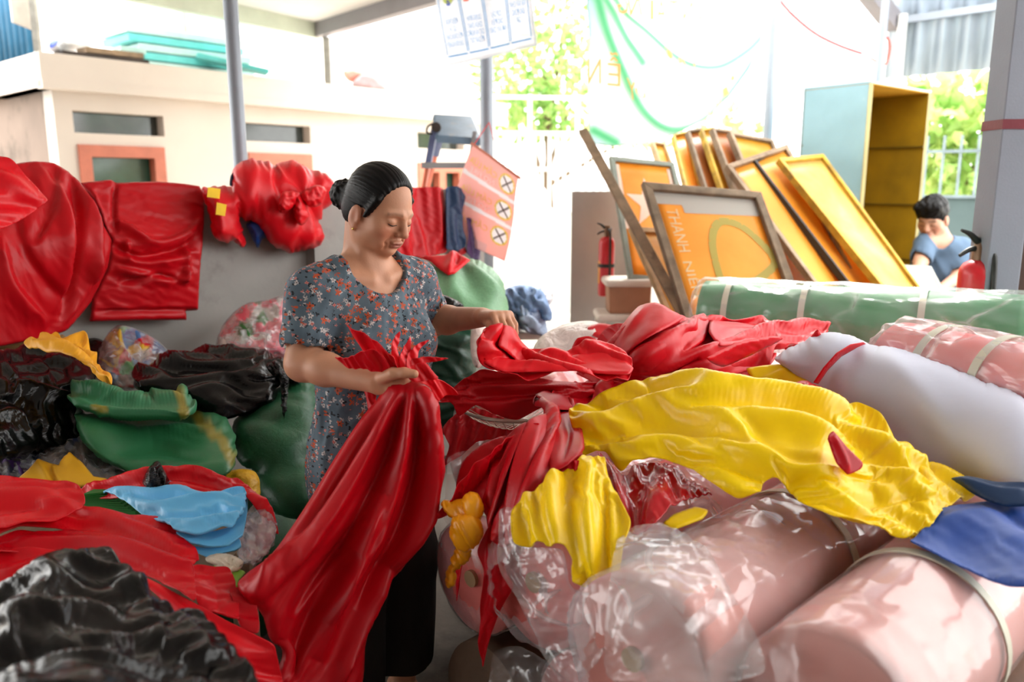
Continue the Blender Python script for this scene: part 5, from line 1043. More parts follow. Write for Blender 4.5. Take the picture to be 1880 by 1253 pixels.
drape('yellow_cloth', [(1462, 740), (1474, 722), (1496, 714), (1520, 724), (1552, 746), (1550, 766), (1510, 754)], C((1464, 740, .93), (1500, 715, .96), (1552, 764, .91)), SY, 4, wr=[(.012, .04, 50, 2, 9.2)], edge=(6, .01), thick=.005, label='small folded yellow cloth below the red ribbon knot', cat='cloth')
drape('red_satin_cloth', [(1104, 846), (1126, 862), (1146, 884), (1170, 868), (1205, 864), (1246, 868), (1262, 892), (1310, 914), (1262, 932), (1228, 944), (1210, 972), (1170, 992), (1148, 960), (1128, 910)], C((1110, 850, .80), (1246, 870, .82), (1310, 914, .815), (1170, 990, .77), (1200, 920, .83)), mat_satin('glossy_red_satin', (190, 8, 26), .2, .1, spec=.7), 4,
    folds=[([(1115, 855), (1150, 910), (1170, 985)], 10, .03), ([(1200, 868), (1180, 920), (1172, 985)], 9, -.03), ([(1240, 872), (1215, 920), (1190, 975)], 11, .03), ([(1290, 912), (1240, 925)], 8, .015)], wr=[(.016, .035, 75, 3, 3.5)], edge=(8, .016), thick=.005, crum=dict(stretch=1.5, iters=110, bend=0.05, seed=1.5, amp=0.014, size=0.045, ang=75, step=6.5), label='glossy red satin pushed out from under the yellow satin', cat='cloth')
drape('yellow_scrap', [(1215, 960), (1235, 942), (1275, 928), (1300, 934), (1290, 950), (1240, 968)], C((1215, 960, .81), (1290, 930, .83), (1240, 966, .81)), SY, 4, wr=[(.008, .03, 20, 2, 1.)], edge=(6, .008), thick=.005, label='small yellow edge showing below the glossy red satin', cat='cloth')
drape('red_satin_scrap', [(1520, 806), (1530, 792), (1556, 822), (1584, 850), (1580, 862), (1556, 872), (1536, 850)], C((1522, 806, .97), (1582, 855, .92), (1556, 870, .91)), SR2, 3, folds=[([(1530, 800), (1550, 840), (1558, 868)], 6, .012)], thick=.004, label='wedge of red satin caught between the yellow folds', cat='cloth')
drape('royal_blue_cloth', [(1668, 1002), (1700, 972), (1728, 942), (1770, 930), (1830, 920), (1900, 916), (1900, 1084), (1850, 1076), (1790, 1056), (1740, 1036)], C((1670, 1000, .815), (1740, 940, .83), (1900, 920, .85), (1890, 1080, .82), (1790, 1055, .81)), SBL, 5, folds=[([(1820, 920), (1850, 950), (1900, 985)], 10, -.014), ([(1680, 990), (1760, 960), (1860, 950)], 22, .012)], wr=[(.012, .08, 30, 3, 4.1)], edge=(9, .012), up=.3, thick=.006, smooth=False, crum=dict(stretch=1.1, iters=110, bend=0.05, seed=6.1, amp=0.012, size=0.1, ang=20, step=9), label='flat royal blue cloth on the pink roll under the white one', cat='cloth')
drape('navy_cloth', [(1748, 874), (1780, 870), (1830, 880), (1900, 882), (1900, 922), (1850, 926), (1812, 916), (1780, 900)], C((1750, 876, .88), (1900, 884, .89), (1900, 920, .87), (1800, 912, .86)), SNV, 4, folds=[([(1760, 878), (1830, 900), (1900, 905)], 9, .016)], edge=(8, .014), thick=.006, label='dark navy cloth squeezed between the white roll and royal blue cloth', cat='cloth')
# loose film hanging from roll ends
for o_, c_, lab, D_ in [
    ([(918, 940), (945, 930), (960, 1000), (1050, 1010), (1060, 1075), (1125, 1092), (1128, 1160), (1110, 1210), (1060, 1253), (1000, 1190), (965, 1100), (935, 1050), (920, 1000)], [(925, 945, 1.5), (1060, 1075, 1.36), (1120, 1100, 1.33), (1110, 1220, 1.3), (960, 1080, 1.43)], 'crumpled clear film sagging from the coral roll end', 0),
    ([(1140, 1000), (1180, 975), (1240, 985), (1300, 1040), (1340, 1110), (1390, 1180), (1400, 1253), (1140, 1260), (1126, 1160), (1134, 1060)], [(1145, 1000, 1.38), (1240, 985, 1.4), (1340, 1110, 1.2), (1395, 1250, 1.05), (1140, 1250, 1.15), (1200, 1120, 1.18)], 'torn clear film hanging over the end of the pink roll', 0),
    ([(820, 840), (850, 828), (880, 832), (862, 870), (850, 920), (858, 966), (832, 974), (812, 950), (816, 890)], [(825, 845, 1.72), (878, 834, 1.74), (855, 965, 1.68)], 'rolled edge of clear film behind the amber ribbon', 0),
    ([(914, 1190), (960, 1180), (1010, 1210), (1060, 1256), (1050, 1275), (905, 1275), (908, 1230)], [(915, 1195, 1.56), (1055, 1255, 1.48), (910, 1270, 1.55)], 'crumpled film bag on the lower roll ends', 0),
    ([(850, 1018), (884, 1020), (906, 1040), (880, 1056), (856, 1030)], [(850, 1018, 1.66), (906, 1040, 1.62), (880, 1055, 1.63)], 'small torn film flap beside the amber ribbon', 0)]:
    drape('plastic_film', o_, c_, W_crum, 5, edge=(10, .02), thick=0, crum=dict(stretch=1.13, iters=90, bend=.03, seed=o_[0][0] * .37, amp=.02, size=.13, step=10), label=lab, cat='film')
# ================================================================== LEFT WALL CLOTHS
SW = mat_satin('wall_red_cloth', (186, 4, 20), .42, 0, spec=.28)
def wl(px, py, off): return (px, py, wallY(px, py, off))
drape('red_cloth', [(-40, 320), (20, 300), (58, 294), (98, 297), (128, 314), (150, 334), (162, 362), (186, 402), (207, 442), (200, 492), (168, 558), (124, 608), (64, 626), (-40, 628)],
    [wl(-40, 330, .08), wl(60, 296, .02), wl(130, 318, .03), wl(205, 440, .12), wl(160, 560, .1), wl(60, 620, .2), wl(-30, 620, .25), wl(60, 450, .24), wl(130, 430, .2)], SW, 5,
    folds=[([(60, 296), (110, 360), (130, 450), (110, 580)], 16, .05), ([(128, 316), (150, 400), (140, 500), (110, 600)], 9, -.06), ([(20, 380), (60, 480), (120, 560)], 14, -.03), ([(0, 420), (20, 520), (90, 600)], 16, .04), ([(150, 340), (180, 420), (170, 520)], 9, .04), ([(100, 300), (95, 380), (60, 450)], 12, -.03), ([(200, 450), (160, 530), (110, 600)], 8, .03)], wr=[(.03, .12, 70, 5, 2.3), (.02, .05, 60, 5, 4.3)], edge=(6, .012), thick=.006, label='long loose red cloth slung over the low wall nearest its left end', cat='cloth')
drape('red_cloth', [(-40, 298), (10, 300), (36, 322), (62, 350), (82, 372), (52, 394), (20, 412), (-40, 432)], [wl(-40, 300, .2), wl(40, 325, .22), wl(80, 372, .25), wl(20, 410, .3), wl(0, 350, .3)], SRH, 5, folds=[([(0, 320), (40, 360), (70, 374)], 9, .04), ([(-20, 370), (30, 380), (70, 378)], 7, -.03), ([(-20, 400), (20, 390), (60, 385)], 7, .03)], crum=dict(stretch=1.25, iters=110, bend=0.05, seed=5.3, amp=0.025, size=0.07, ang=20, step=8), edge=(10, .03), thick=.006, label='crumpled bright red cloth bunched on top of the long slung cloth', cat='cloth')
drape('red_flag_stack', [(150, 334), (205, 328), (214, 334), (290, 331), (340, 336), (368, 340), (378, 356), (376, 430), (370, 500), (366, 571), (344, 573), (345, 589), (255, 590), (166, 592), (172, 545), (196, 498), (206, 442), (186, 398), (166, 360)],
    [wl(155, 336, .02), wl(290, 332, .0), wl(375, 350, .02), wl(370, 565, .08), wl(170, 588, .08), wl(270, 460, .12), wl(350, 460, .1)], SW, 4,
    folds=[([(214, 334), (210, 390), (215, 430)], 5, -.03), ([(200, 400), (240, 420), (285, 445), (340, 430), (372, 400)], 8, .05), ([(205, 445), (260, 470), (330, 455), (360, 430)], 7, -.05), ([(205, 470), (270, 480), (350, 470)], 8, .04), ([(210, 490), (250, 500), (330, 515), (340, 490)], 7, .05), ([(215, 520), (290, 505), (340, 522)], 6, -.05), ([(340, 440), (345, 490), (335, 525)], 6, .03), ([(170, 572), (260, 570), (366, 568)], 4, -.03), ([(165, 345), (185, 390), (200, 440)], 7, .03), ([(232, 440), (240, 480)], 5, .03)], wr=[(.03, .06, 12, 4, 8.8), (.012, .03, 12, 4, 3.3)], edge=(6, .02), thick=.012, smooth=False, label='folded stack of red cloth hung squarely over the low wall', cat='cloth')
bun = thing('red_cloth_bundle', P(490, 450, wallY(490, 450, .12)), 'red cloth bundle tied with a bow on the low wall, yellow patches at its edge', 'bundle')
bc4 = [wl(375, 350, .05), wl(600, 340, .05), wl(450, 300, .02), wl(480, 440, .06), wl(560, 450, .06)]
bag('wrapped_cloth', [(370, 346), (398, 346), (424, 342), (430, 316), (440, 300), (458, 296), (500, 304), (520, 300), (560, 310), (600, 326), (613, 346), (604, 372), (578, 402), (592, 428), (574, 452), (540, 461), (505, 450), (492, 432), (474, 410), (440, 398), (436, 425), (454, 444), (446, 454), (424, 440), (396, 440), (392, 410), (384, 372)], bc4, SRH, T=.16, D=40, step=4, back=.15,
    folds=[([(430, 310), (424, 350), (420, 400)], 6, -.03), ([(505, 305), (508, 345), (520, 370)], 5, -.03), ([(470, 300), (462, 350), (450, 390)], 9, .02), ([(440, 395), (490, 405), (530, 392)], 6, .03)] + [([(553, 362), ((553 + x_) / 2 + 3, (360 + y_) / 2), (x_, y_)], 4.5, .026 * sg) for x_, y_, sg in ((500, 330, 1), (515, 312, -1), (545, 310, 1), (575, 315, -1), (603, 335, 1), (606, 360, -1), (590, 392, 1), (582, 428, -1), (566, 452, 1), (545, 458, -1), (525, 452, 1), (506, 430, -1), (505, 400, 1))], crum=dict(stretch=1.2, iters=110, bend=0.03, seed=3.1, amp=0.02, size=0.06, ang=80, step=6), parent=bun)
for o_ in ([(520, 352), (545, 352), (552, 362), (540, 380), (515, 392), (512, 372)], [(552, 358), (580, 340), (600, 350), (590, 375), (568, 380)], [(542, 362), (556, 362), (566, 400), (552, 414), (540, 398)]):
    bag('bow_loop', o_, [(x_, y_, wallY(x_, y_, .24)) for x_, y_ in o_[:4]], SRH, T=.04, D=12, step=3, wr=[(.02, .03, 80, 3, o_[0][0])], parent=bun)
for q4 in ([(382, 344), (404, 347), (402, 365), (380, 362)], [(398, 372), (415, 376), (412, 397), (396, 394)]):
    q = [P(a, b_, wallY(a, b_, .2)) for a, b_ in q4]; MB().hexa(q, [x + V3((0, .006, 0)) for x in q]).build('yellow_patch', mat_plain('yellow_patch', (240, 196, 20), .6), bun)
bag('blue_cloth', [(452, 412), (470, 404), (500, 408), (516, 418), (500, 432), (482, 440), (474, 456), (466, 444), (458, 428)], [wl(452, 412, .06), wl(516, 418, .06), wl(474, 455, .06)], SBL, T=.05, D=14, step=4, wr=[(.02, .04, 40, 2, 1.)], label='blue cloth corner poking from under the bow-tied red bundle', cat='cloth')
drape('navy_cloth', [(422, 340), (424, 322), (434, 312), (440, 326), (436, 344)], [wl(422, 340, .1), wl(436, 314, .08), wl(436, 342, .1)], SNV, 3, thick=.006, label='dark navy cloth edge beside the steel post on the low wall', cat='cloth')
# cloths over the wall behind the woman
drape('red_cloth', [(700, 350), (740, 345), (790, 345), (814, 347), (816, 400), (815, 465), (780, 472), (740, 472), (700, 460)], [wl(700, 350, .02), wl(814, 347, .02), wl(815, 465, .06), wl(705, 460, .1)], SW, 4, folds=[([(745, 348), (742, 400), (735, 465)], 7, .04), ([(768, 346), (775, 400), (785, 468)], 6, -.05), ([(795, 346), (800, 400), (805, 465)], 6, .03)], crum=dict(stretch=1.3, iters=110, bend=0.05, seed=4, amp=0.022, size=0.07, ang=88, step=6), edge=(6, .02), thick=.008, smooth=False, label='red cloth hung over the low wall behind the woman', cat='cloth')
for o_, mt, lab in [([(812, 348), (826, 342), (842, 346), (850, 360), (848, 455), (836, 462), (816, 458)], SNV, 'navy cloth hung over the low wall beside the red one'), ([(836, 452), (850, 452), (854, 466), (842, 472)], SR2, 'narrow red strip hanging between navy and purple cloth'), ([(850, 400), (870, 402), (880, 440), (882, 478), (862, 478), (852, 466)], mat_satin('purple_cloth', (70, 44, 96), .5), 'dark purple cloth hanging behind the warning poster')]:
    drape('hung_cloth', o_, [wl(o_[0][0], o_[0][1], .05), wl(o_[2][0], o_[2][1], .05), wl(o_[-1][0], o_[-1][1], .08)], mt, 4, crum=dict(stretch=1.4, iters=110, bend=0.05, seed=4.5, amp=0.018, size=0.06, ang=88, step=5.5), thick=.008, smooth=False, label=lab, cat='cloth')

# ================================================================== SACKS AND BAGS
M_sackg = mat_woven('green_woven_sack', (44, 110, 70)); M_sackd = mat_woven('dark_green_woven_sack', (30, 84, 54)); M_sackl = mat_woven('pale_green_woven_sack', (108, 156, 118)); M_blk = mat_bag('black_bin_bag', (8, 8, 9), .24, 10, .25); M_sackt = mat_woven('deep_green_sack', (22, 58, 44))
M_wrapc = mat_clear('bag_film', base=.12, amount=.5, scale=14, rough=.14, bump=.8)
def lump_sack(c, r, mat, label, seed, name='stuffed_sack'):
    n, m_ = 40, 24; vv = []
    for i in range(m_ + 1):
        ph = -math.pi / 2 + math.pi * i / m_
        for j in range(n):
            th = 2 * math.pi * j / n; d = V3((math.cos(ph) * math.cos(th), math.cos(ph) * math.sin(th), math.sin(ph))); d = np.sign(d) * np.abs(d) ** .75
            k_ = 1 + .08 * float(pnoise(d[0] * 2 + seed, d[1] * 2, d[2] * 2)); vv.append(V3(c) + d * V3(r) * k_)
    ff = [(i * n + j, i * n + (j + 1) % n, (i + 1) * n + (j + 1) % n, (i + 1) * n + j) for i in range(m_) for j in range(n)]
    return mesh_obj(name, vv, ff, mat, None, True, label, 'sack')
lump_sack((-1.55, 2.25, .28), (.42, .26, .27), M_sackd, 'stuffed dark sack on the floor under the black bag by the wall', 1.2)
lump_sack((-.98, 2.42, .27), (.30, .26, .26), M_sackd, 'stuffed dark sack on the floor under the striped green sack', 4.2)
def filled_bag(name, outline, ctrl, colf, label, T, D, wr, film=None, scale=1.03):
    t = thing(name, P(*ctrl[-1]), label, 'bag'); bag('contents', outline, ctrl, mat_attr('mixed_cloth', .6, .4, bump=.3, bscale=40), T=T, D=D, step=4, wr=wr, parent=t, colf=colf)
    o2 = np.array(outline, float); c_ = o2.mean(0); o2 = c_ + (o2 - c_) * scale
    bag('clear_skin', [tuple(p_) for p_ in o2], [(a, b_, y_ - .0) for a, b_, y_ in ctrl], film or M_wrapc, T=T * 1.08 + .015, D=D, step=4.5, wr=[(.025, .04, 60, 2, 3.3)], parent=t); return t
def patches(cols, size, seed):
    cols = np.array([lin(*c_) for c_ in cols])
    def f_(x, y):
        s = Y0 = size; gx, gy = x / s, y / s; best = np.full(x.shape, 9.); idx = np.zeros(x.shape, int); rg = np.random.default_rng(seed)
        n_ = 60; px_ = rg.uniform(gx.min() - .5, gx.max() + .5, n_); py_ = rg.uniform(gy.min() - .5, gy.max() + .5, n_); ci = rg.integers(0, len(cols), n_)
        for a, b_, c_ in zip(px_, py_, ci):
            d = np.hypot((gx - a) * .7, gy - b_); m = d < best; best = np.where(m, d, best); idx = np.where(m, c_, idx)
        return cols[idx]
    return f_
filled_bag('clear_bag', [(400, 640), (404, 612), (420, 586), (450, 560), (490, 552), (515, 545), (530, 556), (556, 566), (556, 650), (530, 658), (470, 656), (430, 650)], [(405, 630, 2.95), (550, 570, 3.1), (550, 650, 2.95), (470, 655, 2.85)], patches([(238, 110, 128), (244, 150, 160), (236, 96, 118), (60, 130, 70), (240, 130, 140), (230, 230, 224)], 34, 4), 'clear plastic bag of pink cloth leaning against the wall pillar', .14, 45, [(.03, .08, 30, 2, 2.)])
filled_bag('clear_bag', [(180, 660), (188, 630), (208, 604), (222, 598), (250, 606), (290, 628), (318, 662), (310, 690), (270, 704), (230, 714), (196, 700)], [(185, 650, 2.75), (310, 660, 2.85), (220, 600, 2.85), (240, 710, 2.6)], patches([(186, 20, 34), (60, 110, 160), (210, 170, 50), (170, 150, 140), (150, 130, 122), (190, 30, 40), (70, 160, 80), (120, 100, 90)], 20, 9), 'clear plastic bag of mixed coloured scraps below the folded red stack', .12, 40, [(.03, .06, 40, 2, 5.)])
filled_bag('clear_bag', [(50, 840), (80, 805), (130, 790), (180, 800), (220, 850), (240, 880), (200, 892), (90, 892)], [(55, 840, 2.2), (220, 850, 2.2), (130, 795, 2.3), (150, 890, 2.05)], patches([(90, 84, 80), (44, 60, 96), (130, 112, 104), (70, 56, 50), (110, 100, 96)], 24, 2), 'dusty clear bag of dark scraps under the striped green sack', .1, 35, [(.03, .06, 40, 2, 5.)])
filled_bag('clear_bag', [(-30, 830), (20, 825), (60, 832), (100, 840), (70, 890), (-30, 895)], [(-30, 830, 2.2), (90, 840, 2.2), (20, 890, 2.05)], patches([(150, 30, 40), (80, 40, 110), (60, 60, 80), (90, 80, 80)], 24, 6), 'clear bag of red and purple scraps at the wall end of the heap', .08, 30, [(.03, .06, 40, 2, 5.)])
bkf = [([(20, 700), (80, 720), (150, 740)], 9, .03), ([(40, 760), (110, 780), (170, 770)], 9, -.03), ([(10, 800), (90, 800), (150, 790)], 8, .03), ([(100, 660), (130, 720), (170, 750)], 9, -.025)]
bag('black_bag', [(-40, 660), (10, 650), (60, 640), (110, 650), (150, 668), (172, 700), (140, 720), (134, 750), (150, 780), (130, 806), (70, 824), (10, 838), (-40, 838)], [(-40, 700, 2.2), (160, 690, 2.5), (60, 645, 2.6), (60, 820, 2.2)], M_blk, T=.17, D=70, step=5, folds=bkf, crum=dict(stretch=1.22, iters=110, bend=0.03, seed=1.7, amp=0.02, size=0.11, step=9), label='big black bin bag slumped under the amber cloth', cat='bag')
bag('black_bag', [(120, 640), (160, 622), (190, 626), (206, 650), (200, 700), (170, 690), (130, 660)], [(120, 640, 2.75), (205, 650, 2.8), (190, 700, 2.7)], M_blk, T=.08, D=30, step=5, wr=[(.03, .06, 20, 3, 2.7)], label='black bag edge showing behind the amber cloth', cat='bag')
drape('amber_cloth', [(44, 644), (72, 640), (84, 622), (104, 618), (114, 628), (150, 628), (168, 650), (178, 684), (206, 708), (182, 714), (176, 702), (140, 680), (112, 668), (80, 660)], [(46, 645, 2.28), (104, 620, 2.42), (165, 650, 2.34), (200, 710, 2.12), (120, 668, 2.14)], SYD, 4, folds=[([(84, 625), (110, 650), (170, 690)], 10, .04), ([(60, 644), (100, 660), (140, 676)], 7, .02), ([(120, 632), (150, 660), (174, 696)], 8, -.03), ([(104, 622), (108, 640), (100, 655)], 6, -.03)], crum=dict(stretch=1.3, iters=110, bend=0.05, seed=2, amp=0.02, size=0.06, ang=40, step=6), edge=(9, .03), thick=.008, label='amber yellow cloth tossed on the black bin bag', cat='cloth')
bag('black_bag', [(246, 690), (262, 676), (300, 662), (350, 646), (390, 638), (430, 640), (470, 646), (505, 660), (530, 668), (556, 690), (540, 704), (512, 700), (505, 730), (480, 745), (440, 760), (400, 768), (360, 752), (330, 735), (290, 722), (255, 712)], [(250, 695, 2.45), (550, 690, 2.6), (400, 640, 2.75), (400, 765, 2.4)], M_blk, T=.15, D=55, step=5, folds=[([(500, 665), (440, 690), (330, 700)], 8, .03), ([(505, 672), (470, 710), (420, 750)], 8, -.035), ([(500, 680), (490, 710), (480, 740)], 7, .03), ([(300, 670), (380, 680), (470, 670)], 9, -.03), ([(280, 700), (350, 715), (420, 700)], 9, .03)], crum=dict(stretch=1.35, iters=110, bend=0.03, seed=3.7, amp=0.018, size=0.06, ang=8, step=7), label='long black bin bag with gathered neck between green sacks', cat='bag')
bag('bag_neck', [(488, 672), (500, 662), (512, 664), (518, 676), (530, 690), (524, 764), (518, 760), (514, 700), (500, 690)], [(488, 672, 2.42), (530, 690, 2.42), (520, 760, 2.36)], mat_bag('black_shiny_film', (20, 21, 24), .12, 24, .7), T=.03, D=12, step=3, wr=[(.03, .03, 80, 2, 1.)], label='knotted shiny tie end of the long black bin bag', cat='bag tie')
def stripecol(base, stripe, lines, w):
    b_, s_ = V3(lin(*base)), V3(lin(*stripe))
    def f_(x, y):
        k = np.zeros(x.shape)
        for l_ in lines:
            d, _ = pl_dist(l_, x, y); k = np.maximum(k, np.clip((w - d) / 2, 0, 1))
        k = k[:, None]; return b_ * (1 - k) + s_ * k
    return f_
M_stripe = mat_attr('striped_sack', .42, .45, bump=.35, bscale=30)
gs = thing('green_sack', P(280, 868, 2.15), 'green woven sack with yellow stripes and crumpled open mouth', 'sack')
bag('sack_body', [(136, 740), (150, 760), (200, 765), (260, 766), (330, 760), (380, 752), (410, 770), (430, 800), (432, 840), (424, 862), (400, 874), (350, 872), (300, 866), (250, 868), (210, 850), (170, 825), (142, 790)], [(140, 745, 2.25), (430, 800, 2.25), (270, 765, 2.45), (300, 870, 2.1)], M_stripe, T=.19, D=70, step=5, folds=[([(150, 770), (250, 790), (350, 775)], 10, .02), ([(180, 820), (280, 810), (380, 830)], 9, -.02), ([(220, 845), (300, 835), (400, 850)], 9, .02)], crum=dict(stretch=1.14, iters=110, bend=0.05, seed=2.6, amp=0.02, size=0.1, ang=12, step=9), colf=stripecol((46, 118, 76), (150, 142, 60), [[(352, 756), (400, 800), (424, 840)]], 9), parent=gs)
bag('sack_mouth', [(134, 742), (136, 716), (160, 704), (180, 708), (215, 716), (245, 720), (270, 730), (290, 722), (318, 724), (334, 716), (342, 730), (356, 752), (330, 764), (260, 768), (200, 764), (160, 750)], [(135, 740, 2.2), (350, 750, 2.25), (240, 715, 2.4), (240, 765, 2.2)], M_stripe, T=.10, D=26, step=4, folds=[([(150, 715), (200, 735), (260, 742), (330, 738)], 7, -.04), ([(160, 740), (230, 752), (320, 752)], 6, .03), ([(180, 712), (190, 735)], 6, .04), ([(280, 728), (290, 750)], 6, -.03)], crum=dict(stretch=1.4, iters=110, bend=0.05, seed=3.6, amp=0.018, size=0.05, ang=12, step=6), colf=stripecol((52, 126, 86), (150, 142, 60), [[(322, 722), (336, 760)], [(180, 742), (196, 748)]], 8), parent=gs)
bag('green_sack', [(430, 790), (440, 770), (470, 745), (500, 735), (520, 706), (545, 698), (572, 690), (580, 740), (592, 820), (596, 900), (588, 935), (550, 946), (505, 935), (480, 905), (466, 862), (440, 850), (432, 820)], [(435, 800, 2.4), (575, 700, 2.65), (590, 920, 2.3), (500, 930, 2.25), (520, 780, 2.5)], M_sackd, T=.15, D=60, step=5, folds=[([(440, 775), (490, 790), (530, 810), (590, 780)], 9, .05), ([(440, 800), (480, 850), (530, 850), (590, 830)], 9, -.05), ([(480, 790), (475, 850)], 7, -.04), ([(500, 740), (550, 760), (585, 745)], 9, .02), ([(490, 860), (540, 870), (590, 850)], 8, .03)], crum=dict(stretch=1.15, iters=110, bend=0.05, seed=7.6, amp=0.025, size=0.12, ang=20, step=8), label='dark green woven sack slumped beside the woman', cat='sack')
drape('yellow_folded_cloth', [(24, 882), (50, 860), (68, 840), (90, 848), (108, 852), (130, 830), (150, 846), (172, 872), (196, 876), (190, 888), (130, 892), (60, 890)], [(26, 882, 1.98), (70, 842, 2.05), (130, 832, 2.05), (190, 880, 1.95), (110, 890, 1.9)], mat_satin('mustard_cloth', (222, 166, 10), .55, .1), 4, folds=[([(90, 850), (95, 870), (110, 890)], 5, -.02), ([(108, 852), (120, 845), (132, 832)], 5, .02), ([(68, 842), (85, 868), (90, 888)], 6, .012)], edge=(6, .01), thick=.008, smooth=False, label='folded mustard cloth behind the near red cloth', cat='cloth')
bag('yellow_bag', [(396, 880), (420, 866), (450, 862), (472, 870), (478, 905), (470, 918), (430, 905)], [(396, 880, 2.1), (475, 875, 2.12), (450, 915, 2.05)], mat_bag('yellow_bag', (226, 172, 30), .4, 20, .4), T=.06, D=22, step=4, wr=[(.02, .05, 30, 2, 3.)], label='small yellow plastic bag between striped and dark green sacks', cat='bag')
bag('black_bag_knot', [(264, 892), (268, 868), (282, 850), (292, 848), (300, 862), (312, 888), (300, 896)], [(264, 890, 1.84), (312, 888, 1.84), (290, 850, 1.86)], mat_bag('black_shiny_film', (0, 0, 0)), T=.035, D=14, step=3, folds=[([(286, 852), (282, 870), (280, 892)], 4, .015), ([(292, 852), (296, 872), (296, 892)], 4, -.015)], wr=[(.015, .03, 85, 3, 3.)], label='twisted black bag top poking out of the near red cloth', cat='bag tie')
MB().tube([P(-60, 634, 2.62), P(0, 634, 2.65), P(100, 632, 2.72), P(118, 622, 2.75)], [.02, .02, .019, .017], 12).build('bamboo_pole', mat_plain('bamboo', (150, 116, 74), .5, .15, 8), smooth=True, label='brown bamboo pole end above the big black bin bag', cat='pole')
bag('white_film_scrap', [(-30, 645), (0, 642), (22, 650), (20, 668), (-30, 672)], [(-30, 645, 2.4), (20, 650, 2.45), (0, 670, 2.4)], mat_bag('grey_film', (150, 146, 142), .3, 20, .5), T=.05, D=14, step=4, label='grey film scrap on the black bin bag below the bamboo pole', cat='film')

# sack, clothes behind the woman's arm
gsk = thing('tied_sack', P(850, 690, 3.2), 'pale green sack tied at its gathered neck behind the outstretched arm', 'sack')
bag('sack_body', [(752, 500), (775, 482), (810, 476), (860, 478), (890, 486), (915, 510), (926, 545), (925, 590), (905, 610), (850, 620), (780, 612), (740, 590), (735, 530)], [(740, 540, 3.35), (925, 550, 3.4), (840, 480, 3.5), (840, 615, 3.25)], M_sackl, T=.22, D=55, step=4, folds=[([(830, 490), (800, 520), (780, 540)], 5, -.03), ([(840, 492), (830, 520), (826, 545)], 5, .03), ([(850, 492), (866, 520), (880, 545)], 5, -.03), ([(860, 488), (890, 515), (915, 545)], 6, .04), ([(870, 486), (905, 510), (922, 540)], 5, -.03), ([(760, 545), (830, 540), (900, 580)], 7, .03), ([(812, 492), (790, 515)], 5, .03)], crum=dict(stretch=1.2, iters=110, bend=0.05, seed=3.2, amp=0.02, size=0.07, ang=75, step=6), parent=gsk)
bag('sack_base', [(770, 600), (860, 596), (874, 620), (876, 680), (868, 780), (800, 790), (765, 740)], [(770, 610, 3.2), (870, 620, 3.2), (820, 780, 3.15)], M_sackt, T=.2, D=40, step=5, wr=[(.03, .05, 10, 4, 5.)], parent=gsk)
drape('red_cloth', [(762, 466), (790, 466), (820, 464), (834, 456), (846, 464), (864, 474), (850, 486), (836, 498), (822, 502), (806, 490), (790, 476)], [(765, 467, 3.3), (834, 458, 3.36), (862, 474, 3.3), (822, 500, 3.2)], SRH, 3, folds=[([(832, 460), (830, 480), (824, 500)], 6, .03), ([(845, 466), (836, 485)], 5, -.02)], edge=(6, .02), thick=.008, smooth=False, label='red cloth scrap draped on top of the tied pale green sack', cat='cloth')
bag('black_plastic_scrap', [(795, 548), (812, 542), (826, 546), (846, 556), (850, 566), (820, 570), (800, 562)], [(795, 550, 2.9), (848, 560, 2.9), (815, 568, 2.88)], M_blk, T=.03, D=10, step=3, wr=[(.02, .03, 20, 2, 2.)], label='black plastic scrap resting against the pale green sack', cat='film')
ch = thing('clothes_heap_chair', P(975, 620, 3.9) * V3((1, 1, 0)), 'plain chair buried under pale blue clothes in the yard opening', 'chair')
cc_ = P(968, 590, 3.95); sz_ = cc_[2] - .05
MB().box((cc_[0], cc_[1], sz_), (.13, .14, .02)).build('seat', M_stool, ch, bevel=.01)
for i in (-1, 1):
    for j in (-1, 1): MB().bar((cc_[0] + i * .11, cc_[1] + j * .12, sz_), (cc_[0] + i * .12, cc_[1] + j * .13, 0), .03, .03).build('leg', M_stool, ch)
for o_, c_, mt, lab in [([(922, 540), (940, 526), (970, 524), (995, 534), (1008, 560), (1014, 584), (1000, 590), (990, 575), (975, 600), (958, 606), (948, 580), (930, 575)], 3.85, mat_plain('denim_blue_cloth', (118, 146, 186), .7, .25, 14), 'denim blue clothes thrown over the chair in the yard opening'), ([(955, 560), (985, 556), (1002, 590), (1004, 614), (970, 612), (956, 595)], 3.75, mat_plain('grey_blue_cloth', (150, 166, 190), .7, .2, 12), 'grey blue garment hanging from the front of the heaped chair'), ([(920, 570), (940, 560), (960, 580), (962, 604), (930, 608), (918, 592)], 3.8, mat_plain('white_cloth_rag', (224, 228, 234), .7, .06), 'white garment at the side of the heaped chair'), ([(990, 528), (1010, 526), (1016, 545), (1010, 560), (1000, 552)], 3.95, mat_plain('white_cloth_rag', (224, 228, 234)), 'small white cloth on the back of the heaped chair')]:
    bag('garment', o_, [(o_[0][0], o_[0][1], c_ + .05), (o_[3][0], o_[3][1], c_ + .05), (o_[-2][0], o_[-2][1], c_ - .02)], mt, T=.09, D=22, step=3.5, wr=[(.06, .06, 50, 3, c_), (.02, .025, 40, 3, c_ + 4)], label=lab, cat='clothes')
bag('pink_film_bag', [(866, 600), (890, 596), (900, 615), (895, 650), (880, 676), (866, 660)], [(866, 600, 2.9), (898, 612, 2.9), (880, 675, 2.8)], mat_bag('pink_film', (228, 208, 202), .35, 20, .4), T=.08, D=16, step=4, wr=[(.02, .05, 30, 2, 3.)], label='pale pink plastic bag beside the tied sack', cat='bag')

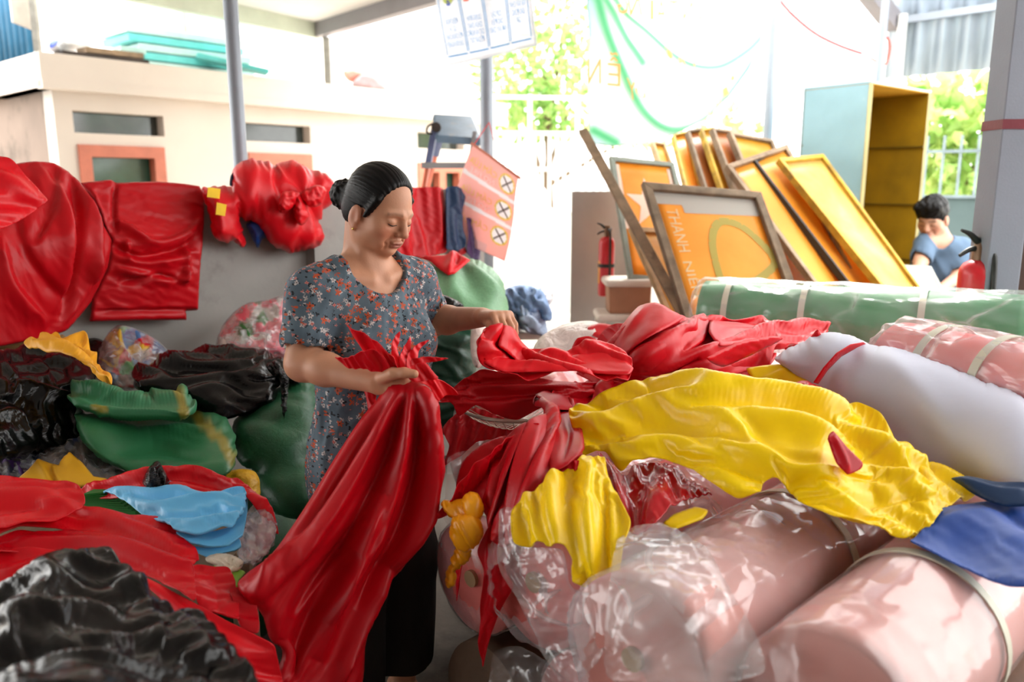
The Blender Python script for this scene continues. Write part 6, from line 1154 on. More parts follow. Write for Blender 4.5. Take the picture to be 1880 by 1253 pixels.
# ================================================================== NEAR LEFT PILE
tbx = thing('low_table', (-1.05, 1.62, 0), 'plain low wooden table under the near pile of red and blue cloth', 'table'); tz_ = .60
MB().box((-1.05, 1.62, tz_ - .015), (.40, .34, .015)).build('table_top', M_wood, tbx)
for i in (-1, 1):
    for j in (-1, 1): MB().box((-1.05 + i * .36, 1.62 + j * .3, (tz_ - .03) / 2), (.025, .025, (tz_ - .03) / 2)).build('leg', M_wood, tbx)
drape('red_cloth', [(145, 912), (170, 898), (205, 884), (262, 870), (310, 867), (372, 876), (440, 890), (468, 912), (494, 950), (512, 986), (484, 968), (456, 936), (430, 912), (360, 908), (290, 915), (220, 918)], C((150, 910, .70), (262, 872, .74), (372, 877, .74), (468, 914, .72), (510, 985, .66), (290, 914, .73)), SRH, 4, folds=[([(160, 905), (220, 890), (300, 872)], 7, .02), ([(310, 870), (400, 885), (470, 930), (508, 980)], 9, .025), ([(330, 880), (400, 897), (450, 930)], 6, -.02), ([(170, 905), (230, 900), (280, 890)], 5, -.014)], crum=dict(stretch=1.4, iters=110, bend=0.05, seed=2, amp=0.015, size=0.05, ang=14, step=6), edge=(7, .012), up=.3, thick=.006, label='red cloth curling behind the sky blue stack', cat='cloth')
for i in range(11):
    t_ = i / 10; q4 = [(150 + 4 * t_, 936 - 26 * t_), (188 + 76 * (1 - t_) * .98, 953 - 46 * t_), (196 + 70 * (1 - t_), 951 - 46 * t_ - 1), (158, 930 - 26 * t_)]
    z_ = .655 + .006 * i; a = PZ(150, 938 - 26 * t_, z_); b_ = PZ(262 - 68 * t_, 953 - 46 * t_, z_)
    e1 = (b_ - a); bkv = V3((.05, .16, 0)); q = [a, b_, b_ + bkv, a + bkv]; MB().hexa(q, [x + V3((0, 0, .0045)) for x in q]).build('green_flag', SGR, label='folded green cloth sheet in the fanned stack beside the sky blue cloth', cat='cloth', group='fanned stack of green cloth sheets')
sb = [([(190, 908), (240, 896), (300, 890), (322, 890), (352, 904), (402, 906), (452, 904), (448, 945), (420, 975), (360, 985), (322, 978), (300, 962), (262, 948), (228, 928)], C((192, 908, .71), (320, 891, .74), (450, 905, .74), (420, 972, .71), (300, 960, .71)), [([(200, 908), (270, 912), (340, 900)], 7, .02), ([(230, 925), (290, 935), (350, 925), (430, 920)], 7, .02), ([(240, 915), (300, 922), (330, 912)], 4, -.016), ([(270, 945), (340, 955), (410, 940)], 6, -.018), ([(300, 955), (360, 970), (430, 950)], 6, .018), ([(400, 908), (420, 935), (440, 945)], 6, .014)], 'rumpled sky blue cloth on top of its folded stack'),
      ([(322, 978), (360, 985), (420, 972), (450, 935), (453, 906), (455, 935), (446, 985), (420, 1003), (382, 1006), (350, 1000)], C((325, 978, .70), (452, 908, .73), (446, 985, .69), (380, 1005, .68)), [([(340, 990), (400, 994), (446, 960)], 5, .008)], 'second folded sky blue cloth of the stack'),
      ([(344, 1002), (382, 1008), (424, 1004), (440, 990), (444, 1006), (432, 1014), (400, 1020), (384, 1026), (362, 1018)], C((346, 1003, .67), (440, 992, .68), (385, 1025, .655)), [([(355, 1012), (400, 1013), (435, 1003)], 4, .006)], 'lowest folded sky blue cloth of the stack')]
for o_, c_, f_, lab in sb:
    t_ = thing('sky_blue_cloth', P(*c_[-1]), lab, 'cloth'); drape('sheet', o_, c_, SLB, 3.5, folds=f_, edge=(6, .012), up=.4, thick=.012, smooth=.4 if 'rumpled' in lab else .2, parent=t_, crum=dict(stretch=1.45, iters=110, bend=.05, seed=5.5, amp=.014, size=.045, ang=8, step=6) if 'rumpled' in lab else dict(stretch=1.06, iters=60, bend=.05, seed=1., amp=.004, size=.05, ang=8, step=5))
filled_bag('clear_bag', [(440, 990), (448, 955), (462, 932), (480, 924), (498, 934), (508, 965), (500, 1000), (480, 1024), (455, 1034), (438, 1020)], [(440, 990, 1.72), (506, 965, 1.75), (475, 926, 1.8), (460, 1030, 1.65)], patches([(222, 190, 190), (196, 150, 156), (226, 214, 210), (200, 170, 170)], 16, 3), 'small clear bag of pale pink scraps beside the sky blue stack', .06, 28, [(.02, .04, 60, 2, 4.)])
bag('white_plastic_bag', [(378, 1028), (392, 1018), (420, 1018), (446, 1030), (440, 1046), (410, 1046)], C((378, 1028, .66), (446, 1032, .66), (410, 1046, .645)), mat_bag('cream_film', (226, 216, 196), .3, 20, .5), T=.03, D=12, step=3, wr=[(.015, .03, 20, 2, 1.)], label='small cream plastic bag below the sky blue stack', cat='bag')
drape('light_green_cloth', [(392, 1036), (420, 1038), (450, 1048), (438, 1064), (436, 1078), (404, 1058)], C((392, 1036, .655), (450, 1048, .65), (436, 1078, .64)), mat_satin('lime_cloth', (140, 200, 70), .5), 4, edge=(5, .006), thick=.006, label='lime green cloth corner below the cream bag', cat='cloth')
RF = [
 ([(-40, 884), (40, 884), (110, 891), (146, 904), (156, 922), (150, 946), (120, 958), (60, 972), (-40, 985)], C((-40, 888, .78), (110, 892, .76), (155, 925, .74), (60, 970, .74), (-40, 980, .75)), [([(-30, 920), (60, 915), (140, 912)], 9, .02), ([(-30, 945), (50, 940), (120, 950)], 8, -.02), ([(-20, 900), (50, 895), (120, 897)], 6, .012), ([(0, 965), (60, 945), (140, 930)], 7, .02)], SRH, 'bright red cloth bunched at the back of the near pile'),
 ([(-40, 960), (60, 956), (150, 940), (190, 952), (240, 955), (296, 951), (330, 985), (366, 1026), (352, 1046), (270, 1012), (200, 988), (120, 980), (40, 985), (-40, 1000)], C((-40, 965, .72), (150, 942, .71), (296, 952, .70), (365, 1025, .67), (200, 990, .70), (0, 990, .715)), [([(150, 945), (230, 965), (300, 990), (355, 1025)], 12, .02), ([(100, 970), (200, 975), (290, 1010)], 7, -.014), ([(215, 958), (280, 975), (340, 1015)], 6, -.012), ([(-30, 985), (60, 972), (140, 960)], 8, .018)], SRH, 'smooth red cloth sheet spread in front of the green stack'),
 ([(-40, 1000), (40, 984), (120, 980), (200, 987), (270, 1010), (352, 1045), (360, 1112), (330, 1096), (270, 1062), (200, 1036), (110, 1022), (40, 1022), (-40, 1040)], C((-40, 1005, .72), (120, 982, .71), (270, 1012, .695), (354, 1048, .68), (360, 1110, .66), (200, 1036, .69), (-20, 1036, .705)), [([(-20, 1010), (100, 996), (220, 1006), (340, 1050)], 9, .014), ([(60, 1010), (180, 1018), (300, 1066)], 7, -.012)], SR, 'red cloth band with frayed edge across the near pile'),
 ([(352, 1046), (392, 1050), (420, 1052), (432, 1080), (438, 1150), (400, 1134), (360, 1112)], C((353, 1047, .675), (420, 1053, .66), (438, 1148, .62), (360, 1110, .65)), [([(392, 1052), (398, 1090), (402, 1132)], 5, -.01)], SR, 'folded red cloth end overlapping the frayed band'),
 ([(420, 1090), (452, 1094), (468, 1110), (476, 1166), (440, 1152), (430, 1120)], C((422, 1091, .645), (465, 1108, .63), (475, 1165, .60), (440, 1150, .615)), [], SR2, 'lowest folded red cloth end beside the cloth in the hand'),
 ([(-40, 1030), (60, 1018), (140, 1024), (220, 1046), (300, 1084), (370, 1120), (440, 1156), (498, 1186), (505, 1200), (520, 1280), (420, 1280), (380, 1200), (300, 1110), (220, 1056), (140, 1072), (60, 1110), (-40, 1160)], C((-40, 1035, .70), (140, 1026, .69), (300, 1086, .66), (440, 1158, .62), (500, 1190, .58), (510, 1270, .50), (400, 1230, .56), (220, 1060, .67), (-30, 1150, .64)), [([(0, 1060), (120, 1036), (220, 1060)], 9, .02), ([(240, 1062), (340, 1120), (430, 1200)], 10, .02), ([(300, 1090), (400, 1150), (490, 1195)], 7, -.014), ([(420, 1160), (450, 1210), (470, 1270)], 8, .016)], SRH, 'long red cloth running down the front beside the glossy black bag')]
for o_, c_, f_, mt, lab in RF: drape('red_cloth', o_, c_, mt, 4.5, folds=f_, crum=dict(stretch=1.2, iters=100, bend=.05, seed=o_[0][1] * .01, amp=.014, size=.06, ang=14, step=7), edge=(4, .004), up=.4, thick=.006, smooth=True, label=lab, cat='cloth')
drape('glossy_black_bag', [(-60, 1130), (0, 1106), (50, 1082), (100, 1068), (140, 1056), (172, 1032), (196, 1034), (216, 1046), (240, 1066), (262, 1098), (290, 1122), (312, 1136), (330, 1132), (356, 1140), (380, 1168), (410, 1210), (444, 1262), (460, 1320), (-60, 1320)], [(-60, 1140, 1.2), (50, 1090, 1.28), (180, 1040, 1.32), (300, 1130, 1.18), (440, 1260, 1.0), (-40, 1310, .86), (200, 1310, .84), (430, 1310, .92), (180, 1180, 1.02), (50, 1200, 1.02), (330, 1200, 1.06)], M_blk, 5,
   folds=[([(180, 1040), (130, 1100), (60, 1180), (20, 1250)], 20, .05), ([(190, 1045), (230, 1130), (250, 1250)], 16, -.04), ([(215, 1050), (270, 1150), (330, 1250)], 14, .05), ([(160, 1060), (170, 1150), (150, 1250)], 16, -.05), ([(330, 1140), (340, 1190), (380, 1250)], 12, .04), ([(300, 1135), (300, 1190), (310, 1250)], 12, -.04), ([(0, 1130), (60, 1110), (140, 1080)], 12, .03), ([(0, 1200), (100, 1170), (180, 1130)], 14, .04), ([(20, 1240), (120, 1220), (200, 1200)], 12, -.03)], crum=dict(stretch=1.22, iters=110, bend=0.03, seed=2.2, amp=0.03, size=0.2, step=15), edge=(12, .04), thick=.012, label='glossy black plastic bag in front of the near red cloths', cat='bag')
# ================================================================== PEOPLE (smooth blended volumes meshed into one skin)
class Vol:
    def __init__(s): s.ops = []; s.disp = None
    def _a(s, fn, lo, hi, k, mode): s.ops.append((fn, np.asarray(lo, float), np.asarray(hi, float), k, mode)); return s
    def cone(s, a, b, ra, rb, k=.02, mode='u'):
        a, b = V3(a), V3(b); ba = b - a; l2 = ba @ ba + 1e-12
        def fn(p):
            t = np.clip(((p - a) @ ba) / l2, 0, 1); return np.linalg.norm(p - a - t[:, None] * ba, axis=1) - (ra + (rb - ra) * t)
        r = max(ra, rb); return s._a(fn, np.minimum(a, b) - r, np.maximum(a, b) + r, k, mode)
    def chain(s, pts, rs, k=.012):
        for i in range(len(pts) - 1): s.cone(pts[i], pts[i + 1], rs[i], rs[i + 1], k)
        return s
    def ell(s, c, r, R=None, k=.02, mode='u'):
        c, r = V3(c), V3(r); R = np.eye(3) if R is None else np.asarray(R, float)       # rows of R: local axes in world
        def fn(p):
            q = (p - c) @ R.T; k0 = np.linalg.norm(q / r, axis=1); k1 = np.linalg.norm(q / (r * r), axis=1) + 1e-9; return k0 * (k0 - 1) / k1
        m = r.max(); return s._a(fn, c - m, c + m, k, mode)
    def half(s, n, c, k=.006):
        """keep the side where n.p < c"""
        n = V3(n); s.ops.append((lambda p: p @ n - c, None, None, k, 'i')); return s
    def eval(s, p, lo=None, hi=None, pad=.0):
        d = np.full(len(p), .5)
        for fn, l, h, k, mode in s.ops:
            if l is not None and lo is not None and (np.any(hi < l - k - pad) or np.any(lo > h + k + pad)): continue
            e = fn(p)
            if mode == 'u': t = np.clip(.5 + .5 * (d - e) / k, 0, 1); d = d * (1 - t) + e * t - k * t * (1 - t)
            elif mode == 's': t = np.clip(.5 - .5 * (d + e) / k, 0, 1); d = d * (1 - t) - e * t + k * t * (1 - t)
            else: t = np.clip(.5 - .5 * (d - e) / k, 0, 1); d = d * (1 - t) + e * t + k * t * (1 - t)
        if s.disp is not None: d = d + s.disp(p)
        return d
    def mesh(s, vox=.004, n=20):
        lo = np.min([o[1] for o in s.ops if o[1] is not None and o[4] == 'u'], axis=0) - .02; hi = np.max([o[2] for o in s.ops if o[1] is not None and o[4] == 'u'], axis=0) + .02
        cs = vox * n; dim = np.ceil((hi - lo) / cs).astype(int); V_, I_, F_ = [], [], []
        ci = np.stack(np.meshgrid(*[np.arange(d) for d in dim], indexing='ij'), -1).reshape(-1, 3); cen = lo + (ci + .5) * cs
        dd = s.eval(cen); ci = ci[np.abs(dd) < cs * 1.35]; M = 1 << 12
        ar = np.arange(-1, n + 1); L = np.stack(np.meshgrid(ar, ar, ar, indexing='ij'), -1); m = n + 2
        for c in ci:
            g = L + c * n; p = lo + g.reshape(-1, 3) * vox; d = s.eval(p, p.min(0), p.max(0), .03).reshape(m, m, m); ins = d < 0
            if ins.all() or not ins.any(): continue
            cnt = np.zeros((m - 1,) * 3); acc = np.zeros((m - 1,) * 3 + (3,))
            for ax in range(3):
                sl = [slice(None)] * 3; s0 = sl.copy(); s1 = sl.copy(); s0[ax] = slice(0, m - 1); s1[ax] = slice(1, m)
                a_, b_ = d[tuple(s0)], d[tuple(s1)]; cr = (a_ < 0) != (b_ < 0); t = np.where(cr, a_ / (a_ - b_ + 1e-12), 0)
                pos = L[tuple(s0)].astype(float).copy(); pos[..., ax] += t; o1, o2 = [x for x in range(3) if x != ax]
                for u in (0, 1):
                    for v in (0, 1):
                        ss = [slice(0, m - 1)] * 3; ss[o1] = slice(u, m - 1 + u); ss[o2] = slice(v, m - 1 + v); ss = tuple(ss)
                        cnt += cr[ss]; acc += np.where(cr[ss][..., None], pos[ss], 0)
            w = cnt > 0; gl = (L[:-1, :-1, :-1] + c * n + 1).astype(np.int64); ids = (gl[..., 0] * M + gl[..., 1]) * M + gl[..., 2]
            vp = lo + (acc[w] / cnt[w][:, None] + c * n) * vox; V_.append(vp); I_.append(ids[w])
            for ax in range(3):
                s0 = [slice(1, m - 1)] * 3; s1 = [slice(1, m - 1)] * 3; s1[ax] = slice(2, m); a_, b_ = ins[tuple(s0)], ins[tuple(s1)]; cr = np.argwhere(a_ != b_)
                if not len(cr): continue
                o1, o2 = (ax + 1) % 3, (ax + 2) % 3; e1 = np.zeros(3, int); e2 = np.zeros(3, int); e1[o1] = 1; e2[o2] = 1; base_ = cr + 1
                q = [ids[tuple((base_ - o).T)] for o in (e1 + e2, e2, 0 * e1, e1)]; q = np.stack(q, 1); flip = ~a_[tuple(cr.T)]; q[flip] = q[flip][:, ::-1]; F_.append(q)
        V_ = np.concatenate(V_); I_ = np.concatenate(I_); F_ = np.concatenate(F_); u, ix = np.unique(I_, return_index=True); F = np.searchsorted(u, F_)
        return V_[ix], F
def relax(v, f, it=1, w=.5):
    for _ in range(it):
        a = np.zeros_like(v); c = np.zeros(len(v))
        for i in range(4):
            j = (i + 1) % 4; np.add.at(a, f[:, i], v[f[:, j]]); np.add.at(c, f[:, i], 1); np.add.at(a, f[:, j], v[f[:, i]]); np.add.at(c, f[:, j], 1)
        v = v * (1 - w) + w * a / c[:, None]
    return v
class Fr:
    """local frame: s = to the figure's right, f = forward, u = up"""
    def __init__(s, o, fwd, pitch=0.0, roll=0.0, sc=1.0):
        h = unit((fwd[0], fwd[1], 0)); s.s = V3((h[1], -h[0], 0)); c_, n_ = math.cos(pitch), math.sin(pitch)
        s.f = h * c_ - V3((0, 0, 1)) * n_; s.u = h * n_ + V3((0, 0, 1)) * c_
        cr, sr = math.cos(roll), math.sin(roll); s.s, s.u = s.s * cr + s.u * sr, s.u * cr - s.s * sr; s.o = V3(o); s.sc = sc; s.R = np.stack([s.s, s.f, s.u])
    def __call__(s, a, b, c): return s.o + (s.s * a + s.f * b + s.u * c) * s.sc
    def loc(s, p): return ((p - s.o) @ s.R.T) / s.sc
def head_ops(V, H, age=True):
    k = H.sc; E = lambda c, r, kk=.012, mode='u': V.ell(H(*c), V3(r) * k, H.R, kk * k, mode); Cn = lambda a, b, ra, rb, kk=.008, mode='u': V.cone(H(*a), H(*b), ra * k, rb * k, kk * k, mode)
    E((0, -.012, .035), (.074, .094, .086)); E((0, .030, -.014), (.066, .062, .074), .03); E((0, .034, -.066), (.053, .050, .034), .028); E((0, .072, -.089), (.021, .017, .015), .022)
    E((0, .018, -.084), (.040, .040, .022), .02)
    for g in (-1, 1):
        E((g * .042, .056, -.030), (.028, .026, .027), .02); E((g * .052, .016, -.058), (.018, .034, .028), .025); E((g * .034, .060, -.066), (.020, .022, .020), .016)
        Cn((g * .012, .087, .021), (g * .048, .071, .018), .0085, .0065, .013)
        E((g * .033, .096, .000), (.019, .013, .013), .012, 's'); E((g * .033, .0745, -.002), (.0170, .0140, .0125), .004)
        Cn((g * .020, .0905, .0105), (g * .046, .080, .0085), .0018, .0014, .003, 's'); Cn((g * .022, .091, -.016), (g * .044, .082, -.015), .0016, .0012, .004, 's')
        E((g * .0135, .096, -.033), (.0095, .010, .0080), .004); E((g * .007, .104, -.041), (.0042, .0055, .003), .002, 's'); Cn((g * .0185, .098, -.026), (g * .022, .091, -.035), .0018, .0020, .004, 's')
        Cn((g * .022, .094, -.034), (g * .036, .078, -.064), .0042, .0036, .006, 's'); Cn((g * .031, .082, -.068), (g * .030, .078, -.082), .0028, .0022, .006, 's')
        E((g * .0775, -.012, -.026), (.0085, .021, .033), .005); E((g * .0885, -.006, -.020), (.0065, .0115, .021), .004, 's'); E((g * .079, -.003, -.053), (.0065, .0095, .011), .004); E((g * .080, .006, -.030), (.005, .004, .009), .004)
    Cn((0, .089, .012), (0, .107, -.026), .0085, .0115, .010); E((0, .109, -.028), (.0125, .011, .010), .005)
    E((0, .0935, -.0575), (.025, .010, .0062), .005); E((0, .0915, -.0685), (.021, .0105, .0068), .005); Cn((-.022, .0995, -.0630), (.022, .0995, -.0630), .0024, .0024, .002, 's'); E((0, .096, -.079), (.018, .008, .0045), .008, 's')
def surf_f(V, H, s_, u_):
    fs = np.linspace(.125, .03, 160); p = np.array([H(s_, f_, u_) for f_ in fs]); d = V.eval(p); i = int(np.argmax(d < 0)); return fs[i]
def skin_cols(v, H, base, cheek, lip, brow, browk=.5):
    q = H.loc(v); c = np.tile(V3(lin(*base)), (len(v), 1)); n_ = pnoise(v[:, 0] * 40, v[:, 1] * 40, v[:, 2] * 40)[:, None]; c = c * (1 + .08 * n_)
    def blend(col, w): return c * (1 - w[:, None]) + V3(lin(*col)) * w[:, None]
    g = lambda a, b_, u, r: np.exp(-(((np.abs(q[:, 0]) - a) / r[0]) ** 2 + ((q[:, 1] - b_) / r[1]) ** 2 + ((q[:, 2] - u) / r[2]) ** 2))
    c = blend(cheek, np.clip(g(.042, .07, -.034, (.022, .04, .022)) * .6 + g(0, .11, -.028, (.014, .02, .014)) * .45 + g(.08, -.01, -.02, (.02, .03, .04)) * .4, 0, 1))
    fr_ = (q[:, 1] > .06) & (np.abs(q[:, 0]) < .03)
    c = blend(lip, np.where(fr_, np.clip(1.3 * np.exp(-((q[:, 2] + .063) / .0085) ** 2) * np.clip(1 - (np.abs(q[:, 0]) / .026) ** 2, 0, 1), 0, .85), 0))
    bl = (q[:, 2] - (.023 - .25 * np.clip(np.abs(q[:, 0]) - .036, 0, 1))); c = blend(brow, np.where((q[:, 1] > .04) & (np.abs(q[:, 0]) > .014) & (np.abs(q[:, 0]) < .054), np.exp(-(bl / .0042) ** 2) * browk, 0))
    return c
def hand_ops(V, wrist, knuck, normal, curl, thumb, sc=1.0, r=.0085, spread=.019):
    """palm from wrist to the knuckle line; curl: list of per-finger joint directions; thumb: point chain"""
    w, kn = V3(wrist), V3(knuck); d = unit(kn - w); n = unit(V3(normal) - d * np.dot(normal, d)); side = np.cross(d, n); L = np.linalg.norm(kn - w)
    for j, off in enumerate((-1.45, -.5, .5, 1.4)): V.cone(w + side * off * .009 * sc + d * .01, kn + side * off * spread * sc - d * (.004 if j in (0, 3) else 0), .0155 * sc, .0115 * sc, .012)
    for j, off in enumerate((-1.45, -.5, .5, 1.4)):
        p = kn + side * off * spread * sc - d * (.004 if j in (0, 3) else 0); ln = (.036, .042, .040, .031)[j] * sc; pts = [p]; rs = [r * 1.12 * sc]; q = p
        for m_, dr in enumerate(curl):
            dv = unit(d * dr[0] + n * dr[1] + side * (off * .05 + (dr[2] if len(dr) > 2 else 0))); q = q + dv * ln * (1, .68, .55)[m_]; pts.append(q); rs.append(r * (1.0, .9, .78)[m_] * sc)
        V.chain(pts, rs, .004)
    V.chain([V3(t) for t in thumb], np.linspace(.0145, .0095, len(thumb)) * sc, .006)

# ------------------------------------------------------------------ the woman
M_skin = mat_attr('skin', .48, .35, sss=.12, bump=.12, bscale=160); M_skin.node_tree.nodes['Principled BSDF'].inputs['Subsurface Scale'].default_value = .3
def floral():
    k = N('floral_cotton'); tc = k.n('ShaderNodeTexCoord'); base_ = k.ramp(k.noise(tc.outputs['Object'], 9, 4), [(.3, lin(66, 80, 92)), (.7, lin(96, 114, 126))]); col = base_
    def flowers(col, scale, size, petals, c1, c2, off, dens):
        mp = k.n('ShaderNodeMapping'); mp.inputs['Location'].default_value = (off, off * 1.7, off * .6); k.l(tc.outputs['Object'], mp.inputs[0])
        v = k.n('ShaderNodeTexVoronoi'); v.inputs['Scale'].default_value = scale; v.inputs['Randomness'].default_value = .9; k.l(mp.outputs[0], v.inputs['Vector'])
        sc_ = k.n('ShaderNodeVectorMath', operation='SCALE'); k.l(mp.outputs[0], sc_.inputs[0]); sc_.inputs['Scale'].default_value = 1.0
        sb_ = k.n('ShaderNodeVectorMath', operation='SUBTRACT'); k.l(sc_.outputs[0], sb_.inputs[0]); k.l(v.outputs['Position'], sb_.inputs[1])
        sx_ = k.n('ShaderNodeSeparateXYZ'); k.l(sb_.outputs[0], sx_.inputs[0]); ang = k.math('ARCTAN2', sx_.outputs['Z'], k.math('ADD', sx_.outputs['X'], sx_.outputs['Y']))
        pet = k.math('ADD', k.math('MULTIPLY', k.math('COSINE', k.math('MULTIPLY', ang, float(petals))), .28), .72); rr = k.math('MULTIPLY', pet, size)
        msk = k.math('LESS_THAN', v.outputs['Distance'], rr); ctr = k.math('LESS_THAN', v.outputs['Distance'], size * .28)
        pick = k.n('ShaderNodeSeparateColor'); k.l(v.outputs['Color'], pick.inputs[0]); on = k.math('LESS_THAN', pick.outputs[0], dens); msk = k.math('MULTIPLY', msk, on); ctr = k.math('MULTIPLY', ctr, on)
        return k.mix(ctr, k.mix(msk, col, c1), c2)
    col = flowers(col, 66, .40, 3, lin(30, 34, 40), lin(40, 44, 48), 3.1, .7)
    col = flowers(col, 56, .42, 5, lin(184, 176, 174), lin(96, 90, 92), 1.3, .6)
    col = flowers(col, 70, .36, 4, lin(190, 116, 108), lin(150, 70, 60), 7.7, .5)
    col = flowers(col, 42, .42, 5, lin(178, 78, 46), lin(96, 44, 30), 5.2, .6)
    k.l(col, k.b.inputs['Base Color']); k.set(Roughness=.7); k.b.inputs['Specular IOR Level'].default_value = .25; k.bump(k.noise(tc.outputs['Object'], 60, 4), .15, .004); return k.m
M_floral = floral()
BF = unit((.72, -.69, 0)); O_ = P(684, 800, 2.0); B = Fr((O_[0], O_[1], 0), BF)
H = Fr(P(697, 385, 2.0), (.835, -.55), math.radians(23), math.radians(3), .88)
shR, shL = B(.158, -.008, 1.195), B(-.158, -.008, 1.195)
elR, wrR = P(556, 668, 1.84), P(690, 701, 1.735); elL, wrL = P(794, 590, 2.22), P(884, 583, 2.05)
wom = thing('person', (O_[0], O_[1], 0), 'woman in a grey blue floral blouse holding up red cloth with both hands', 'person')
V = Vol()
def torso(V, g=0.0, k=.04):
    V.ell(B(0, 0, .80), (.150 + g * 1.7, .104 + g * 1.6, .13 + g), B.R, k); V.ell(B(0, .018, .95), (.142 + g, .112 + g, .15 + g), B.R, k); V.ell(B(0, .0, 1.09), (.140 + g, .098 + g, .15 + g), B.R, k)
    V.cone(B(.135, -.008, 1.20), B(-.135, -.008, 1.20), .050 + g, .050 + g, k); V.cone(B(.05, -.012, 1.235), B(-.05, -.012, 1.235), .045 + g, .045 + g, k)
    for s_ in (-1, 1): V.ell(B(s_ * .062, .076, 1.06), (.062 + g, .050 + g, .060 + g), B.R, k)
torso(V)
V.cone(B(0, -.018, 1.21), H(0, -.035, -.05), .055, .050, .03); V.cone(B(0, .005, 1.22), H(0, -.005, -.06), .040, .034, .03)
V.cone(B(.018, .035, 1.235), H(.058, -.014, -.05), .010, .013, .014); V.cone(B(.025, .05, 1.222), B(.12, .02, 1.238), .011, .012, .018); V.cone(B(-.025, .05, 1.222), B(-.12, .02, 1.238), .011, .012, .018)
head_ops(V, H)
for sh, el, wr_ in ((shR, elR, wrR), (shL, elL, wrL)):
    m1 = sh * .5 + el * .5; V.cone(sh, el, .047, .040, .03); fm = el * .68 + wr_ * .32; V.cone(el, fm, .039, .037, .02); V.cone(fm, wr_, .037, .026, .02)
for s_ in (-1, 1):
    V.cone(B(s_ * .078, .0, .80), B(s_ * .085, .02, .45), .070, .056, .03); V.cone(B(s_ * .085, .02, .45), B(s_ * .085, -.01, .09), .056, .036, .03); V.cone(B(s_ * .085, -.03, .045), B(s_ * .09, .13, .03), .036, .026, .02)
# right hand closes on the bunch, thumb on top
kR = P(742, 704, 1.715); hand_ops(V, wrR, kR, (.25, .92, -.3), [(.75, .65), (-.2, 1.0), (-.8, .6)], [P(702, 694, 1.715), P(722, 686, 1.685), P(742, 685, 1.675), P(761, 687, 1.672)], 1.0)
# left hand pinches the lifted cloth
kL = P(922, 579, 1.985); hand_ops(V, wrL, kL, (.12, -.25, -1), [(.55, .85), (-.05, 1.0), (-.2, .95)], [P(893, 588, 2.02), P(902, 598, 1.975), P(912, 606, 1.955), P(921, 611, 1.945)], .98)
v, f = V.mesh(.0032); v = relax(v, f, 1, .35); body = mesh_obj('body', v, f, M_skin, wom, True); set_col(body, skin_cols(v, H, (196, 142, 112), (190, 110, 88), (150, 84, 74), (70, 52, 44), .45))
# lashes and ear stud
M_lash = mat_plain('lash_dark', (30, 22, 20), .6)
for g in (-1, 1):
    pts = []
    for t in np.linspace(0, 1, 11):
        s_ = g * (.0175 + .030 * t); u_ = -.0085 - .0032 * math.sin(t * math.pi) + .0015 * t; pts.append(H(s_, surf_f(V, H, s_, u_) + .0006, u_))
    MB().tube(pts, np.interp(np.linspace(0, 1, 11), [0, .5, 1], [.0007, .0017, .0009]), 6).build('eyelash', M_lash, wom, smooth=True)
MB().lathe(H(.088, .006, -.056), H.s, [(.0025, 0), (.003, .002), (.001, .004)], 10).build('ear_stud', mat_plain('gold_stud', (220, 190, 110), .25, metal=.9), wom, smooth=True)
# hair
def hairmat(name, rgb, hl):
    k = N(name); a = k.n('ShaderNodeAttribute'); a.attribute_name = 'strand'; sc_ = k.n('ShaderNodeVectorMath', operation='MULTIPLY'); k.l(a.outputs['Vector'], sc_.inputs[0]); sc_.inputs[1].default_value = (90, 2.5, 2.5)
    n_ = k.noise(sc_.outputs[0], 1.0, 3, .6); col = k.ramp(n_, [(.35, lin(*rgb)), (.75, lin(*hl))]); k.l(col, k.b.inputs['Base Color']); k.set(Roughness=.45); k.b.inputs['Specular IOR Level'].default_value = .18; k.bump(n_, .35, .004); return k.m
M_hair = hairmat('black_hair', (8, 8, 9), (24, 22, 22))
hv = Vol(); sc_ = H.sc
hv.ell(H(0, -.014, .036), V3((.082, .101, .092)) * sc_, H.R, .01); hv.ell(H(0, -.05, -.02), V3((.070, .058, .062)) * sc_, H.R, .03)
hv.half(unit(H.f * .97 - H.u * .24), float(np.dot(H.o, unit(H.f * .97 - H.u * .24)) + .034 * sc_), .008)
hv.half(-H.u, float(-np.dot(H.o, H.u) + .082 * sc_), .01)
for g in (-1, 1): hv.ell(H(g * .085, .004, -.024), V3((.022, .026, .034)) * sc_, H.R, .006, 's'); hv.cone(H(g * .070, .040, .045), H(g * .077, .020, -.012), .008 * sc_, .005 * sc_, .014)
hv.ell(H(.008, -.128, -.012), V3((.042, .042, .040)) * sc_, H.R, .02); hv.cone(H(0, -.09, -.005), H(.005, -.125, -.01), .035 * sc_, .035 * sc_, .02)
def hdisp(p):
    q = H.loc(p); az = np.arctan2(q[:, 0], q[:, 2] + .01); bun_ = np.clip((-.1 - q[:, 1]) / .02, 0, 1); return .0009 * np.sin(az * 60 + 4 * np.sin(az * 7)) * (1 - bun_) + bun_ * .005 * pnoise(q[:, 0] * 90, q[:, 1] * 90, q[:, 2] * 90)
hv.disp = hdisp
v, f = hv.mesh(.0028); v = relax(v, f, 1, .3); hair = mesh_obj('hair', v, f, M_hair, wom, True); q = H.loc(v); az = np.arctan2(q[:, 0], q[:, 2] + .012)
at = hair.data.attributes.new('strand', 'FLOAT_VECTOR', 'POINT'); at.data.foreach_set('vector', np.stack([az / 3.14, q[:, 1] * 10, 0 * az], 1).astype(np.float32).ravel())
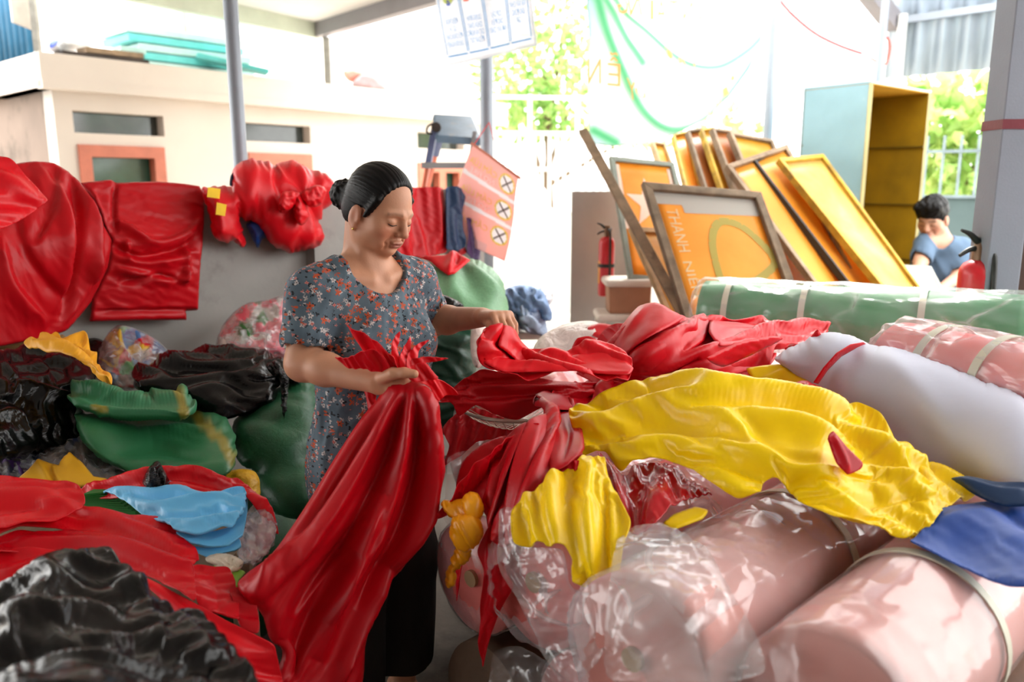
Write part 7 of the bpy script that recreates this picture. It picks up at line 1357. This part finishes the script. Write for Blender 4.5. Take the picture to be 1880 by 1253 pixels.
for (s0, f0, u0), (s1, f1, u1), (s2, f2, u2) in [((.048, .056, .088), (.070, .056, .045), (.0775, .036, -.004)), ((.052, .044, .094), (.073, .048, .045), (.079, .030, .0)), ((.0, -.16, .0), (.01, -.175, .03), (.02, -.165, .06)), ((.02, -.15, .02), (.03, -.17, .05), (.03, -.16, .075)), ((.03, -.07, -.08), (.04, -.06, -.11), (.04, -.055, -.13)), ((.0, -.08, -.08), (.01, -.075, -.11), (.02, -.07, -.135)), ((-.01, -.16, .01), (-.015, -.185, .03), (.0, -.19, .05))]:
    st_ = MB().tube(crom([H(s0, f0, u0), H(s1, f1, u1), H(s2, f2, u2)], 6), .0011, 5).build('hair_strand', M_lash, hair, smooth=True)
clip = MB()
for a0, a1 in (((.03, -.145, .03), (.036, -.178, .012)), ((.03, -.15, -.005), (.036, -.182, -.012)), ((.025, -.14, -.04), (.03, -.175, -.03))): clip.bar(H(*a0), H(*a1), .010, .007)
clip.bar(H(.034, -.172, .02), H(.032, -.172, -.04), .012, .010); clip.build('hair_clip', mat_plain('black_plastic', (0, 0, 0)), hair, bevel=.002)
# blouse
bl = Vol(); torso(bl, .014, .05); bl.ell(B(0, .0, .70), (.185, .138, .16), B.R, .05)
for sh, el, tt, r1 in ((shR, elR, .58, .062), (shL, elL, .62, .056)):
    e_ = sh + (el - sh) * tt; bl.cone(sh, e_, .060, r1, .03); d_ = unit(el - sh); bl.cone(e_ - d_ * .05, e_ + d_ * .09, .046, .058, .006, 's')
bl.ell(B(0, .050, 1.285), (.084, .105, .100), B.R, .008, 's'); bl.cone(B(0, -.02, 1.24), B(0, -.03, 1.34), .070, .074, .008, 's')
bl.half((0, 0, -1), -.62, .004)
def bdisp(p):
    q = B.loc(p); u_ = q[:, 2]; side = q[:, 0]; r1 = ridged(side * 9 + .8 * u_, q[:, 1] * 9, u_ * 2.2 + 1.3, 2) - .5; r2 = ridged(side * 16 + u_ * 10, q[:, 1] * 14, u_ * 9, 2) - .5
    return -(.013 * r1 * np.clip((1.15 - u_) * 4, .35, 1.2) + .005 * r2)
bl.disp = bdisp; v, f = bl.mesh(.0042); v = relax(v, f, 1, .3); mesh_obj('blouse', v, f, M_floral, wom, True)
# trousers, near black to put the darkness round her legs into their colour
tr_ = Vol()
for s_ in (-1, 1): tr_.cone(B(s_ * .075, .0, .80), B(s_ * .085, .015, .45), .085, .088, .04); tr_.cone(B(s_ * .085, .015, .45), B(s_ * .088, -.005, .12), .088, .082, .03)
tr_.half((0, 0, -1), -.13, .004); tr_.disp = lambda p: -.006 * (ridged(p[:, 0] * 10, p[:, 1] * 10, p[:, 2] * 3, 2) - .5)
v, f = tr_.mesh(.006); v = relax(v, f, 1, .3); mesh_obj('trousers', v, f, mat_plain('unlit_trousers', (30, 25, 25), .8), wom, True)
for s_ in (-1, 1):
    MB().hexa([B(s_ * .085 - .045, -.075, .0), B(s_ * .085 + .045, -.075, .0), B(s_ * .09 + .05, .17, .0), B(s_ * .09 - .05, .17, .0)], [B(s_ * .085 - .045, -.075, .014), B(s_ * .085 + .045, -.075, .014), B(s_ * .09 + .05, .17, .014), B(s_ * .09 - .05, .17, .014)]).build('sandal', mat_plain('brown_sandal', (80, 60, 50), .7), wom, bevel=.005)

# red bunch in her right hand
hb_ = thing('held_red_cloth', P(640, 1000, 1.62), 'bunch of red satin gripped in one hand and sweeping to the floor', 'cloth')
hf = [([(735, 705), (690, 800), (600, 960), (480, 1090)], 14, .035), ([(742, 705), (715, 820), (640, 980), (540, 1120)], 10, -.04), ([(750, 705), (740, 820), (690, 980), (600, 1130)], 14, .04), ([(756, 705), (765, 820), (740, 960), (660, 1110)], 9, -.04), ([(764, 705), (785, 820), (780, 930), (720, 1040)], 12, .035), ([(728, 706), (660, 810), (560, 960), (460, 1060)], 9, -.03), ([(700, 900), (640, 1050), (590, 1200)], 14, .03), ([(650, 1000), (580, 1120), (540, 1240)], 12, -.035), ([(720, 1040), (660, 1150), (620, 1250)], 10, .03), ([(775, 705), (800, 800), (804, 900)], 8, .03), ([(600, 900), (520, 1010), (470, 1080)], 10, .02)]
bag('gathered_cloth', [(712, 706), (742, 698), (768, 696), (790, 712), (802, 770), (810, 850), (806, 920), (780, 985), (742, 1040), (716, 1070), (690, 1120), (672, 1180), (648, 1280), (506, 1280), (516, 1200), (496, 1176), (478, 1120), (437, 1078), (452, 1054), (500, 1016), (556, 940), (612, 846), (660, 772), (690, 735)],
    [(750, 700, 1.73), (800, 800, 1.72), (660, 780, 1.70), (560, 940, 1.60), (440, 1075, 1.50), (800, 920, 1.70), (690, 1120, 1.60), (520, 1270, 1.46), (640, 1270, 1.52), (660, 960, 1.62)], SR2, T=.05, D=40, step=4, folds=[(a, w_ * 1.1, h_ * .95) for a, w_, h_ in hf], wr=[(.02, .09, 122, 7, 3.3, 2, True), (.006, .03, 122, 9, 5.1)], back=.6, parent=hb_)
for o_, c_ in [
    ([(640, 594), (660, 606), (700, 630), (728, 652), (742, 690), (728, 694), (706, 666), (668, 640), (648, 616)], [(642, 596, 1.72), (700, 640, 1.70), (740, 690, 1.70)]),
    ([(614, 656), (640, 652), (676, 640), (706, 650), (726, 690), (700, 680), (664, 672), (636, 672)], [(616, 657, 1.72), (700, 652, 1.68), (726, 690, 1.70)]),
    ([(715, 634), (724, 616), (731, 608), (730, 626), (726, 644), (738, 690), (724, 680), (716, 652)], [(730, 610, 1.72), (718, 640, 1.70), (736, 688, 1.70)]),
    ([(728, 660), (744, 632), (752, 618), (752, 640), (760, 664), (756, 692), (738, 690)], [(751, 620, 1.74), (730, 660, 1.70), (750, 690, 1.70)]),
    ([(748, 650), (766, 632), (788, 624), (770, 642), (764, 664), (756, 690), (742, 680)], [(786, 625, 1.74), (750, 655, 1.71), (752, 688, 1.70)]),
    ([(756, 658), (790, 655), (824, 658), (800, 664), (770, 668), (756, 672)], [(758, 660, 1.70), (822, 658, 1.70), (758, 670, 1.70)]),
    ([(758, 672), (780, 664), (800, 688), (806, 694), (790, 698), (766, 700), (750, 694)], [(760, 674, 1.69), (804, 693, 1.69), (760, 698, 1.69)]),
    ([(764, 696), (800, 694), (826, 708), (840, 724), (815, 726), (796, 740), (790, 712)], [(766, 698, 1.70), (838, 724, 1.74), (796, 738, 1.72)]),
    ([(664, 706), (682, 706), (690, 730), (684, 770), (676, 760), (672, 730)], [(664, 706, 1.78), (688, 730, 1.78), (680, 768, 1.76)])]:
    drape('ribbon_tip', o_, c_, SRH, 3, edge=(5, .006), thick=.003, smooth=.4, parent=hb_, crum=dict(stretch=1.25, iters=110, bend=0.05, seed=1.2, amp=0.008, size=0.03, ang=60, step=4))

# ------------------------------------------------------------------ the man by the gate
MY = 5.05; hm = Fr(P(1712, 399, MY), (-.74, -.67), math.radians(30), 0, 1.0); mo = P(1742, 560, MY + .1); mb = Fr((mo[0], mo[1], 0), (-.62, -.78))
man = thing('person', (mo[0], mo[1], 0), 'man in a blue grey t-shirt bending over a pale screen by the gate', 'person')
V = Vol(); cz = P(1735, 480, MY)[2]; hz = .86
sR, sL = P(1698, 448, MY - .02), P(1768, 456, MY - .02); nk = (sR + sL) / 2 + V3((0, .03, .03)); ch_ = (sR + sL) / 2 + V3((.01, .05, -.14)); wa = P(1742, 546, MY + .08); hp = V3((mo[0], mo[1] + .08, .80))
Rm = mb.R
def mtorso(V, g=0., k=.05): V.cone(sR + V3((.03, 0, 0)), sL - V3((.03, 0, 0)), .058 + g, .058 + g, k); V.ell(ch_, (.155 + g, .105 + g, .17 + g), Rm, k); V.ell(wa, (.138 + g, .105 + g, .15 + g), Rm, k); V.ell(hp, (.15 + g, .115 + g, .13 + g), Rm, k)
mtorso(V); V.cone(nk, hm(0, -.02, -.06), .058, .054, .03); head_ops(V, hm)
eR, wR2 = P(1690, 482, MY - .12), P(1684, 502, MY - .28); eL, wL2 = P(1764, 505, MY - .1), P(1726, 532, MY - .3)
for sh, el, wr_ in ((sR, eR, wR2), (sL, eL, wL2)):
    V.cone(sh, el, .05, .042, .03); V.cone(el, wr_, .040, .028, .02); d_ = unit(wr_ - el); kn_ = wr_ + d_ * .075
    hand_ops(V, wr_, kn_, (0, -.6, -.8), [(.7, .7), (.1, 1.0), (-.3, .9)], [wr_ + d_ * .02 + V3((-.02, 0, .015)), wr_ + d_ * .05 + V3((-.035, -.01, .015)), wr_ + d_ * .085 + V3((-.035, -.02, .0))], 1.05)
for s_ in (-1, 1):
    V.cone(hp + mb.s * s_ * .085, V3((*(hp + mb.s * s_ * .09)[:2], .46)), .09, .06, .03); V.cone(V3((*(hp + mb.s * s_ * .09)[:2], .46)), V3((*(hp + mb.s * s_ * .09)[:2], .09)), .058, .04, .03); c_ = hp + mb.s * s_ * .09; V.cone(V3((c_[0], c_[1], .05)), V3((*(c_ + mb.f * .17)[:2], .035)), .04, .032, .02)
v, f = V.mesh(.0055); v = relax(v, f, 1, .3); o = mesh_obj('body', v, f, M_skin, man, True); set_col(o, skin_cols(v, hm, (206, 158, 132), (196, 122, 100), (168, 100, 88), (36, 28, 26), .9))
for g in (-1, 1): MB().tube([hm(g * (.018 + .029 * t), surf_f(V, hm, g * (.018 + .029 * t), -.008 - .003 * math.sin(t * math.pi)) + .0008, -.008 - .003 * math.sin(t * math.pi)) for t in np.linspace(0, 1, 7)], .0017, 6).build('eyelash', M_lash, man, smooth=True)
hv = Vol(); hv.ell(hm(0, -.014, .042), V3((.085, .104, .096)), hm.R, .01); hv.half(unit(hm.f * .72 - hm.u * .69), float(np.dot(hm.o, unit(hm.f * .72 - hm.u * .69)) + .030), .012); hv.half(-hm.u, float(-np.dot(hm.o, hm.u) + .035), .01); hv.cone(hm(.05, .05, .095), hm(-.05, .05, .095), .03, .03, .03)
for g in (-1, 1): hv.ell(hm(g * .085, .002, -.02), (.02, .024, .03), hm.R, .006, 's')
hv.disp = lambda p: .007 * pnoise(p[:, 0] * 45, p[:, 1] * 45, p[:, 2] * 30) - .004
v, f = hv.mesh(.005); o = mesh_obj('hair', v, f, M_hair, man, True); q = hm.loc(v); at = o.data.attributes.new('strand', 'FLOAT_VECTOR', 'POINT'); at.data.foreach_set('vector', np.stack([np.arctan2(q[:, 0], q[:, 2]) / 3.14, q[:, 1] * 10, q[:, 2]], 1).astype(np.float32).ravel())
ts_ = Vol(); mtorso(ts_, .014, .05)
for sh, el in ((sR, eR), (sL, eL)): e_ = sh + (el - sh) * .72; ts_.cone(sh, e_, .064, .066, .03); d_ = unit(el - sh); ts_.cone(e_ - d_ * .04, e_ + d_ * .1, .050, .06, .006, 's')
ts_.ell(nk + mb.f * .06 + V3((0, 0, .035)), (.075, .085, .085), Rm, .008, 's'); ts_.half((0, 0, -1), -.74, .004); ts_.disp = lambda p: -.008 * (ridged(p[:, 0] * 8 + p[:, 2] * 5, p[:, 1] * 8, p[:, 2] * 4, 2) - .5)
v, f = ts_.mesh(.007); v = relax(v, f, 1, .3); mesh_obj('t_shirt', v, f, mat_plain('blue_grey_cotton', (92, 116, 142), .75, .08, 6), man, True)
pt_ = Vol()
for s_ in (-1, 1): a = hp + mb.s * s_ * .08; pt_.cone(a, V3((a[0], a[1], .45)), .115, .09, .04); pt_.cone(V3((a[0], a[1], .45)), V3((a[0], a[1], .1)), .09, .07, .03)
pt_.half((0, 0, -1), -.1, .004); v, f = pt_.mesh(.01); mesh_obj('trousers', v, f, mat_plain('dark_slate_trousers', (52, 62, 74), .75), man, True)
# the pale screen in his hands, on a trestle
q = [P(1648, 489, 4.62), P(1706, 492, 4.72), P(1738, 552, 4.45), P(1674, 552, 4.35)]; sc4 = thing('pale_screen', q[3], 'pale framed screen tilted in the hands of the stooping man', 'screen')
nn = unit(np.cross(q[1] - q[0], q[3] - q[0])); nn = nn if nn[2] > 0 else -nn
MB().hexa(q, [x - nn * .012 for x in q]).build('board', mat_plain('pale_screen', (214, 214, 200), .5, .05), sc4)
for i in range(4): MB().bar(q[i], q[(i + 1) % 4], .016, .02).build('edge_bar', mat_plain('pale_edge', (196, 196, 184), .6), sc4)
